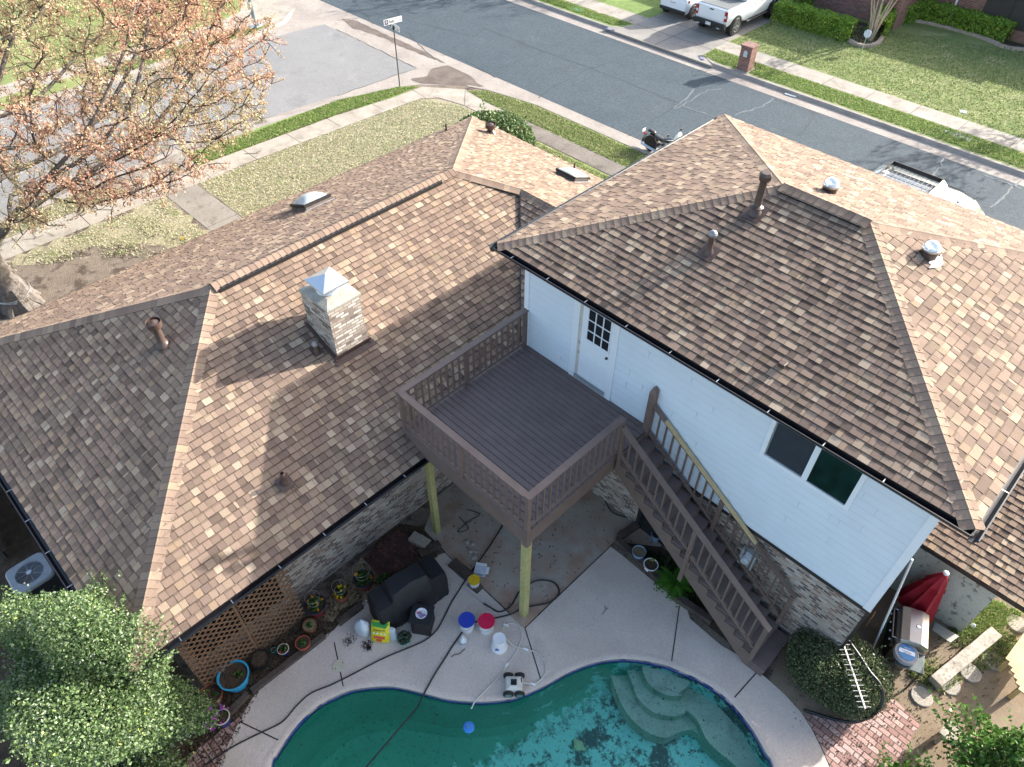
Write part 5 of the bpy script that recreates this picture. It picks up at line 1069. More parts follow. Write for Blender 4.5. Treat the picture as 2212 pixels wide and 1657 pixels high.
# bleach jug
p = W(2, 1, 798, 872); t = root_at('jug', p, 'white bleach jug with a blue label', 'jug')
mb = MB(); mb.lathe(p, [(.07, 0), (.075, .02), (.075, .15), (.06, .20), (.028, .235), (.022, .26)], 20); mb.build('body', M['white'], t, smooth=True)
mb = MB(); mb.lathe(p, [(.026, .255), (.026, .285)], 14); mb.build('cap', M['white'], t)
mb = MB(); mb.lathe(p, [(.0765, .04), (.0765, .12)], 20, cap0=False, cap1=False); mb.build('label', M['paleblue'], t)
mb = MB(); mb.tube([p+Vector((.06, .0, .12)), p+Vector((.09, .0, .15)), p+Vector((.085, 0, .19)), p+Vector((.04, 0, .21))], .012, 8); mb.build('handle', M['white'], t)
# small printed carton
p = W(2, 1, 905, 430, .0); t = root_at('carton', p, 'open white carton behind the yellow lid bucket', 'box')
bm_ = Matrix.Translation(p) @ Matrix.Rotation(R(35), 4, 'Z')
mb = MB(); mb.box(-.13, .13, -.09, .09, 0, .15, bm_); mb.build('body', M['bagwhite'], t, bevel=.003)
mb = MB(); mb.box(-.13, .13, .092, .17, .15, .154, bm_); mb.box(.132, .2, -.09, .09, .15, .154, bm_); mb.build('flap', M['white'], t)
mb = MB(); mb.box(-.08, .08, -.092, -.0905, .04, .10, bm_); mb.build('print', M['paleblue'], t)
# covered grill
a0 = W(2, 1, 300, 640, 0); a1 = W(2, 1, 610, 470, 0); a0 = Vector((1.50, -5.62, 0)); a1 = Vector((1.70, -4.62, 0))
p = Vector((1.56, -5.13, 0)); rz = math.atan2(1.0, .16); t = root_at('covered_grill', p, 'large barbecue hidden under a black fabric cover', 'grill cover', rz=rz)
def ring(x, wb, ht, hw, zz=0): return [(x, -wb, .04), (x, -wb*.97, .45), (x, -wb*.93, ht*.78), (x, -hw, ht), (x, hw, ht), (x, wb*.93, ht*.78), (x, wb*.97, .45), (x, wb, .04)]
mb = MB(); rs = [ring(-.83, .30, .82, .22), ring(-.80, .33, .90, .26), ring(-.50, .35, .92, .27), ring(-.40, .37, 1.10, .20), ring(.0, .37, 1.14, .17), ring(.38, .37, 1.10, .20), ring(.48, .35, .93, .27), ring(.78, .33, .90, .26), ring(.82, .30, .80, .2)]
rr = random.Random(2); rs2 = []
for i in range(len(rs)-1):
    for s in range(4):
        tt_ = s/4; rs2.append([tuple(a*(1-tt_)+b*tt_+(rr.uniform(-.012, .012) if j in (0, 1, 2, 5, 6, 7) else rr.uniform(-.004, .004)) for a, b in zip(A, B)) for j, (A, B) in enumerate(zip(rs[i], rs[i+1]))])
rs2.append(rs[-1]); mb.loft(rs2); loc_mb(mb, t).build('cover', M['cover'], t, smooth=True)
# black deck box with dish, scissors, gloves
c0 = W(2, 1, 533, 690, .58); t = root_at('storage_cabinet', Vector((c0.x, c0.y, 0)), 'black slatted side cabinet next to the covered grill', 'cabinet', rz=R(35))
RZ = t.rotation_euler.z
mb = MB(); mb.box(-.20, .20, -.19, .19, 0, .54)
for i in range(9): x = -.18+i*.045; mb.box(x, x+.03, -.197, -.190, .04, .52)
for i in range(9): x = -.17+i*.043; mb.box(.20, .207, x-.0, x+.03, .04, .52)
loc_mb(mb, t).build('body', M['black'], t)
mb = MB(); mb.box(-.235, .235, -.225, .225, .54, .575); mb.box(-.19, .19, -.18, .18, .575, .585); loc_mb(mb, t).build('top', M['cover'], t, bevel=.008)
pc = Vector((c0.x, c0.y, .587)); q = thing('dish', 'white scalloped dish on the black cabinet', 'dish', pc)
mb = MB(); mb.lathe(pc, [(.06, 0), (.11, .015), (.125, .03), (.12, .032), (.055, .006)], 16); mb.build('bowl', M['white'], q)
q = thing('scissors', 'red handled scissors lying in the white dish', 'scissors', pc+Vector((0, 0, .02)))
mb = MB(); 
for s in (-1, 1): mb.tube([pc+Vector((-.05+.02*math.cos(a)+s*.018, -.02+s*.022+.022*math.sin(a), .03)) for a in np.linspace(0, 2*math.pi, 12)], .006, 6)
mb.build('handle', M['red'], q)
mb = MB(); mb.bar(pc+Vector((-.03, 0, .032)), pc+Vector((.07, .05, .036)), .012, .003); mb.build('blade', M['chrome'], q)
mb = MB()
for i in range(5): mb.tube([pc+Vector((.02+.008*i, -.06+.02*i, .03)), pc+Vector((.06+.01*i, -.07+.025*i, .035)), pc+Vector((.09+.006*i, -.05+.025*i, .03))], .011, 6)
mb.tube([pc+Vector((-.02, -.05, .03)), pc+Vector((.04, -.02, .035))], .03, 8)
o = mb.build('garden_glove', plain('lilac_glove', (.28, .22, .42), .7)); tag(o, 'lilac garden glove in the white dish', 'glove')
# bags
def bag(name, p, w_, d_, h, rz, mat, label, seed, lean=(0, 0), pinch=.25):
    t = root_at(name, p, label, 'bag', rz=rz); rr = random.Random(seed); mb = MB(); rings = []
    for z, s in ((0, .82), (.08, 1), (.3, 1.05), (.55, .95), (.78, .75), (.92, pinch+.2), (1, pinch)):
        rings.append([(w_/2*s*math.copysign(abs(math.cos(a))**.7, math.cos(a))*(1+rr.uniform(-.08, .08))+lean[0]*z, d_/2*s*math.copysign(abs(math.sin(a))**.7, math.sin(a))*(1+rr.uniform(-.1, .1))+lean[1]*z, z*h) for a in np.linspace(0, 2*math.pi, 19)[:-1]])
    mb.loft(rings); loc_mb(mb, t).build('body', M[mat], t, smooth=True); return t
bag('plastic_bag', W(2, 1, 165, 800), .36, .26, .50, .3, 'bagwhite', 'knotted pale plastic bag left of the yellow bag', 4, (0.02, .02), .12)
p = W(2, 1, 275, 862); t = thing('soil_bag', 'yellow potting soil bag leaning on the grill cover', 'bag', p, R(38)); S = []
lt = Matrix.Translation(p) @ Matrix.Rotation(R(38), 4, 'Z') @ Matrix.Rotation(R(-28), 4, 'X')
mb = MB(); rings = []
for z, hw, th in ((0, .18, .03), (.05, .20, .08), (.25, .20, .10), (.42, .20, .08), (.52, .19, .02)): rings.append([lt @ Vector(q) for q in ((-hw, -th*.3, z), (-hw*.6, -th, z), (hw*.6, -th, z), (hw, -th*.3, z), (hw*.8, th*.5, z), (-hw*.8, th*.5, z))])
mb.loft(rings); mb.build('body', M['bagyellow'], t, smooth=True)
mb = MB(); mb.add([lt @ Vector(q) for q in ((-.12, -.098, .20), (.12, -.098, .20), (.12, -.105, .14), (-.12, -.105, .14))], [(0, 1, 2, 3)]); mb.add([lt @ Vector(q) for q in ((-.07, -.099, .12), (.05, -.099, .12), (.06, -.10, .07), (-.06, -.10, .07))], [(0, 1, 2, 3)]); mb.build('print', M['bagred'], t)
mb = MB(); mb.add([lt @ Vector(q) for q in ((-.19, -.04, .50), (.19, -.04, .50), (.13, -.095, .40), (-.16, -.095, .43))], [(0, 1, 2, 3)]); mb.build('print', M['baggreen'], t)
text_mesh('Potting Mix', .055, M['ink'], frame(lt @ Vector((0, -.104, .345)), (lt.to_3x3() @ Vector((1, 0, .03))), (lt.to_3x3() @ Vector((0, .03, 1)))), t)
mb = MB()
for i in range(4): mb.lathe(lt @ Vector((-.12+.08*i, -.107, .27)), [(.022, 0), (.0, .002)], 12, lt.to_3x3() @ Matrix.Rotation(R(90), 3, 'X'))
mb.build('print', M['white'], t)
bag('soil_bag', W(2, 1, 352, 840), .20, .12, .34, .6, 'bagwhite', 'small white and red bag between the yellow bag and the teal pot', 8, (0, .05), .5)
# pots
def soil_disc(c, r, z, t, mat='mulch'):
    mb = MB(); mb.lathe(c, [(r, z-.02), (r*.98, z), (r*.5, z+.012), (.005, z+.015)], 20); mb.build('soil', M[mat], t)
def pot(p, r, h, mat, label, rim=None, taper=.75, belly=0, soil='mulch', name='flower_pot', tilt=None):
    t = root_at(name, p, label, 'flower pot'); c = Vector((p.x, p.y, 0)); mb = MB()
    rm = tilt.to_3x3() if tilt else None
    pr = [(r*taper, 0), (r*(taper+(1-taper)*.5+belly), h*.5), (r*.97, h*.88), (r*1.04, h*.9), (r*1.06, h), (r*.95, h), (r*.93, h*.86)]
    mb.lathe(c, pr, 28, rm, cap1=False); mb.build('body', M[mat], t, smooth=True)
    if rim: mb = MB(); mb.lathe(c, [(r*1.065, h*.93), (r*1.085, h*1.0), (r*1.06, h*1.02), (r*.93, h*1.02), (r*.92, h*.96)], 28, cap0=False, cap1=False); mb.build('rim', M[rim], t, smooth=True)
    mb = MB(); mb.lathe(c, [(r*.945, h*.84), (r*.92, h*.88), (r*.5, h*.90), (.005, h*.91)], 22, rm); mb.build('soil', M[soil], t)
    return t, c
GREEN = [(.05, .12, .025), (.08, .17, .035), (.035, .085, .02), (.12, .22, .05)]
def plant(t, c, r, h, z0, n, pal, label=None, size=.04, name='plant', up=.6, flowers=None):
    d = RNG.normal(size=(n, 3)); d /= np.linalg.norm(d, axis=1)[:, None]; d[:, 2] = abs(d[:, 2]); q = d*RNG.uniform(.3, 1, (n, 1))**.6
    C = np.array([c.x, c.y, z0])+q*np.array([r, r, h]); o = leaves(name, C, size, pal, [1]*len(pal), t, up=up)
    if flowers:
        col, m, fs = flowers; C = np.array([c.x, c.y, z0+.01])+(d[:m]*np.array([r*.95, r*.95, h*1.05]))
        cc = np.repeat(C, 7, 0)+RNG.normal(0, fs*.3, (m*7, 3)); leaves('flower', cc, fs, col, [1]*len(col), t, mat=M['attr'], up=2)
    return o
def cage(p, r0, h, label, lean=(0, 0)):
    mb = MB(); c = Vector((p.x, p.y, 0)); 
    for f, z in ((.55, h*.35), (.8, h*.68), (1, h)): mb.tube([c+Vector((lean[0]*z+r0*f*math.cos(a), lean[1]*z+r0*f*math.sin(a), z)) for a in np.linspace(0, 2*math.pi, 25)], .0045, 5)
    for a in (0.3, 2.4, 4.5): mb.tube([c+Vector((r0*.4*math.cos(a), r0*.4*math.sin(a), .1)), c+Vector((lean[0]*h+r0*math.cos(a), lean[1]*h+r0*math.sin(a), h))], .0045, 5)
    o = mb.build('tomato_cage', M['wire']); tag(o, label, 'plant cage'); return o
OR = [(.80, .33, .01), (.85, .42, .02)]; YE = [(.80, .62, .01), (.75, .50, .01)]
p = W(2, 0, 2003, 670); t, c = pot(p, .23, .30, 'darkred', 'dark red pot with a navy rim and orange flowers', 'navy'); plant(t, c, .17, .22, .27, 260, GREEN[:3], flowers=(OR, 8, .045)); cage(p, .16, .62, 'wire cage over the orange flower pot')
p = W(2, 1, 178, 505); t, c = pot(p, .22, .28, 'darkred', 'dark pot with a navy rim by the brick pad', 'navy'); plant(t, c, .20, .22, .25, 320, GREEN[:3], flowers=(OR, 2, .05)); cage(p, .19, .66, 'large wire cage over the pot by the brick pad')
p = W(2, 1, 35, 590); t, c = pot(p, .17, .25, 'terra', 'terracotta pot with yellow flowers'); plant(t, c, .15, .20, .22, 200, GREEN[:3], flowers=(YE, 10, .04)); cage(p, .15, .55, 'thin wire cage over the yellow flower pot')
p = W(2, 1, 300, 500); t, c = pot(p, .15, .18, 'terra', 'half hidden terracotta pot with ferny leaves behind the grill cover'); plant(t, c, .17, .15, .16, 160, GREEN[:3])
p = W(2, 0, 1965, 785); t, c = pot(p, .145, .20, 'brownpot', 'brown clay pot with one small green plant and straw', soil='straw'); plant(t, c, .07, .06, .19, 40, GREEN[1:])
p = W(2, 0, 1922, 895); t, c = pot(p, .15, .20, 'redpot', 'glossy orange red pot with leafy seedling', taper=.7, belly=.1); plant(t, c, .085, .07, .19, 50, GREEN[1:])
p = W(2, 0, 1797, 932); t, c = pot(p, .115, .17, 'cobalt', 'small cobalt pot with a cream rim', 'cream'); plant(t, c, .075, .06, .16, 45, GREEN[1:], flowers=([(.5, .02, .04)], 1, .03))
p = W(2, 0, 1730, 925); t, c = pot(p, .055, .07, 'teal', 'tiny green pot beside the black pot')
p = W(2, 0, 1657, 1000); t, c = pot(p, .19, .24, 'black', 'wide black nursery pot full of soil')
p = W(2, 0, 1500, 1120); t, c = pot(p, .30, .36, 'ltblue', 'big bright light blue tub with a seedling', taper=.72); plant(t, c+Vector((.06, .10, 0)), .08, .07, .33, 26, GREEN[1:], size=.055)
cage(W(2, 0, 1430, 1090), .21, .62, 'fallen wire cage leaning out of the blue tub', (-.25, -.1))
p = W(2, 0, 1350, 1225); t, c = pot(p, .225, .24, 'terra', 'wide terracotta pot left of the blue tub'); plant(t, c+Vector((.06, .06, 0)), .05, .05, .22, 16, GREEN[1:]); plant(t, c+Vector((-.08, -.1, 0)), .06, .05, .22, 16, [(.2, .25, .12)])
p = W(2, 0, 1420, 1370); t, c = pot(p, .15, .26, 'cobalt', 'blue pot spilling purple flowers', 'cream'); plant(t, c+Vector((-.12, -.08, 0)), .24, .16, .16, 150, GREEN[:3], flowers=([(.42, .04, .42), (.52, .08, .55)], 24, .05))
p = W(2, 1, 430, 860); t, c = pot(p, .135, .14, 'teal', 'teal bowl planted with a spiky succulent', taper=.6); plant(t, c, .16, .22, .12, 420, [(.055, .085, .06), (.08, .12, .085), (.10, .13, .10)], size=.035, up=1.5)
p = W(2, 1, 1898, 330); t, c = pot(p, .155, .26, 'paleblue', 'pale blue bucket pot with dry stems', soil='straw')
p = W(2, 1, 1975, 400); t, c = pot(p, .16, .17, 'white', 'round white pot with a yellow leaf and dry stems', 'white', taper=.8, belly=.12); plant(t, c+Vector((-.02, .05, 0)), .04, .12, .2, 8, [(.35, .38, .03)], size=.05)
p = W(2, 1, 2010, 215); t, c = pot(p, .13, .22, 'paleblue', 'pale blue pot half hidden under the stairs')
p = W(2, 1, 2085, 500); t, c = pot(p, .13, .17, 'terra', 'terracotta pot under the bright green fern')
def fronds(name, c, n, ln, pal, label, cat, z0=.1, wd=.05, droop=.5):
    V = []; F = []; cols = []
    for i in range(n):
        a = RNG.uniform(0, 2*math.pi); l = ln*RNG.uniform(.6, 1.1); m = 9; up_ = RNG.uniform(.5, 1.3); cc = np.array(pal[RNG.integers(len(pal))])*RNG.uniform(.8, 1.25)
        for k in range(m):
            tt = (k+.6)/m; b = np.array([c.x+math.cos(a)*l*tt, c.y+math.sin(a)*l*tt, z0+l*(up_*tt-droop*1.6*tt*tt)])
            for s in (-1, 1):
                q = wd*(1-tt*.8)*2.2; e = b+np.array([-math.sin(a)*s*q+math.cos(a)*q*.4, math.cos(a)*s*q+math.sin(a)*q*.4, -.1*q]); w2 = l/m*.38; d = np.array([math.cos(a)*w2, math.sin(a)*w2, 0])
                nn_ = len(V); V += [b-d, b+d, e+d*.3, e-d*.3]; F.append([nn_, nn_+1, nn_+2, nn_+3]); cols.append(cc)
    o = fastmesh(name, V, F, M['leaf'], None, np.array(cols)); tag(o, label, cat); return o
fronds('fern', W(2, 1, 2130, 520), 60, .48, [(.07, .22, .02), (.10, .28, .03), (.05, .15, .02)], 'bright green fern beside the stairs', 'fern', .15)
fronds('aloe', W(2, 1, 2060, 440), 12, .36, [(.07, .11, .06), (.10, .14, .08)], 'grey green spiky plant behind the fern', 'plant', .12, .012, .1)
# ground cover of the beds
def cover(name, poly, n, size, pal, label, z=.05, cl=None):
    q = pts_in(poly, n); C = np.column_stack([q, RNG.uniform(0.01, z, len(q))]); o = leaves(name, C, size, pal, [1]*len(pal), None, up=1.2); tag(o, label, None, None, 'stuff')
cover('ground_cover', [(4.8, -.15), (7.3, -.15)]+px((2, 1, 2209, 600), (2, 1, 2050, 420), (2, 1, 1900, 280), z=0), 2500, .04, [(.03, .07, .015), (.05, .10, .03), (.07, .06, .03)], 'low weeds in the bed under the stairs')
cover('leaf_litter', [(q[0], q[1]) for q in beds[0]], 3500, .035, [(.10, .07, .04), (.05, .035, .025), (.16, .12, .07)], 'dry leaves scattered over the mulch', .02)
cover('leaf_litter', [(q[0], q[1]) for q in slab], 500, .03, [(.06, .035, .025), (.10, .06, .04)], 'dead leaves on the stained slab', .012)
cover('leaf_litter', [(8.0, -.4), (8.9, .5), (10.2, 2.4), (11.5, 2.4), (11.5, .5), (10, -1.4), (8.9, -1.4)], 900, .03, [(.17, .13, .08), (.26, .21, .14), (.12, .09, .06)], 'dry leaves and twigs in the side yard', .02)
fronds('ornamental_grass', W(2, 0, 1200, 1330), 70, .42, [(.10, .09, .05), (.14, .12, .07), (.05, .08, .03)], 'dry strappy grass at the foot of the big shrub', 'plant', .1, .012, .45)
fronds('ornamental_grass', W(2, 0, 1050, 1440), 60, .42, [(.10, .09, .05), (.12, .10, .06), (.05, .08, .03)], 'dry strappy grass clump lower down beside the brick edging', 'plant', .1, .012, .45)
# hoses
def hose(name, pxs, r, mat, label, z=None, n=6, cat='hose'):
    pts = []
    for q in pxs:
        zz = q[4] if len(q) > 4 else .012+r
        pts.append(W(q[0], q[1], q[2], q[3], zz))
    mb = MB(); mb.tube(smooth_path(pts, n), r, 8); o = mb.build(name, M[mat], smooth=True); tag(o, label, cat); return o
hose('hose', [(2, 0, 1240, 1680), (2, 0, 1400, 1570), (2, 0, 1500, 1510), (2, 0, 1640, 1440), (2, 0, 1780, 1370), (2, 0, 1870, 1270), (2, 0, 1960, 1190), (2, 0, 2080, 1140), (2, 1, 0, 1118), (2, 1, 100, 1068), (2, 1, 300, 965), (2, 1, 500, 882), (2, 1, 570, 845), (2, 1, 630, 790), (2, 1, 670, 720), (2, 1, 720, 620), (2, 1, 770, 540), (2, 1, 830, 445), (2, 1, 900, 350), (2, 1, 970, 250), (2, 1, 1045, 130), (2, 1, 1090, 40)], .016, 'rubber', 'long black hose running from under the deck along the pool edge')
hose('hose', [(2, 1, 130, 1720, -.13), (2, 1, 300, 1520, -.13), (2, 1, 420, 1380, -.13), (2, 1, 505, 1280, -.10), (2, 1, 545, 1200, .02), (2, 1, 610, 1080), (2, 1, 680, 970), (2, 1, 730, 890), (2, 1, 790, 805), (2, 1, 850, 750), (2, 1, 900, 735, .2), (2, 1, 1000, 715), (2, 1, 1100, 690), (2, 1, 1165, 655), (2, 1, 1250, 635), (2, 1, 1330, 620), (2, 1, 1385, 585), (2, 1, 1402, 540), (2, 1, 1370, 492), (2, 1, 1300, 475), (2, 1, 1230, 490), (2, 1, 1150, 550), (2, 1, 1110, 620), (2, 1, 1070, 660), (2, 1, 1020, 675), (2, 1, 980, 655)], .018, 'rubber', 'black pressure hose looping past the timber post into the pool')
a = W(2, 1, 808, 532, .04); b = W(2, 1, 925, 622, .04); c = W(2, 1, 985, 658, .04); t = thing('spray_wand', 'thin metal spray wand lying on the concrete', 'spray wand', b)
mb = MB(); mb.tube([a, b], .008, 8); mb.build('lance', M['alu'], t); mb = MB(); mb.tube([b, c], [.02, .014], 8); mb.build('grip', M['black'], t)
hose('cable', [(2, 1, 880, 360), (2, 1, 860, 420), (2, 1, 830, 430), (2, 1, 815, 480)], .006, 'rubber', 'thin dark cable over the stone slab', cat='cable')
hose('cable', [(2, 1, 770, 75), (2, 1, 830, 150), (2, 1, 760, 170), (2, 1, 840, 100), (2, 1, 900, 60), (2, 1, 820, 30)], .009, 'rubber', 'tangled black cord under the deck', cat='cable')
hose('cable', [(2, 1, 1690, -30), (2, 1, 1730, 40), (2, 1, 1790, 70), (2, 1, 1870, 85)], .014, 'rubber', 'black cable by the basement opening', cat='cable')
# robot cleaner with pale hose and floater
hp1 = [(2, 1, 1040, 830, .30), (2, 1, 1040, 790, .20), (2, 1, 1060, 762), (2, 1, 1100, 747), (2, 1, 1148, 770), (2, 1, 1168, 825), (2, 1, 1152, 885), (2, 1, 1115, 955), (2, 1, 1070, 1020), (2, 1, 1000, 1110), (2, 1, 930, 1180), (2, 1, 872, 1240), (2, 1, 848, 1288, .0)]
o = hose('cleaner_hose', hp1, .013, 'offwhite', 'white segmented hose from the upturned bucket to the pool edge')
hp2 = [(2, 1, 1070, 850, .08), (2, 1, 1120, 893), (2, 1, 1190, 910), (2, 1, 1260, 935), (2, 1, 1308, 985), (2, 1, 1318, 1050), (2, 1, 1282, 1108), (2, 1, 1232, 1130), (2, 1, 1160, 1120, .15), (2, 1, 1115, 1112, .22)]
o2 = hose('cleaner_hose', hp2, .013, 'offwhite', 'white hose curling to the pool cleaner robot')
for oo, l in ((o, [(1065, 758), (1070, 1012)]), (o2, [(1192, 911), (1235, 1130)])):
    for q in l:
        mb = MB(); c = W(2, 1, q[0], q[1], .03); d = (W(2, 1, q[0]+20, q[1]+(8 if q[1] != 1012 else -28), .03)-c).normalized()*.06; mb.tube([c-d, c-d*.6, c+d*.6, c+d], [.014, .024, .024, .014], 10); mb.build('hose_swivel', M['white'], oo)
rc = W(2, 1, 1118, 1150, 0); e1 = (W(2, 1, 1118, 1100)-W(2, 1, 1118, 1180)).normalized(); rz = math.atan2(e1.y, e1.x)
t = thing('pool_cleaner', 'white wheeled pool cleaning robot at the water edge', 'pool cleaner', (rc.x, rc.y, .01), rz+math.pi/2)
mb = MB(); mb.loft([[(-.16, -.15, .05), (-.16, .15, .05), (.17, .15, .05), (.17, -.15, .05)], [(-.17, -.16, .12), (-.17, .16, .12), (.18, .16, .12), (.18, -.16, .12)], [(-.14, -.14, .19), (-.14, .14, .19), (.15, .14, .20), (.15, -.14, .20)], [(-.06, -.08, .23), (-.06, .08, .23), (.08, .08, .24), (.08, -.08, .24)]]); loc_mb(mb, t).build('body', M['offwhite'], t, bevel=.02)
mb = MB(); mb.box(-.05, .07, -.06, .06, .235, .246); mb.box(-.155, -.10, -.12, -.02, .165, .19); loc_mb(mb, t).build('hatch', M['glass'], t)
for x in (-.11, .12):
    for y in (-.19, .19):
        mb = MB(); mb.lathe((x, y, .095), [(.10, -.03), (.105, -.02), (.105, .02), (.10, .03)], 20, Matrix.Rotation(R(90), 3, 'X')); wq = loc_mb(mb, t).build('wheel', M['tyre'], t)
        mb = MB(); mb.lathe((x, y+math.copysign(.031, y), .095), [(.07, -.003), (.065, .004)], 16, Matrix.Rotation(R(90), 3, 'X')); loc_mb(mb, t).build('hub', M['alu'], wq)
p = W(2, 1, 832, 1405, -.13); t = thing('chlorine_floater', 'round blue chlorine dispenser floating in the pool', 'pool float', p)
mb = MB(); mb.lathe(p, [(.05, -.12), (.05, -.03), (.11, -.02), (.115, .01), (.10, .03), (.06, .035), (.055, .05), (.02, .052)], 24); mb.build('body', M['floatblue'], t, smooth=True)
mb = MB(); mb.tube([p+Vector((.03*math.cos(a), .03*math.sin(a), .056)) for a in np.linspace(0, 2*math.pi, 14)], .006, 6); mb.build('ring', M['paleblue'], t)
p = W(2, 0, 2141, 1016, .012); t = thing('skimmer_lid', 'round cream skimmer lid set in the pool deck', 'lid', p)
mb = MB(); mb.lathe(p, [(.135, 0), (.135, .008), (.128, .010), (.125, .007), (.02, .007)], 28); mb.build('plate', M['cream'], t)
for s in (-1, 1): mb = MB(); mb.box(p.x-.02, p.x+.02, p.y+s*.09-.006, p.y+s*.09+.006, p.z+.0075, p.z+.009); mb.build('finger_slot', M['black'], t)
mb = MB(); 
for q in ((1370, 720, 1390, 685), (1390, 685, 1385, 660), (1390, 685, 1408, 678)): mb.tube([W(2, 1, q[0]+305, q[1]-25, .015), W(2, 1, q[2]+305, q[3]-25, .015)], .005, 5)
o = mb.build('twig', M['twig']); tag(o, 'forked twig on the pool deck beside the timber post', 'twig')
mb = MB(); mb.tube([W(2, 1, *q, .02) for q in ((722, 960), (745, 945), (775, 940), (800, 915), (810, 908))], .008, 5); o = mb.build('twig', M['twig']); tag(o, 'crooked twig below the bleach jug', 'twig')
# leaf scraps of mulch on the deck
for i, (x, y, s) in enumerate([(80, 860, .06), (190, 880, .05), (200, 905, .03)]):
    c = W(2, 1, x, y); q = RNG.normal(0, s, (160, 2)); C = np.column_stack([c.x+q[:, 0], c.y+q[:, 1]*1.2, RNG.uniform(.010, .03, 160)]); o = leaves('leaf_litter', C, .02, [(.11, .06, .04), (.06, .04, .03)], [1, 1], None, up=3); tag(o, 'rust brown debris swept on the pool deck', None, None, 'stuff')
# air conditioner
p = Vector((-4.43, -10.72, 0)); t = thing('air_conditioner', 'grey square air conditioner with a round fan grille behind the house', 'air conditioner', p, R(0))
mb = MB(); mb.box(-.37, .37, -.37, .37, .04, .70); loc_mb(mb, t).build('cabinet', M['black'], t, bevel=.05)
mb = MB()
for z in np.arange(.08, .68, .03): mb.box(-.385, .385, -.385, .385, z, z+.008)
loc_mb(mb, t).build('louvre', plain('dark_louvre', (.05, .05, .05), .5), t, bevel=.0)
mb = MB(); sq = [(.41*math.copysign(abs(math.cos(a))**.35, math.cos(a)), .41*math.copysign(abs(math.sin(a))**.35, math.sin(a))) for a in np.linspace(0, 2*math.pi, 49)[:-1]]
ci = [(.28*math.cos(a), .28*math.sin(a)) for a in np.linspace(0, 2*math.pi, 49)[:-1]]
mb.loft([[(x, y, .70) for x, y in sq], [(x, y, .76) for x, y in sq], [(x*.93, y*.93, .79) for x, y in sq], [(x, y, .785) for x, y in ci], [(x, y, .74) for x, y in ci]], cap=False); loc_mb(mb, t).build('top_pan', plain('grey_ac_top', (.34, .36, .38), .45), t, smooth=True)
mb = MB()
for r in np.arange(.05, .285, .022): mb.tube([(r*math.cos(a), r*math.sin(a), .792) for a in np.linspace(0, 2*math.pi, 33)], .0025, 4)
for a in np.linspace(0, 2*math.pi, 9)[:-1]: mb.tube([(.03*math.cos(a), .03*math.sin(a), .794), (.29*math.cos(a), .29*math.sin(a), .794)], .003, 4)
mb.lathe((0, 0, .79), [(.06, 0), (.055, .015)], 16); loc_mb(mb, t).build('fan_guard', M['alu'], t)
mb = MB()
for k in range(4):
    a = k*math.pi/2+.5; mb.add([(.04*math.cos(a), .04*math.sin(a), .70), (.26*math.cos(a-.25), .26*math.sin(a-.25), .68), (.26*math.cos(a+.3), .26*math.sin(a+.3), .72), (.04*math.cos(a+.6), .04*math.sin(a+.6), .72)], [(0, 1, 2, 3)])
loc_mb(mb, t).build('fan_blade', M['black'], t)
mb = MB(); mb.tube([(-.45, -.42, .02), (-.52, -.2, .05), (-.5, .1, .04)], .015, 6); 
# fence left of the house
t = thing('wood_fence', 'dark weathered wooden fence at the far left behind the house', 'fence', (-8.5, -11.3, 0))
for i in range(5):
    x = -5.9-2.0*i; mb = MB(); mb.box(x-.05, x+.05, -11.1, -11.0, 0, 1.8); mb.build('post', M['fence'], t)
mb = MB()
for i in range(62):
    x = -5.8-.14*i; mb.box(x-.065, x+.06, -11.02+.01*(i % 2), -11.0+.01*(i % 2), .03, 1.75+.02*(i % 3))
mb.build('board_panel', M['fence'], t)
for z in (.4, 1.5): mb = MB(); mb.box(-14.4, -5.75, -10.99, -10.95, z, z+.09); mb.build('rail', M['fence'], t)
mb = MB(); mb.box(-5.75, -4.9, -12.1, -12.02, 0, 1.5); mb.box(-5.0, -4.9, -12.0, -10.9, .5, .6)
# stainless grill
g0, g1, g2, g3 = [W(2, 2, a, b, 1.05) for a, b in [(1425, 665), (1630, 675), (1620, 885), (1415, 855)]]
gc = (g0+g1+g2+g3)/4; ax = ((g2-g1)+(g3-g0)).normalized(); rz = math.atan2(ax.y, ax.x)
t = thing('gas_grill', 'stainless steel gas grill with its lid closed beside the house corner', 'grill', (gc.x, gc.y, 0), rz)
mb = MB(); rings = []
for x in (-.42, -.39, .39, .42):
    s = .94 if abs(x) > .4 else 1
    rings.append([(x, -.29*s, .80), (x, -.31*s, .92), (x, -.25*s, 1.02*s+.02), (x, -.10, 1.08*s), (x, .12, 1.09*s), (x, .26*s, 1.03*s), (x, .30*s, .94), (x, .30*s, .80)])
mb.loft(rings); lid = loc_mb(mb, t).build('lid', M['stainless'], t, bevel=.01)
mb = MB(); mb.box(-.40, .40, -.28, .28, .10, .80); loc_mb(mb, t).build('cabinet', M['black'], t, bevel=.01)
mb = MB(); mb.box(-.42, .42, -.36, -.29, .70, .82); loc_mb(mb, t).build('control_panel', M['black'], t)
for x in (-.3, -.1, .1, .3): mb = MB(); mb.lathe((x, -.36, .76), [(.025, 0), (.022, .03)], 12, Matrix.Rotation(R(90), 3, 'X')); loc_mb(mb, t).build('knob', M['alu'], t)
mb = MB(); mb.tube([(-.33, -.30, .93), (-.33, -.37, .93), (.33, -.37, .93), (.33, -.30, .93)], .012, 8); loc_mb(mb, t).build('handle', M['chrome'], lid)
mb = MB(); mb.lathe((0, .05, 1.083), [(.04, 0), (.042, .012), (.03, .014)], 18); loc_mb(mb, t).build('thermometer', M['chrome'], lid)
mb = MB(); mb.box(.44, .86, -.27, .27, .82, .845); loc_mb(mb, t).build('side_shelf', plain('dark_shelf_steel', (.10, .12, .12), .35, .5, .2), t, bevel=.008)
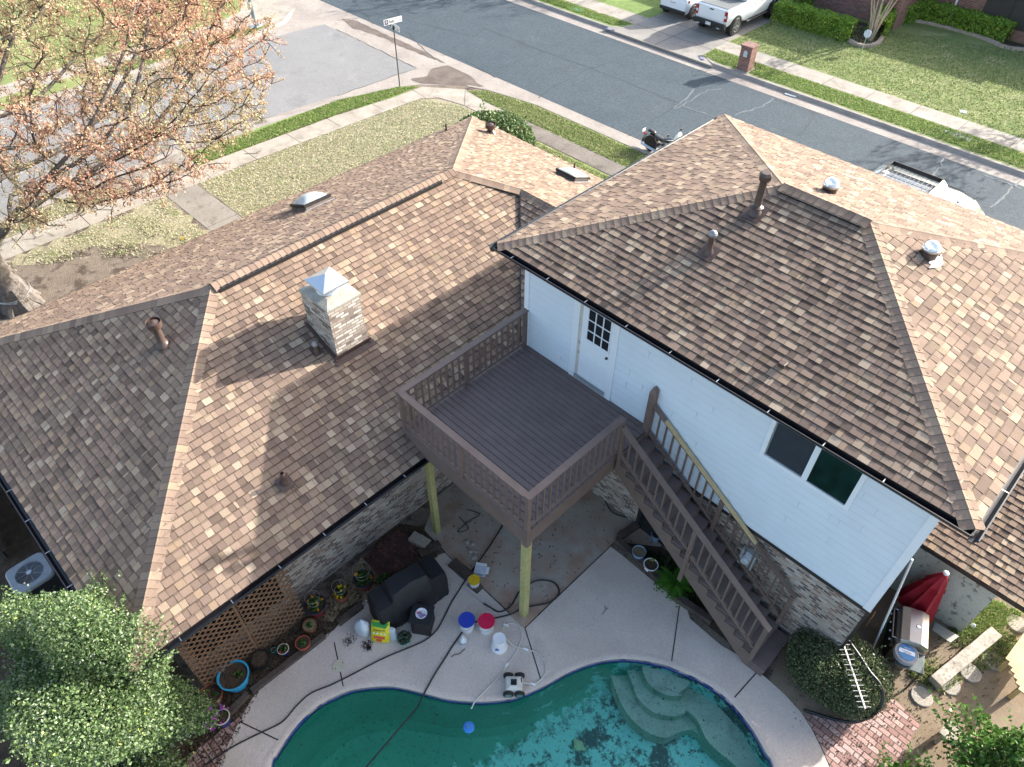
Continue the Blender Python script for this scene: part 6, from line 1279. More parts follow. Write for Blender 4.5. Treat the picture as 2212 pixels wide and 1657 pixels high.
for x, y in ((.80, -.22), (.80, .22)): mb = MB(); mb.box(x, x+.03, y, y+.03, 0, .82); loc_mb(mb, t).build('leg', M['black'], t)
m4 = MW[t.name]; hc = m4 @ Vector((.60, -.10, .85))
t2 = thing('hose_coil', 'coiled grey water hose with a round blue label on the grill shelf', 'hose coil', hc)
for k_ in range(4):
    mb = MB(); mb.tube([hc+Vector((.21*math.cos(a), .21*math.sin(a), .018+.03*k_)) for a in np.linspace(0, 2*math.pi, 40)], .016, 8); mb.tube([hc+Vector((.18*math.cos(a), .18*math.sin(a), .018+.03*k_)) for a in np.linspace(0, 2*math.pi, 40)], .016, 8); mb.build('coil', plain('grey_hose', (.36, .34, .33), .5), t2, smooth=True)
mb = MB(); mb.lathe(hc+Vector((0, 0, .125)), [(.17, 0), (.17, .004)], 36); lb = mb.build('label_disc', plain('blue_card', (.035, .19, .42), .4), t2)
a_ = rz+math.pi/2; fx = (math.cos(rz-.1), math.sin(rz-.1), 0)
mb = MB(); cc_ = hc+Vector((0, 0, .1305)); u_ = Vector((math.cos(a_), math.sin(a_), 0)); v_ = Vector((-u_.y, u_.x, 0))
mb.add([cc_+u_*(-.15)+v_*(-.03), cc_+u_*.15+v_*(-.03), cc_+u_*.145+v_*(.055), cc_+u_*(-.145)+v_*(.055)], [(0, 1, 2, 3)]); mb.build('label_band', M['white'], lb)
text_mesh('Transparent', .036, M['logo'], frame(cc_+v_*.012+Vector((0, 0, .001)), -u_, -v_), lb, ext=.0005)
text_mesh('10m 3/4"', .04, M['logo'], frame(cc_+v_*-.012+Vector((0, 0, .001)), -u_, -v_), lb, ext=.0005)
text_mesh('HOSE', .045, M['white'], frame(cc_+v_*.095+Vector((0, 0, .001)), -u_, -v_), lb, ext=.0005)
# red umbrella leaning against the shed
um_top = W(2, 2, 1712, 437, 2.0); um_bot = W(2, 2, 1520, 640, .55); d = (um_bot-um_top)
t = thing('patio_umbrella', 'closed red patio umbrella leaning by the steel grill', 'umbrella', (um_bot.x, um_bot.y, 0))
dd = d.normalized(); ua = dd.orthogonal().normalized(); ub = dd.cross(ua); mb = MB(); rings = []; rr = random.Random(3); ph = [rr.uniform(.75, 1.25) for _ in range(24)]
for s, r in ((0, .05), (.06, .09), (.2, .15), (.32, .19), (.34, .17), (.6, .24), (.85, .31), (1.0, .34)):
    rings.append([um_top+d*s+(ua*math.cos(a)+ub*math.sin(a))*r*(1+.22*math.sin(a*8)*min(1, s*3))*(ph[i] if s > .3 else 1) for i, a in enumerate(np.linspace(0, 2*math.pi, 25)[:-1])])
for i, q in enumerate(rings[-1]): rings[-1][i] = q+dd*rr.uniform(-.10, .10)
mb.loft(rings); mb.build('canopy', M['umbrella'], t, smooth=True)
mb = MB(); mb.tube([um_top-dd*.04, um_bot+dd*.55], .02, 10); mb.build('pole', M['alu'], t)
mb = MB(); mb.lathe(um_top-dd*.02, [(.055, 0), (.06, .02), (.04, .05), (.01, .06)], 16, Matrix((ua, ub, -dd)).transposed()); mb.build('finial', M['white'], t)
# pvc pole
a = Vector((9.31, 1.06, 0)); b = Vector((8.88, 1.0, 3.3)); mb = MB(); mb.tube([a, b], .022, 12); o = mb.build('pole', M['trim']); tag(o, 'grey white plastic pole leaning on the house corner', 'pole')
mb = MB(); mb.tube([(9.2, 1.25, .9), (9.3, 1.3, .5), (9.36, 1.25, .1), (9.45, 1.1, .02)], .012, 6); o = mb.build('hose', plain('green_hose', (.01, .16, .07), .4)); tag(o, 'thin green hose behind the leaning pole', 'hose')
mb = MB(); q = W(2, 2, 1235, 725, .9); mb.tube([q+Vector((0, .2*math.cos(a), .2*math.sin(a))) for a in np.linspace(0, 2*math.pi, 20)], .012, 8); o = mb.build('hose_hanger', M['brownpot']); tag(o, 'round ring hanging at the house corner', 'hanger')
# loose boards near the shed
timber('board', [W(2, 2, 1450, 520, .1), W(2, 2, 1700, 700, .1)], .16, .10, M['timber'], 'grey board lying behind the red umbrella', cat='board')
mb = MB(); q = [W(2, 2, *a, .28) for a in ((1650, 740), (1800, 830), (1745, 870), (1630, 790))]; mb.add(q+[p-Vector((0, 0, .02)) for p in q], [(0, 1, 2, 3), (7, 6, 5, 4), (0, 4, 5, 1), (1, 5, 6, 2), (2, 6, 7, 3), (3, 7, 4, 0)]); o = mb.build('metal_sheet', plain('dull_sheet', (.26, .27, .25), .4, .3)); tag(o, 'dull metal sheet beside the steel grill', 'sheet')
p = W(2, 2, 1875, 775); o = bag('plastic_bottle', p, .10, .10, .16, .2, 'bagwhite', 'crumpled clear plastic by the shed', 5); o['category'] = 'litter'
# tv antenna and black drain pipe lying on the clipped shrub
A0 = W(2, 2, 1060, 852, 1.15); A1 = W(2, 2, 1207, 1287, 1.12); t = thing('antenna', 'long white toothed antenna lying on the clipped shrub', 'antenna', (A0+A1)/2)
mb = MB(); mb.bar(A0, A1, .026, .026); mb.build('boom', M['antenna'], t); dd = (A1-A0).normalized(); sd2 = dd.cross(Vector((0, 0, 1))).normalized(); Ln = (A1-A0).length
for i in range(13):
    q = A0+dd*(.10+i*(Ln-.13)/12); l = .12; mb = MB(); mb.tube([q-sd2*l, q+sd2*l], .0065, 6); mb.build('element', M['antenna'], t)
mb = MB(); mb.bar(A0-sd2*.14, A0+sd2*.10, .05, .04); mb.build('reflector', M['trim'], t)
o = hose('drain_pipe', [(2, 2, 1085, 835, 1.1), (2, 2, 1120, 885, 1.12), (2, 2, 1180, 970, 1.12), (2, 2, 1235, 1055, 1.10), (2, 2, 1290, 1120, 1.05), (2, 2, 1318, 1190, .95), (2, 2, 1305, 1270, .8), (2, 2, 1250, 1330, .5), (2, 2, 1150, 1370, .2), (2, 2, 1040, 1360, .06), (2, 2, 930, 1330, .04), (2, 2, 820, 1295, .04)], .032, 'rubber', 'thick black drain pipe bent around the clipped shrub', cat='pipe')
# bench and pallet at the lower right
b0 = W(2, 2, 1700, 1395, .42); b1 = W(2, 2, 2010, 1640, .42); dd = (b1-b0).normalized(); sd2 = dd.cross(Vector((0, 0, 1))).normalized(); t = thing('garden_bench', 'weathered grey wooden bench half under the leafy bush', 'bench', ((b0+b1)/2).xy.to_tuple()+(0,))
for k_ in (-1, 1): mb = MB(); mb.bar(b0+sd2*.10*k_, b1+sd2*.10*k_, .17, .04); mb.build('seat_board', M['timber'], t)
for f in (.1, .9):
    for k_ in (-1, 1): q = b0.lerp(b1, f)+sd2*.14*k_; mb = MB(); mb.bar(Vector((q.x, q.y, 0)), Vector((q.x, q.y, .40)), .06, .06); mb.build('leg', M['timber'], t)
q = [W(2, 2, *a, .5) for a in ((2100, 1000), (2209, 850), (2330, 950), (2260, 1180), (2170, 1170), (2120, 1090))]; t = thing('pallet', 'pale new timber platform at the right edge', 'pallet', (q[3].x, q[3].y, 0))
a, b = W(2, 2, 2110, 985, .5), W(2, 2, 2230, 820, .5); c = W(2, 2, 2190, 1180, .5)
for i in range(6):
    off = (c-a)*(i/5)+Vector((0, 0, .004*(i % 2))); mb = MB(); mb.bar(a+off, b+off+(b-a), .125, .035); mb.build('board', M['rawpine'], t)
for f in (.05, .8): mb = MB(); q = a+(b-a)*2*f; mb.bar(q-Vector((0, 0, .06)), q+(c-a)-Vector((0, 0, .06)), .05, .09); mb.build('bearer', M['rawpine'], t)
for f in (.05, .95):
    for g in (.05, .95): q = a+(b-a)*2*f+(c-a)*g; mb = MB(); mb.bar(Vector((q.x, q.y, 0)), Vector((q.x, q.y, .4)), .08, .08); mb.build('leg', M['rawpine'], t)
# ------------------------------------------------------------------ vegetation
def shell_points(c, rx, ry, rz, n, seed, lump=.18, freq=3, inner=.35, flat=0, zmin=-1):
    """points spread through the outer part of a lumpy ellipsoid"""
    rg = np.random.default_rng(seed); d = rg.normal(size=(n, 3)); d /= np.linalg.norm(d, axis=1)[:, None]
    k = rg.uniform(-1, 1, (7, 3))*freq; ph = rg.uniform(0, 6.28, 7); w_ = sum(np.sin(d @ k[i]*2+ph[i]) for i in range(7))/7
    r = (1+lump*2.2*w_)*rg.uniform(inner, 1, n)**.5
    p = d*r[:, None]
    if flat: p = np.sign(p)*abs(p)**flat
    p = p*np.array([rx, ry, rz]); p = p[p[:, 2] > zmin*rz]
    return p+np.array([c[0], c[1], c[2]])
def shrub(name, c, r, n, size, pal, pw, label, cat='shrub', seed=1, lump=.16, stems=8, twig=True, flat=0, zmin=-.9, up=.5, sprigs=0, group=None):
    t = thing(name, label, cat, (c[0], c[1], 0), group=group)
    P = shell_points(c, r[0], r[1], r[2], n, seed, lump, inner=.3, flat=flat, zmin=zmin); rg = np.random.default_rng(seed+9)
    if sprigs:
        b = P[rg.choice(len(P), sprigs)]; dirs = (b-np.array(c)); dirs /= np.linalg.norm(dirs, axis=1)[:, None]; dirs[:, 2] += .4; m = 14
        ext = np.concatenate([b+dirs*(s*.32*size/.05) for s in np.linspace(0, 1, m)]); ext += rg.normal(0, size*.45, ext.shape); P = np.concatenate([P, ext])
    P = P[P[:, 2] > .03]
    leaves('crown', P, size, pal, pw, t, up=up)
    mb = MB()
    for i in range(stems):
        a = rg.uniform(0, 6.28); e = np.array([c[0]+math.cos(a)*r[0]*.6, c[1]+math.sin(a)*r[1]*.6, c[2]+r[2]*.3]); s_ = np.array([c[0]+math.cos(a)*.08, c[1]+math.sin(a)*.08, 0])
        mb.tube([s_, (s_+e)/2+rg.normal(0, .06, 3), e], [.03, .02, .008], 6)
    if stems: mb.build('stem', M['twig'], t)
    return t
G1 = [(.11, .18, .065), (.17, .255, .10), (.25, .33, .17), (.06, .105, .035), (.38, .44, .32), (.40, .45, .12)]  # palest grey green paints highlights onto scattered leaves
shrub('evergreen_shrub', (-.25, -10.5, 2.1), (2.1, 1.4, 1.85), 120000, .034, G1, [3.5, 4, 2.5, 2.5, .8, .15], 'huge grey green evergreen shrub at the lower left corner of the roof', seed=3, lump=.30, sprigs=1100)
shrub('evergreen_shrub', (1.75, -11.0, .85), (1.1, .85, .85), 36000, .034, G1, [3, 4, 2.5, 2, 1.0, .3], 'smaller grey green shrub at the bottom left edge', seed=4, lump=.2, sprigs=160)
sc_ = W(2, 2, 1010, 1075, .75)
shrub('clipped_shrub', (8.98, -.12, .55), (1.02, .82, .58), 34000, .028, [(.075, .11, .05), (.115, .16, .075), (.18, .22, .12), (.05, .07, .03), (.26, .26, .15)], [3, 3, 2, 2, 1], 'rounded clipped shrub under the antenna', seed=6, lump=.07, flat=.85, sprigs=60)
shrub('leafy_bush', (12.3, .15, .9), (1.15, .95, .85), 9500, .06, [(.06, .14, .025), (.09, .20, .04), (.15, .28, .07), (.04, .09, .02), (.24, .34, .14)], [3, 3, 2, 2, 1], 'glossy green leafy bush at the lower right', seed=8, lump=.3, up=1.2, sprigs=60)
shrub('leafy_bush', (11.1, -1.45, .5), (.8, .75, .5), 6000, .05, [(.05, .13, .02), (.08, .18, .035), (.13, .25, .06), (.30, .20, .05)], [3, 3, 2, .3], 'low green leafy bush beside the garden bench', seed=9, lump=.3, up=1.2, sprigs=30)
shrub('round_shrub', (-11.3, 9.95, .85), (1.75, 1.45, .82), 26000, .075, [(.09, .15, .055), (.14, .21, .08), (.22, .29, .13), (.06, .10, .04), (.30, .08, .05)], [3, 3, 2, 2, .1], 'big rounded green shrub behind the street corner of the roof', seed=12, lump=.06, sprigs=40)
for i, (x, y) in enumerate([(-4.3, 8.4), (-3.6, 8.9)]): shrub('young_shrub', (x, y, .9), (.28, .28, .9), 240, .09, [(.35, .03, .03), (.12, .2, .05)], [2, 1], ['young red leaved shrub past the front eave', 'second young red leaved shrub nearer the motorcycle'][i], seed=20+i, stems=3)
# box hedges across the street
def hedge(path, w_, h, n, label, seed):
    rg = np.random.default_rng(seed); t = thing('hedge', label, 'hedge', (path[0][0], path[0][1], 0)); P = [np.array(p, float) for p in path]
    L_ = [np.linalg.norm(b-a) for a, b in zip(P, P[1:])]; tot = sum(L_); out = []
    for a, b, l in zip(P, P[1:], L_):
        m = int(n*l/tot); s = rg.uniform(-.03, 1.03, m); d = (b-a)/l; nn = np.array([-d[1], d[0]]); face = rg.integers(0, 4, m)
        u = rg.uniform(-1, 1, m); v = rg.uniform(0, 1, m)
        u = np.where(face == 0, 1-rg.exponential(.06, m), np.where(face == 1, -1+rg.exponential(.06, m), u)); v = np.where(face >= 2, 1-rg.exponential(.05, m), v)
        q = a+np.outer(s*l, d)+np.outer(u*w_/2*(1+.08*np.sin(s*l*5)), nn); out.append(np.column_stack([q, v*h*(1+.05*np.sin(s*l*3.3+u*2))]))
    leaves('crown', np.concatenate(out), .075, [(.15, .29, .035), (.23, .37, .05), (.32, .46, .09), (.08, .16, .02), (.44, .50, .12)], [3, 3, 2, 1.5, .8], t, up=1.0)
    mb = MB(); 
    for p in P: mb.tube([(p[0], p[1], 0), (p[0], p[1], h*.8)], .03, 6)
    mb.build('stem', M['twig'], t); return t
hp = lambda *a: [W(0, 2, x, y, .5).xy.to_tuple() for x, y in a]
hedge(hp((650, 60), (780, 95), (920, 135), (1040, 170), (1130, 190)), .95, .95, 17000, 'bright green box hedge left of the multi stem tree', 31)
hedge(hp((1280, 175), (1340, 110), (1450, 70), (1560, 62), (1680, 85), (1850, 130), (2000, 170), (2120, 205)), .95, .95, 26000, 'bright green box hedge curving past the neighbour window', 32)
hedge(hp((760, 0), (880, 15)), .8, 1.0, 4000, 'dark trimmed hedge by the neighbour front door', 33)
# stone edging of the neighbour bed
ed = [W(0, 2, x, y, .05) for x, y in [(620, 128), (760, 155), (900, 190), (1020, 225), (1100, 255), (1160, 285), (1230, 292), (1290, 270), (1330, 210), (1380, 160), (1450, 138), (1520, 133), (1620, 150), (1780, 190), (1950, 240), (2090, 300), (2209, 315)]]
pth = smooth_path(ed, 4); acc = 0; last = pth[0]; si = 0; block0 = None
st = thing('stone_edging', 'stacked flat stone edging around the neighbour flower bed', 'edging', pth[0].xy.to_tuple()+(0,))
for a, b in zip(pth, pth[1:]):
    d = (b-a); mb = MB(); mb.bar(a+Vector((0, 0, .02)), b+Vector((0, 0, .02+random.uniform(-.01, .015))), .22, .16); mb.build('edging_stone', M['stone'], st, bevel=.02)
nbp = [(p.x, p.y) for p in pth]+[(1.5, 38.2), (-6.2, 38.2), (-6.2, 35), (-11.3, 35), (-11.3, 31.6)]
struct('planting_bed', MB().prism(nbp, 0, .004, bottom=False, side=False), M['mulch'], 'dark mulch bed in front of the neighbour house')
# ---- trees grown by space colonisation
def grow(base, trunk, attract, step=.35, di=3.5, dk_=.6, iters=90, seed=1):
    rg = np.random.default_rng(seed); N_ = [np.array(base, float)]; par = [-1]
    for p in trunk:
        p = np.array(p, float); a = N_[-1]; n = max(1, int(np.linalg.norm(p-a)/step)); i0 = len(N_)-1
        for k in range(1, n+1): N_.append(a+(p-a)*k/n+rg.normal(0, .02, 3)); par.append(len(N_)-2)
    A = np.array(attract, float); alive = np.ones(len(A), bool)
    for it in range(iters):
        X = np.array(N_); idx = np.where(alive)[0]
        if len(idx) == 0: break
        D2 = ((A[idx][:, None, :]-X[None])**2).sum(2); nn = D2.argmin(1); dm = D2.min(1)
        ok = dm < di*di; new = {}
        for ai, ni in zip(idx[ok], nn[ok]): new.setdefault(int(ni), []).append(ai)
        if not new: di *= 1.5; continue
        for ni, al in new.items():
            v = (A[al]-X[ni]); v /= np.linalg.norm(v, axis=1)[:, None]+1e-9; d = v.sum(0)+rg.normal(0, .25, 3); d /= np.linalg.norm(d)+1e-9
            N_.append(X[ni]+d*step); par.append(ni)
        X = np.array(N_); D2 = ((A[idx][:, None, :]-X[None, -len(new):])**2).sum(2).min(1); alive[idx[D2 < dk_*dk_]] = False
    return np.array(N_), np.array(par)
def tree(name, label, base, trunk, attract, r_tip, r_pow, bark, seed=1, step=.35, dk_=.6, cat='tree', rmax=.5, twigs=2, tl=.5):
    t = thing(name, label, cat, (base[0], base[1], base[2])); X, par = grow(base, trunk, attract, step, 4, dk_, seed=seed); n = len(X)
    w_ = np.zeros(n); kids = np.zeros(n, int)
    for i in range(n-1, 0, -1):
        if kids[i] == 0: w_[i] = r_tip**r_pow
        w_[par[i]] += w_[i]; kids[par[i]] += 1
    rad = np.minimum(w_**(1/r_pow), rmax); rg = np.random.default_rng(seed+5)
    mb = MB(); mt_ = MB()
    done = set()
    # chains
    ch = {}
    for i in range(1, n): ch.setdefault(par[i], []).append(i)
    stack = [(0, ch.get(0, []))]; starts = [(0, c) for c in ch.get(0, [])]; first = True
    while starts:
        p, c = starts.pop(); pts = [X[p], X[c]]; rs = [min(rad[p], rad[c]*1.3), rad[c]]; cur = c
        while cur in ch:
            k = sorted(ch[cur], key=lambda q: -rad[q]); nx = k[0]
            for o_ in k[1:]: starts.append((cur, o_))
            pts.append(X[nx]); rs.append(rad[nx]); cur = nx
        (mb if rs[0] > .05 else mt_).tube(pts, rs, 9 if rs[0] > .06 else 4, cap=False)
    mb.build('trunk', M[bark], t, smooth=True)
    thin = np.where(rad < r_tip*3.2)[0]; tips = []
    for i in thin:
        for k in range(twigs):
            d = rg.normal(size=3); d[2] += .35; d /= np.linalg.norm(d); l = tl*rg.uniform(.4, 1.1); e = X[i]+d*l
            mt_.tube([X[i], X[i]+d*l*.5+rg.normal(0, .04, 3), e], [.011, .009, .005], 3, cap=False); tips.append((X[i], e))
    mt_.build('branch', M['twig'], t)
    return t, X, rad, tips
rg = np.random.default_rng(77)
d = rg.normal(size=(2900, 3)); d /= np.linalg.norm(d, axis=1)[:, None]; q = d*rg.uniform(.4, 1, (2900, 1))**.7
A_ = np.array([-16.3, -4.3, 5.9])+q*np.array([6.6, 7.8, 4.0]); A_ = A_[A_[:, 2] > 2.7]
A_ = A_[~((A_[:, 2] < 4.2) & (rg.random(len(A_)) < .35))]
oak, X, rad, tips = tree('oak_tree', 'large spreading oak with orange and yellow green spring buds beside the side street', (-15.1, -7.35, 0), [(-15.45, -7.5, 1.3), (-15.9, -7.4, 2.6)], A_, .014, 2.35, 'bark', seed=5, step=.34, dk_=.46, rmax=.46, twigs=3, tl=.5)
E_ = np.array([e for s, e in tips]); S_ = np.array([s for s, e in tips])
f_ = rg.uniform(.35, 1.05, (len(E_)*14, 1)); C = np.repeat(S_, 14, 0)*(1-f_)+np.repeat(E_, 14, 0)*f_; C += rg.normal(0, .045, C.shape)
C = C[rg.random(len(C)) < .92]; C2 = np.repeat(C, 2, 0)+rg.normal(0, .03, (len(C)*2, 3))
warm = (np.sin(C2[:, 0]*.8+C2[:, 1]*.5)+np.sin(C2[:, 2]*1.1+C2[:, 1]*.9)+rg.normal(0, .9, len(C2))) > .1
leaves('crown', C2[warm], .044, [(.55, .31, .22), (.60, .39, .28), (.46, .24, .18), (.56, .43, .28)], [3, 3, 2, 2], oak, mat=M['bud'], up=.3, elong=1.4)
leaves('crown', C2[~warm], .044, [(.46, .44, .25), (.53, .48, .31), (.56, .42, .29), (.37, .40, .20)], [3, 3, 2, 2], oak, mat=M['bud'], up=.3, elong=1.4)
mb = MB()
for a in np.linspace(0, 2*math.pi, 8)[:-1]: mb.tube([(-15.15+.2*math.cos(a), -7.38+.2*math.sin(a), .7), (-15.1+.38*math.cos(a), -7.35+.38*math.sin(a), .22), (-15.1+.66*math.cos(a+.1), -7.35+.66*math.sin(a+.1), -.10)], [.26, .20, .10], 8)
mb.tube([(-15.1, -7.35, -.05), (-15.12, -7.36, .3), (-15.2, -7.4, .8), (-15.45, -7.5, 1.4), (-15.9, -7.4, 2.6), (-16.1, -7.2, 3.2)], [.62, .50, .44, .42, .40, .34], 20)
mb.build('root_flare', M['bark'], oak, smooth=True)
mb = MB()
for h in (.42, .55, .5): mb.tube([(-15.15+(.53)*math.cos(a), -7.38+(.53)*math.sin(a), h+.08*math.sin(a+h*9)) for a in np.linspace(0, 2*math.pi, 26)], .012, 5)
o = mb.build('cable', M['wire']); tag(o, 'pale cable wound round the oak trunk', 'cable')
# multi stem tree in the neighbour bed
b0 = W(0, 2, 1235, 255); bx, by = b0.x, b0.y; d = rg.normal(size=(260, 3)); d /= np.linalg.norm(d, axis=1)[:, None]; A_ = np.array([bx-.1, by+.1, 3.3])+d*rg.uniform(.3, 1, (260, 1))*np.array([1.9, 1.9, 1.3])
myr, X, rad, tips = tree('crape_myrtle', 'bare multi stemmed tree with a few pinkish yellow leaves in the neighbour bed', (bx, by, 0), [(bx, by, .15)], A_, .012, 2.1, 'bark', seed=8, step=.3, dk_=.5, rmax=.09, twigs=1, tl=.35)
mb = MB()
for a in np.linspace(0, 2*math.pi, 8)[:-1]: mb.tube([(bx+.08*math.cos(a), by+.08*math.sin(a), 0), (bx+.3*math.cos(a), by+.3*math.sin(a), 1.1), (bx+.75*math.cos(a+.2), by+.75*math.sin(a+.2), 2.5)], [.05, .042, .028], 7)
mb.build('stem', plain('pale_bark', (.42, .34, .26), .8, var=.2), myr)
E_ = np.array([e for s, e in tips]); E_ = E_[E_[:, 2] > 2.3]; C = np.repeat(E_, 5, 0)+rg.normal(0, .10, (len(E_)*5, 3)); leaves('crown', C, .085, [(.66, .52, .14), (.62, .40, .24), (.55, .30, .22), (.50, .52, .16)], [3, 2, 2, 1], myr, mat=M['bud'])
# tall trees standing behind the picture that throw the streaky shade on the street
for i, (x, y, h, rr_, lab) in enumerate([(-18.5, 41, 9, 3.4, 'tall half bare tree beyond the neighbour driveway'), (5.5, 34.5, 8, 2.6, 'half bare tree beside the neighbour house'), (10.5, 27.2, 7, 2.2, 'slim half bare street tree to the right'), (-24.5, 30, 6.5, 2.2, 'slim half bare tree across the street on the left')]):
    d = rg.normal(size=(420, 3)); d /= np.linalg.norm(d, axis=1)[:, None]; A_ = np.array([x, y, h*.68])+d*rg.uniform(.3, 1, (420, 1))*np.array([rr_, rr_, h*.32])
    tr_, X, rad, tips = tree('bare_tree', lab, (x, y, 0), [(x, y, h*.33)], A_, .014, 2.3, 'bark', seed=40+i, step=.42, dk_=.6, rmax=.2, twigs=2, tl=.5)
    E_ = np.array([e for s, e in tips]); C = np.repeat(E_, 4, 0)+rg.normal(0, .12, (len(E_)*4, 3)); leaves('crown', C, .10, [(.40, .42, .14), (.5, .36, .18)], [2, 1], tr_, mat=M['bud'])
# ------------------------------------------------------------------ neighbour house
nh = thing('brick_house', 'red brick house across the street with a dark screened window', 'house', (-3, 40, 0)); NZ = 2.75
mb = MB(); mb.box(-6.0, 6.0, 38.3, 38.45, 0, NZ); mb.box(-6.15, -6.0, 34.9, 48, 0, NZ); mb.box(-18.3, -6.15, 36.3, 36.45, 0, NZ) if False else None
mb.box(-10.9, -6.15, 35.4, 35.55, 0, NZ); mb.box(-11.05, -10.9, 35.4, 40, 0, NZ); mb.build('wall', M['redbrick'], nh)
mb = MB(); mb.box(-17.0, -11.05, 38.5, 38.65, 0, NZ); mb.build('wall', M['redbrick'], nh)
mb = MB(); mb.box(-16.4, -11.6, 38.44, 38.5, 0, 2.2); mb.build('garage_door', M['offwhite'], nh)
wx = [W(0, 2, 1870, 70, .9), W(0, 2, 2100, 130, .9)]
wn = MB(); wn.box(-2.9, -.2, 38.24, 38.30, .55, 2.3); win = wn.build('window', plain('dark_screen', (.035, .032, .03), .6), nh)
mb = MB(); mb.box(-1.57, -1.51, 38.20, 38.24, .55, 2.3); mb.build('frame', M['fascia'], win)
mb = MB(); mb.box(-4.35, -4.27, 38.18, 38.28, 0, NZ-.1); mb.build('downspout', M['trim'], nh)
ns = .45; ry = 43.2; rz_ = NZ+(ry-37.7)*ns
shingles((-11.6, 37.7, NZ), (1, 0, 0), (0, 1, ns), [[(-6.5, 37.7, NZ), (2.0, 37.7, NZ), (-1.0, ry, rz_), (-6.5, ry, rz_)]], nh, seed=61, expo=.3)
mb = MB(); mb.add([(2.0, 37.7, NZ), (2.0, 49, NZ), (-1.0, ry, rz_)], [(0, 1, 2)]); mb.add([(-6.5, 49, NZ), (2, 49, NZ), (-1, ry, rz_), (-6.5, ry, rz_)], [(0, 1, 2, 3)]); mb.add([(-17.6, 34.7, NZ), (-5.6, 34.7, NZ), (-5.6, 50, NZ), (-17.6, 50, NZ), (-11.6, 40.5, NZ+2.6), (-11.6, 45, NZ+2.6)], [(0, 1, 4), (1, 2, 5, 4), (2, 3, 5), (3, 0, 4, 5)]); mb.build('roof', M['shingle'], nh)
# ------------------------------------------------------------------ vehicles
def wheel(parent, c, r, w_, mat='alu', spokes=6, side=1, axis='X'):
    rm = Matrix.Rotation(R(90), 3, 'Y') if axis == 'X' else Matrix.Rotation(R(90), 3, 'X'); c = Vector(c); rt = parent
    mb = MB(); mb.lathe(c, [(r*.62, -w_/2), (r*.93, -w_/2), (r, -w_*.36), (r, w_*.36), (r*.93, w_/2), (r*.62, w_/2)], 28, rm); wh = loc_mb(mb, rt).build('wheel', M['tyre'], rt)
    mb = MB(); o = Vector((side*w_/2, 0, 0)) if axis == 'X' else Vector((0, -side*w_/2, 0))
    mb.lathe(c+o*1.01, [(r*.64, -.01), (r*.64, .012), (r*.56, .012), (r*.54, -.01)], 28, rm, cap0=False, cap1=False); mb.lathe(c+o*1.02, [(r*.14, -.0), (r*.13, .015)], 12, rm)
    for k in range(spokes):
        a = 2*math.pi*k/spokes; d = Vector((0, math.cos(a), math.sin(a))) if axis == 'X' else Vector((math.cos(a), 0, math.sin(a)))
        mb.bar(c+o*1.02+d*r*.1, c+o*1.02+d*r*.58, r*.16, .02, up=(1, 0, 0) if axis == 'X' else (0, 1, 0))
    rim = loc_mb(mb, rt).build('rim', M[mat], wh); mb = MB(); mb.lathe(c+o*.96, [(r*.6, 0), (r*.6, .006)], 24, rm); loc_mb(mb, rt).build('brake', M['black'], rim if False else wh); return wh
def body(parent, st, mat, name='body', bevel=.0):
    """stations along y: (y, z0, half width low, z belt, half width belt, z top, half width top)"""
    mb = MB(); rings = []
    for y, z0, wl, zb_, wb_, zt_, wt_ in st: rings.append([(-wl*.92, y, z0), (-wl, y, z0+.12), (-wb_, y, zb_), (-wt_, y, zt_-.03), (-wt_*.9, y, zt_), (wt_*.9, y, zt_), (wt_, y, zt_-.03), (wb_, y, zb_), (wl, y, z0+.12), (wl*.92, y, z0)])
    mb.loft(rings); return loc_mb(mb, parent).build(name, mat, parent, smooth=True)
def lbox(parent, name, mat, *b, bevel=0, up=None):
    mb = MB(); mb.box(*b); return loc_mb(mb, up or parent).build(name, mat, parent, bevel=bevel)
# pickup: rear at local y=0, nose towards +y
tw = W(0, 2, 370, 222, 0); t = thing('pickup_truck', 'white pickup truck with a grey bed cover parked in the driveway across the street', 'truck', (-12.72, 27.15, .01)); CW = M['carwhite']
body(t, [(.10, .62, .92, 1.05, 1.0, 1.38, .95), (.16, .55, .96, 1.05, 1.02, 1.42, .96), (1.95, .50, .98, 1.05, 1.02, 1.42, .96), (2.0, .45, .98, 1.05, 1.02, 1.42, .96), (4.3, .45, .98, 1.05, 1.02, 1.40, .96), (4.9, .45, .98, 1.05, 1.02, 1.34, .94), (5.7, .5, .96, 1.0, .98, 1.22, .90), (5.85, .55, .90, .95, .92, 1.12, .84)], CW)
body(t, [(1.98, 1.38, .93, 1.50, .92, 1.88, .76), (2.1, 1.38, .94, 1.52, .92, 1.92, .76), (3.4, 1.38, .94, 1.52, .92, 1.94, .76), (3.7, 1.38, .94, 1.5, .92, 1.9, .75), (4.45, 1.36, .92, 1.38, .90, 1.42, .84)], CW, 'cab')
cabg = MB(); 
for s in (-1, 1): cabg.add([(s*.935, 2.2, 1.47), (s*.935, 4.1, 1.45), (s*.80, 3.6, 1.84), (s*.80, 2.3, 1.86)], [(0, 1, 2, 3)][::s] if s > 0 else [(3, 2, 1, 0)])
cabg.add([(-.78, 1.965, 1.5), (.78, 1.965, 1.5), (.68, 1.972, 1.84), (-.68, 1.972, 1.84)], [(0, 1, 2, 3)]); loc_mb(cabg, t).build('window', M['glass'], t)
lbox(t, 'bed_cover', M['tonneau'], -.86, .86, .22, 1.92, 1.425, 1.445); lbox(t, 'tailgate', CW, -.80, .80, .06, .11, .80, 1.40, bevel=.02)
lbox(t, 'tailgate_handle', M['black'], -.12, .12, .045, .06, 1.26, 1.32, bevel=.01)
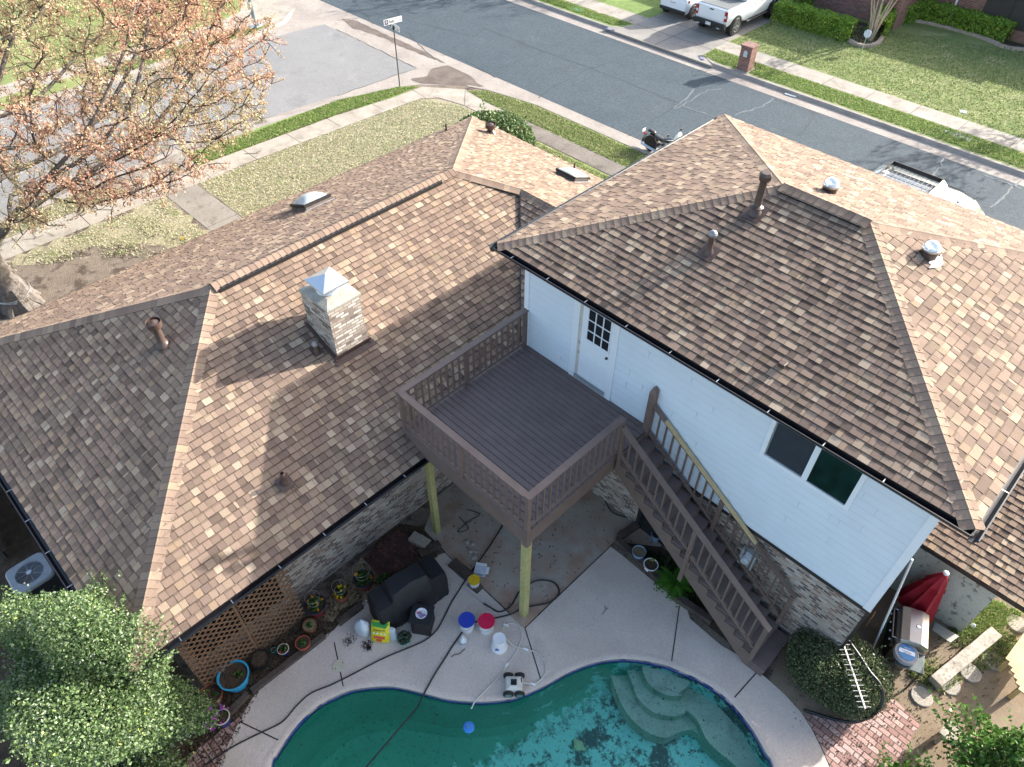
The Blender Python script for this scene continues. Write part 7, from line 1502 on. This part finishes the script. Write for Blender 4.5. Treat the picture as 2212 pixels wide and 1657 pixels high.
mb = MB(); mb.box(-.99, .99, -.06, .12, .50, .74); mb.box(-.30, .30, -.075, -.06, .55, .70); loc_mb(mb, t).build('bumper', M['black'], t, bevel=.03)
for s in (-1, 1):
    mb = MB(); mb.box(s*.90-.085, s*.90+.085, .055, .10, .86, 1.34); tl_ = loc_mb(mb, t).build('tail_light', M['redlight'], t, bevel=.02)
    mb = MB(); mb.box(s*.88-.05, s*.88+.05, .045, .055, 1.03, 1.14); loc_mb(mb, t).build('reverse_lamp', M['trim'], tl_)
    mb = MB(); mb.box(s*.62-.09, s*.62+.09, -.08, -.02, .47, .53); loc_mb(mb, t).build('exhaust_tip', M['chrome'], t, bevel=.01)
    mb = MB(); mb.box(s*1.0-.10, s*1.0+.10, 2.05, 4.2, .42, .48); loc_mb(mb, t).build('running_board', M['black'], t, bevel=.02)
    mb = MB(); mb.lathe((s*.90, 1.05, .47), [(.52, -.14), (.52, .14), (.44, .145), (.44, -.145)], 28, Matrix.Rotation(R(90), 3, 'Y')); loc_mb(mb, t).build('wheel_arch', M['black'], t)
    mb = MB(); mb.lathe((s*.90, 4.75, .47), [(.52, -.14), (.52, .14), (.44, .145), (.44, -.145)], 28, Matrix.Rotation(R(90), 3, 'Y')); loc_mb(mb, t).build('wheel_arch', M['black'], t)
    wheel(t, (s*.93, 1.05, .42), .42, .27, 'alu', 6, s); wheel(t, (s*.93, 4.75, .42), .42, .27, 'alu', 6, s)
    mb = MB(); mb.box(s*1.10-.11, s*1.10+.11, 3.95, 4.05, 1.42, 1.62); loc_mb(mb, t).build('mirror', CW, t, bevel=.03)
    mb = MB(); mb.box(s*1.025-.006, s*1.025+.006, 2.62, 2.76, 1.20, 1.23); loc_mb(mb, t).build('door_handle', M['black'], t)
mb = MB(); mb.box(-.16, .16, -.082, -.075, .55, .69); pl_ = loc_mb(mb, t).build('number_plate', M['white'], t)
m4 = MW[t.name]; text_mesh('RWT 1670', .085, M['logo'], m4 @ frame((0, -.083, .61), (1, 0, 0), (0, 0, 1)), pl_)
# suv
t = thing('suv', 'white compact suv parked left of the pickup', 'car', (-15.55, 27.75, .01))
body(t, [(.05, .40, .80, .80, .84, 1.0, .74), (.14, .32, .88, .85, .90, 1.10, .80), (.8, .30, .91, .90, .92, 1.14, .84), (3.4, .30, .91, .92, .92, 1.10, .84), (4.2, .32, .88, .82, .89, 1.0, .8), (4.35, .38, .78, .7, .8, .85, .7)], CW)
body(t, [(.22, 1.0, .80, 1.08, .80, 1.16, .74), (.42, 1.05, .84, 1.12, .82, 1.50, .62), (.6, 1.05, .86, 1.12, .84, 1.56, .62), (2.2, 1.05, .86, 1.12, .84, 1.58, .62), (2.7, 1.05, .86, 1.10, .84, 1.50, .6), (3.4, 1.04, .80, 1.06, .80, 1.1, .74)], CW, 'cab')
mb = MB(); mb.add([(-.70, .28, 1.16), (.70, .28, 1.16), (.56, .40, 1.46), (-.56, .40, 1.46)], [(0, 1, 2, 3)])
for s in (-1, 1): mb.add([(s*.855, .7, 1.13), (s*.855, 3.0, 1.12), (s*.70, 2.5, 1.46), (s*.70, .8, 1.48)], [(0, 1, 2, 3)])
loc_mb(mb, t).build('window', M['glass'], t)
mb = MB(); mb.box(-.84, .84, .0, .2, .34, .52); loc_mb(mb, t).build('bumper', M['black'], t, bevel=.04)
for s in (-1, 1):
    mb = MB(); mb.add([(s*.45, .085, .90), (s*.86, .13, .90), (s*.90, .34, .96), (s*.88, .34, 1.02), (s*.80, .11, 1.03), (s*.44, .075, .98)], [(0, 1, 2, 3, 4, 5)]); mb.add([(s*.45, .075, .90), (s*.86, .12, .88), (s*.915, .34, .95), (s*.90, .34, 1.03), (s*.80, .10, 1.04), (s*.44, .065, .98)], [(0, 1, 2, 3, 4, 5)]); loc_mb(mb, t).build('tail_light', M['redlight'], t)
    wheel(t, (s*.83, .80, .35), .35, .22, 'alu', 5, s); wheel(t, (s*.83, 3.45, .35), .35, .22, 'alu', 5, s)
    mb = MB(); mb.lathe((s*.82, .80, .38), [(.42, -.10), (.42, .10), (.35, .105), (.35, -.105)], 26, Matrix.Rotation(R(90), 3, 'Y')); loc_mb(mb, t).build('wheel_arch', M['black'], t)
mb = MB(); mb.box(-.16, .16, .035, .06, .74, .88); pl_ = loc_mb(mb, t).build('number_plate', M['white'], t)
m4 = MW[t.name]; text_mesh('WSW·1871', .08, M['logo'], m4 @ frame((0, .033, .81), (1, 0, 0), (0, 0, 1)), pl_)
# off road wagon with roof rack at the near kerb; nose towards +x: modelled along y then turned
t = thing('roof_rack_wagon', 'silver off road wagon with a black roof rack parked at the near kerb', 'car', (1.0, 16.75, ZS+.06), R(-90)); SV = plain('silver_paint', (.30, .36, .40), .2, .3, .03, coat=.6)
body(t, [(.0, .5, .85, 1.0, .90, 1.12, .86), (.1, .42, .92, 1.0, .95, 1.18, .88), (2.9, .42, .94, 1.02, .96, 1.18, .88), (3.7, .42, .94, 1.0, .95, 1.10, .86), (4.7, .48, .88, .9, .88, 1.0, .8)], SV)
body(t, [(.08, 1.1, .86, 1.3, .84, 1.70, .66), (.2, 1.1, .88, 1.3, .86, 1.80, .68), (.5, 1.1, .88, 1.3, .86, 1.84, .70), (2.9, 1.1, .88, 1.3, .86, 1.84, .70), (3.35, 1.1, .88, 1.28, .86, 1.76, .68), (4.1, 1.08, .86, 1.14, .84, 1.2, .78)], SV, 'cab')
mb = MB()
for s in (-1, 1): mb.add([(s*.885, .4, 1.28), (s*.885, 3.7, 1.22), (s*.74, 3.3, 1.70), (s*.74, .5, 1.74)], [(0, 1, 2, 3)])
mb.add([(-.76, 4.08, 1.215), (.76, 4.08, 1.215), (.66, 3.42, 1.765), (-.66, 3.42, 1.765)], [(0, 1, 2, 3)]); loc_mb(mb, t).build('window', plain('tinted_green_glass', (.05, .13, .11), .08, coat=.5), t)
for s in (-1, 1):
    wheel(t, (s*.86, .85, .38), .38, .25, 'alu', 6, s); wheel(t, (s*.86, 3.75, .38), .38, .25, 'alu', 6, s)
    mb = MB(); mb.tube([(s*.66, .5, 1.86), (s*.66, .6, 1.90), (s*.64, 3.0, 1.90), (s*.63, 3.1, 1.85)], .016, 6); loc_mb(mb, t).build('roof_rail', M['black'], t)
    mb = MB(); mb.box(s*1.02-.10, s*1.02+.10, 3.45, 3.6, 1.16, 1.34); loc_mb(mb, t).build('mirror', SV, t, bevel=.03)
mb = MB()
for s in (-1, 1): mb.box(s*.66-.015, s*.66+.015, .45, 2.25, 1.90, 2.04)
for y in (.45, 2.22): mb.box(-.66, .66, y, y+.03, 1.90, 2.04)
rk = loc_mb(mb, t).build('roof_rack', M['black'], t)
mb = MB()
for k_ in range(11): mb.tube([(-.64, .55+k_*.155, 1.93), (.64, .55+k_*.155, 1.93)], .013, 6)
for x in (-.22, .22): mb.tube([(x, .47, 1.92), (x, 2.22, 1.92)], .013, 6)
loc_mb(mb, t).build('bars', M['black'], rk)
mb = MB(); mb.add([(-.62, 2.26, 2.04), (.62, 2.26, 2.04), (.62, 2.48, 1.87), (-.62, 2.48, 1.87), (-.62, 2.25, 2.03), (.62, 2.25, 2.03), (.62, 2.46, 1.86), (-.62, 2.46, 1.86)], [(0, 1, 2, 3), (7, 6, 5, 4), (0, 3, 7, 4), (1, 5, 6, 2), (0, 4, 5, 1), (3, 2, 6, 7)]); loc_mb(mb, t).build('fairing', M['trim'], rk)
mb = MB(); mb.lathe((.1, 3.1, 1.84), [(.05, 0), (.04, .03), (.01, .06)], 4); loc_mb(mb, t).build('antenna_fin', M['black'], t)
# motorcycle
rwp = D(1402, 326, ZS); t = thing('motorcycle', 'black cruiser motorcycle with chrome pipes and a studded seat at the near kerb', 'motorcycle', (rwp.x, rwp.y+.05, ZS), R(-4))
BK = plain('black_gloss_paint', (.012, .014, .02), .12, coat=.8, var=.1)
def mw(x, r): 
    mb = MB(); mb.lathe((x, 0, r), [(r*.72, -.07), (r*.93, -.075), (r, -.04), (r, .04), (r*.93, .075), (r*.72, .07)], 28, Matrix.Rotation(R(90), 3, 'X')); wq = loc_mb(mb, t).build('wheel', M['tyre'], t)
    mb = MB(); mb.lathe((x, 0, r), [(r*.73, -.03), (r*.73, .03), (r*.66, .03), (r*.66, -.03)], 28, Matrix.Rotation(R(90), 3, 'X'), cap0=False, cap1=False); mb.lathe((x, 0, r), [(r*.25, -.06), (r*.25, .06)], 16, Matrix.Rotation(R(90), 3, 'X'))
    for k_ in range(14): a = k_*2*math.pi/14; mb.tube([(x, (-1)**k_*.04, r), (x+r*.68*math.cos(a), 0, r+r*.68*math.sin(a))], .005, 4)
    loc_mb(mb, t).build('rim', M['chrome'], wq)
mw(.0, .33); mw(1.62, .34)
mb = MB(); rings = []
for a in np.linspace(R(-10), R(175), 14):
    cx_, cz_ = math.cos(math.pi-a)*.40, math.sin(a)*.40; rings.append([(cx_*1.0, -.10, .33+cz_*.98), (cx_*1.08, -.085, .33+cz_*1.06), (cx_*1.1, 0, .33+cz_*1.10), (cx_*1.08, .085, .33+cz_*1.06), (cx_, .10, .33+cz_*.98), (cx_*.96, 0, .33+cz_*.96)])
mb.loft(rings); loc_mb(mb, t).build('rear_fender', BK, t, smooth=True)
def blob(name, pts, mat, smooth=True, parent=None):
    """pts: (x, z, half width, half height)"""
    mb = MB(); mb.loft([[(x, w_*math.cos(a), z+h*math.sin(a)) for a in np.linspace(0, 2*math.pi, 15)[:-1]] for x, z, w_, h in pts]); return loc_mb(mb, t).build(name, mat, parent or t, smooth=smooth)
seat = blob('seat', [(.16, .72, .05, .04), (.22, .73, .14, .07), (.42, .70, .16, .07), (.58, .70, .10, .05), (.64, .72, .04, .03)], M['seat']); blob('pillion_seat', [(-.22, .84, .04, .03), (-.17, .85, .11, .06), (.02, .84, .12, .06), (.12, .82, .09, .06), (.16, .80, .04, .04)], M['seat'])
blob('fuel_tank', [(.62, .74, .06, .05), (.72, .76, .13, .10), (.95, .80, .16, .13), (1.12, .82, .12, .10), (1.2, .82, .05, .05)], BK)
mb = MB(); mb.tube([(.3, 0, .50), (.9, 0, .40), (1.2, 0, .75)], .03, 8); mb.tube([(.5, .08, .42), (.0, .10, .33)], .02, 6); mb.tube([(.5, -.08, .42), (.0, -.10, .33)], .02, 6); mb.tube([(.1, 0, .6), (.6, 0, .62), (1.2, 0, .8)], .025, 6); loc_mb(mb, t).build('frame', M['black'], t)
mb = MB(); 
for s, a in ((-.04, .62), (.18, .82)): mb.tube([(.80+s, 0, .34), (a+.02, 0, .58)], [.10, .085], 10)
mb.box(.6, 1.0, -.14, .14, .22, .42); loc_mb(mb, t).build('engine', M['black'], t)
for z in (.20, .27): mb = MB(); mb.tube(smooth_path([(.95, -.15, .45), (.85, -.20, z+.03), (.5, -.22, z), (-.35, -.22, z+.06)], 5), .032, 10); loc_mb(mb, t).build('exhaust_pipe', M['chrome'], t)
mb = MB(); 
for s in (-1, 1): mb.tube([(1.62, .09*s, .34), (1.30, .08*s, .95)], .024, 8)
loc_mb(mb, t).build('fork', M['chrome'], t)
mb = MB(); mb.tube(smooth_path([(1.0, -.42, 1.02), (1.15, -.36, 1.03), (1.25, -.1, .98), (1.25, .1, .98), (1.15, .36, 1.03), (1.0, .42, 1.02)], 4), .014, 8); hb = loc_mb(mb, t).build('handlebar', M['chrome'], t)
for s in (-1, 1):
    mb = MB(); mb.tube([(.98, .43*s, 1.02), (1.12, .37*s, 1.03)], .022, 8); loc_mb(mb, t).build('grip', M['black'], hb)
    mb = MB(); mb.tube([(1.15, .34*s, 1.03), (1.12, .38*s, 1.18)], .006, 5); mb.lathe((1.10, .40*s, 1.22), [(.05, -.015), (.055, 0), (.04, .015)], 14, Matrix.Rotation(R(90), 3, 'Y')); loc_mb(mb, t).build('mirror', M['black'], hb)
mb = MB(); vs = []
for i in range(7):
    y = -.26+.52*i/6; b_ = .06*(1-(2*i/6-1)**2); tp = .18*(1-(2*i/6-1)**2); vs += [(1.36+b_, y, .92), (1.28+b_*.7, y*.95, 1.15+tp)]
mb.add(vs, [(2*i, 2*i+2, 2*i+3, 2*i+1) for i in range(6)]); mb.add([(x+.006, y, z) for x, y, z in vs], [(2*i+1, 2*i+3, 2*i+2, 2*i) for i in range(6)]); loc_mb(mb, t).build('windscreen', plain('frosted_screen', (.62, .68, .70), .2, coat=.4), t)
mb = MB(); mb.lathe((1.40, 0, .86), [(.03, -.06), (.09, 0), (.09, .06)], 16, Matrix.Rotation(R(90), 3, 'Y')); loc_mb(mb, t).build('headlight', M['chrome'], t)
mb = MB(); mb.lathe((-.40, 0, .62), [(.05, -.03), (.045, .03)], 14, Matrix.Rotation(R(90), 3, 'Y')); loc_mb(mb, t).build('tail_light', M['redlight'], t)
mb = MB(); mb.box(-.46, -.45, -.09, .09, .68, .82); loc_mb(mb, t).build('number_plate', M['white'], t)
mb = MB(); rings = []
for a in np.linspace(R(20), R(140), 9): rings.append([(1.62+math.cos(a)*.39, y, .34+math.sin(a)*.39) for y in (-.08, 0, .08)]+[(1.62+math.cos(a)*.375, y, .34+math.sin(a)*.375) for y in (.08, 0, -.08)])
mb.loft(rings); loc_mb(mb, t).build('front_fender', BK, t, smooth=True)
mb = MB(); mb.tube([(.55, .12, .2), (.50, .30, .01)], .012, 6); loc_mb(mb, t).build('kickstand', M['chrome'], t)
# ------------------------------------------------------------------ street furniture
t = thing('street_sign', 'street name sign on a thin post at the corner, reading Ruby St and Sapphire Dr', 'street sign', (-19.15, 11.32, 0))
mb = MB(); mb.tube([(-19.15, 11.32, 0), (-19.15, 11.32, 2.78)], .028, 10); mb.build('post', plain('dark_post', (.10, .10, .10), .5, .5), t)
mb = MB(); mb.box(-19.19, -19.11, 11.27, 11.37, 2.62, 2.70); mb.build('bracket', M['black'], t)
s0 = Vector((-19.15, 11.32, 3.00))
def nameplate(c, along, up_, n_, name, suf, num, z):
    a = Vector(along).normalized(); u_ = Vector(up_).normalized(); nn_ = a.cross(u_)
    fm = frame(c, a, u_); W_, H_ = .92, .235; mb = MB(); mb.box(-W_/2, W_/2, -H_/2, H_/2, -.004, .004, fm); o = mb.build('name_plate', M['white'], t)
    mb = MB(); mb.box(-W_/2+.035, -W_/2+.215, -.095, .095, .0045, .006, fm); mb.build('emblem', M['logo'], o)
    text_mesh('B', .17, M['white'], fm @ Matrix.Translation((-W_/2+.125, 0, .0075)), o)
    text_mesh(name, .19 if len(name) < 6 else .15, M['ink'], fm @ Matrix.Translation((-.06 if len(name) < 6 else -.03, -.01, .0055)) @ Matrix.Diagonal((.72 if len(name) < 6 else .58, 1, 1, 1)), o)
    text_mesh(suf, .075, M['ink'], fm @ Matrix.Translation((.31, .06, .0055)), o); text_mesh(num, .085, M['ink'], fm @ Matrix.Translation((.33, -.05, .0055)), o); return o
def both(c, along, nm, suf, num):
    n_ = Vector(along).cross(Vector((0, 0, 1)))
    nameplate(Vector(c), along, (0, 0, 1), n_, nm, suf, num, 0)
both((-19.15, 11.32, 2.98), (.12, .99, 0), 'Ruby', 'St', '3100')
both((-19.15, 11.34, 2.73), (.99, -.12, 0), 'Sapphire', 'Dr', '3200')
t = thing('street_lamp', 'grey metal street lamp post on the far corner', 'street lamp', (-30.54, 10.55, 0))
mb = MB(); mb.lathe((-30.54, 10.55, 0), [(.34, 0), (.34, .03), (.18, .04)], 24); mb.build('base_plate', M['steel'], t)
mb = MB(); mb.tube([(-30.54, 10.55, .02), (-30.54, 10.55, 8)], [.12, .07], 16); mb.build('pole', plain('grey_pole', (.27, .31, .33), .4, .4), t)
mb = MB(); mb.tube(smooth_path([(-30.54, 10.55, 7.9), (-29.5, 11.2, 8.5), (-28, 12.2, 8.7)], 4), .04, 8); mb.build('arm', M['steel'], t)
mb = MB(); mb.loft([[(-28.2, 11.9, 8.6), (-27.95, 12.3, 8.6), (-27.95, 12.3, 8.75), (-28.2, 11.9, 8.75)], [(-27.5, 12.3, 8.6), (-27.3, 12.7, 8.6), (-27.3, 12.7, 8.72), (-27.5, 12.3, 8.72)]]); mb.build('lamp_head', M['steel'], t)
mb = MB(); mb.box(-30.66, -30.42, 10.40, 10.46, .9, 1.25); mb.build('hand_hole', M['steel'], t)
t = thing('mailbox', 'red brick mailbox pillar at the far kerb', 'mailbox', (-8.85, 24.78, 0), R(2))
mb = MB(); mb.box(-.29, .29, -.29, .29, 0, 1.14); loc_mb(mb, t).build('pillar', M['redbrick'], t)
mb = MB(); mb.box(-.33, .33, -.33, .33, 1.14, 1.22); loc_mb(mb, t).build('cap', M['redbrick'], t, bevel=.01)
mb = MB(); mb.loft([[(-.10, -.305, .70), (.10, -.305, .70), (.10, -.305, .92), (.05, -.305, .99), (-.05, -.305, .99), (-.10, -.305, .92)], [(-.10, -.29, .70), (.10, -.29, .70), (.10, -.29, .92), (.05, -.29, .99), (-.05, -.29, .99), (-.10, -.29, .92)]]); loc_mb(mb, t).build('door', plain('pale_blue_metal', (.50, .58, .62), .4), t)
mb = MB(); mb.box(-.36, .36, -.36, .36, -.02, .04); loc_mb(mb, t).build('footing', M['kerb'], t)
def cover_plate(name, p, s, mat, label, rnd=False, cat='utility cover'):
    mb = MB()
    if rnd: mb.lathe(p, [(s, 0), (s, .006), (s*.9, .008), (s*.88, .004)], 24)
    else: mb.box(p.x-s, p.x+s, p.y-s*.6, p.y+s*.6, p.z, p.z+.008)
    o = mb.build(name, mat); tag(o, label, cat); return o
cover_plate('utility_cover', W(0, 1, 1522, 62, .004), .38, M['teal'], 'pale aqua meter cover in the grass strip')
cover_plate('manhole_cover', W(0, 1, 1668, 75, .014), .34, M['stone'], 'round manhole cover in the far sidewalk', True, 'manhole cover')
cover_plate('utility_cover', W(0, 2, 1815, 862, .006), .42, plain('dull_grey_cover', (.17, .18, .18), .6), 'dark square meter box near the far sidewalk on the right')
cover_plate('utility_cover', W(0, 2, 1730, 830, .006), .12, M['white'], 'small round white cap beside the dark meter box', True)
cover_plate('utility_cover', W(0, 2, 1828, 705, .006), .18, M['bagwhite'], 'small pale cover in the far lawn', True)
mb = MB(); a, b = W(0, 2, 700, 590, -.1), W(0, 2, 770, 612, -.1); mb.bar(a, b, .14, .03); o = mb.build('storm_grate', M['steel']); tag(o, 'pale metal kerb outlet in the far gutter', 'grate')
mb = MB(); c = W(0, 2, 1222, 213, .9); mb.lathe(c, [(.02, -.9), (.02, -.1)], 8); sg = thing('yard_sign', 'small octagonal sign on a stake under the multi stem tree', 'sign', (c.x, c.y, 0)); mb.build('stake', M['steel'], sg)
mb = MB(); mb.lathe(c, [(.20, -.006), (.20, .006)], 8, Matrix.Rotation(R(80), 3, 'X') @ Matrix.Rotation(R(22.5), 3, 'Z')); mb.build('sign_face', M['bagwhite'], sg)
for q in ((0, 0, 1450, 280, -.1, M['cyan'], 'aqua paint mark at the far corner kerb'), ): p = W(*q[:4], z=q[4]); mb = MB(); mb.lathe(p, [(.12, 0), (.0, .003)], 5); o = mb.build('paint_mark', q[5]); tag(o, q[6], 'paint mark')
# painted kerb numbers
def kerbnum(p, ax_, up_, txt, label):
    fm = frame(p, ax_, up_); t = thing('kerb_number', label, 'kerb number', p); mb = MB(); mb.box(-.30, .30, -.085, .085, 0, .002, fm); o = mb.build('panel', M['numblue'], t); text_mesh(txt, .15, M['numwhite'], fm @ Matrix.Translation((0, 0, .003)), o, ext=.0008)
kp = W(0, 1, 1720, 186, .0); kerbnum(kp+Vector((.0, 0, .015)), (1, .25, 0), (-.25, 1, .0), '3202', 'dark kerb panel with a white house number left of the driveway')
kp = W(0, 2, 165, 365, .0); kerbnum(kp+Vector((.05, 0, .015)), (.75, -.66, 0), (.66, .75, .0), '3157', 'dark kerb panel with a white house number right of the driveway')
p = W(0, 0, 1150, 1508, .0); mb = MB(); mb.add([(p.x-.1, p.y-.06, .01), (p.x+.1, p.y-.03, .02), (p.x+.04, p.y+.1, .06), (p.x-.06, p.y+.06, .03)], [(0, 1, 2, 3)]); o = mb.build('flag_scrap', M['yellow']); tag(o, 'crumpled yellow scrap on the bare soil by the eave', 'litter')
mb = MB()
for i in range(60):
    q = W(0, 0, random.uniform(100, 1150), random.uniform(1350, 1657)); a = random.uniform(0, 6.28); l = random.uniform(.1, .5); mb.tube([q+Vector((0, 0, .015)), q+Vector((math.cos(a)*l, math.sin(a)*l, .03))], .006, 3)
o = mb.build('twig_litter', M['twig']); tag(o, 'fallen twigs on the bare soil under the oak', None, None, 'stuff')
mb = MB()
for qa, qb, qc in (((1040, 1200), (1060, 1160), (1120, 1180)), ((1250, 1115), (1120, 1100), (1050, 1140)), ((1540, 970), (1610, 968), (1650, 950))):
    P_ = [W(0, 0, *q, .02) for q in (qa, qb, qc)]; mb.tube(P_, .008, 4); mb.tube([P_[1], P_[1]+Vector((.12, .1, .01))], .006, 4)
o = mb.build('twig_litter', M['twig']); tag(o, 'thin fallen branches on the sidewalk', None, None, 'stuff')
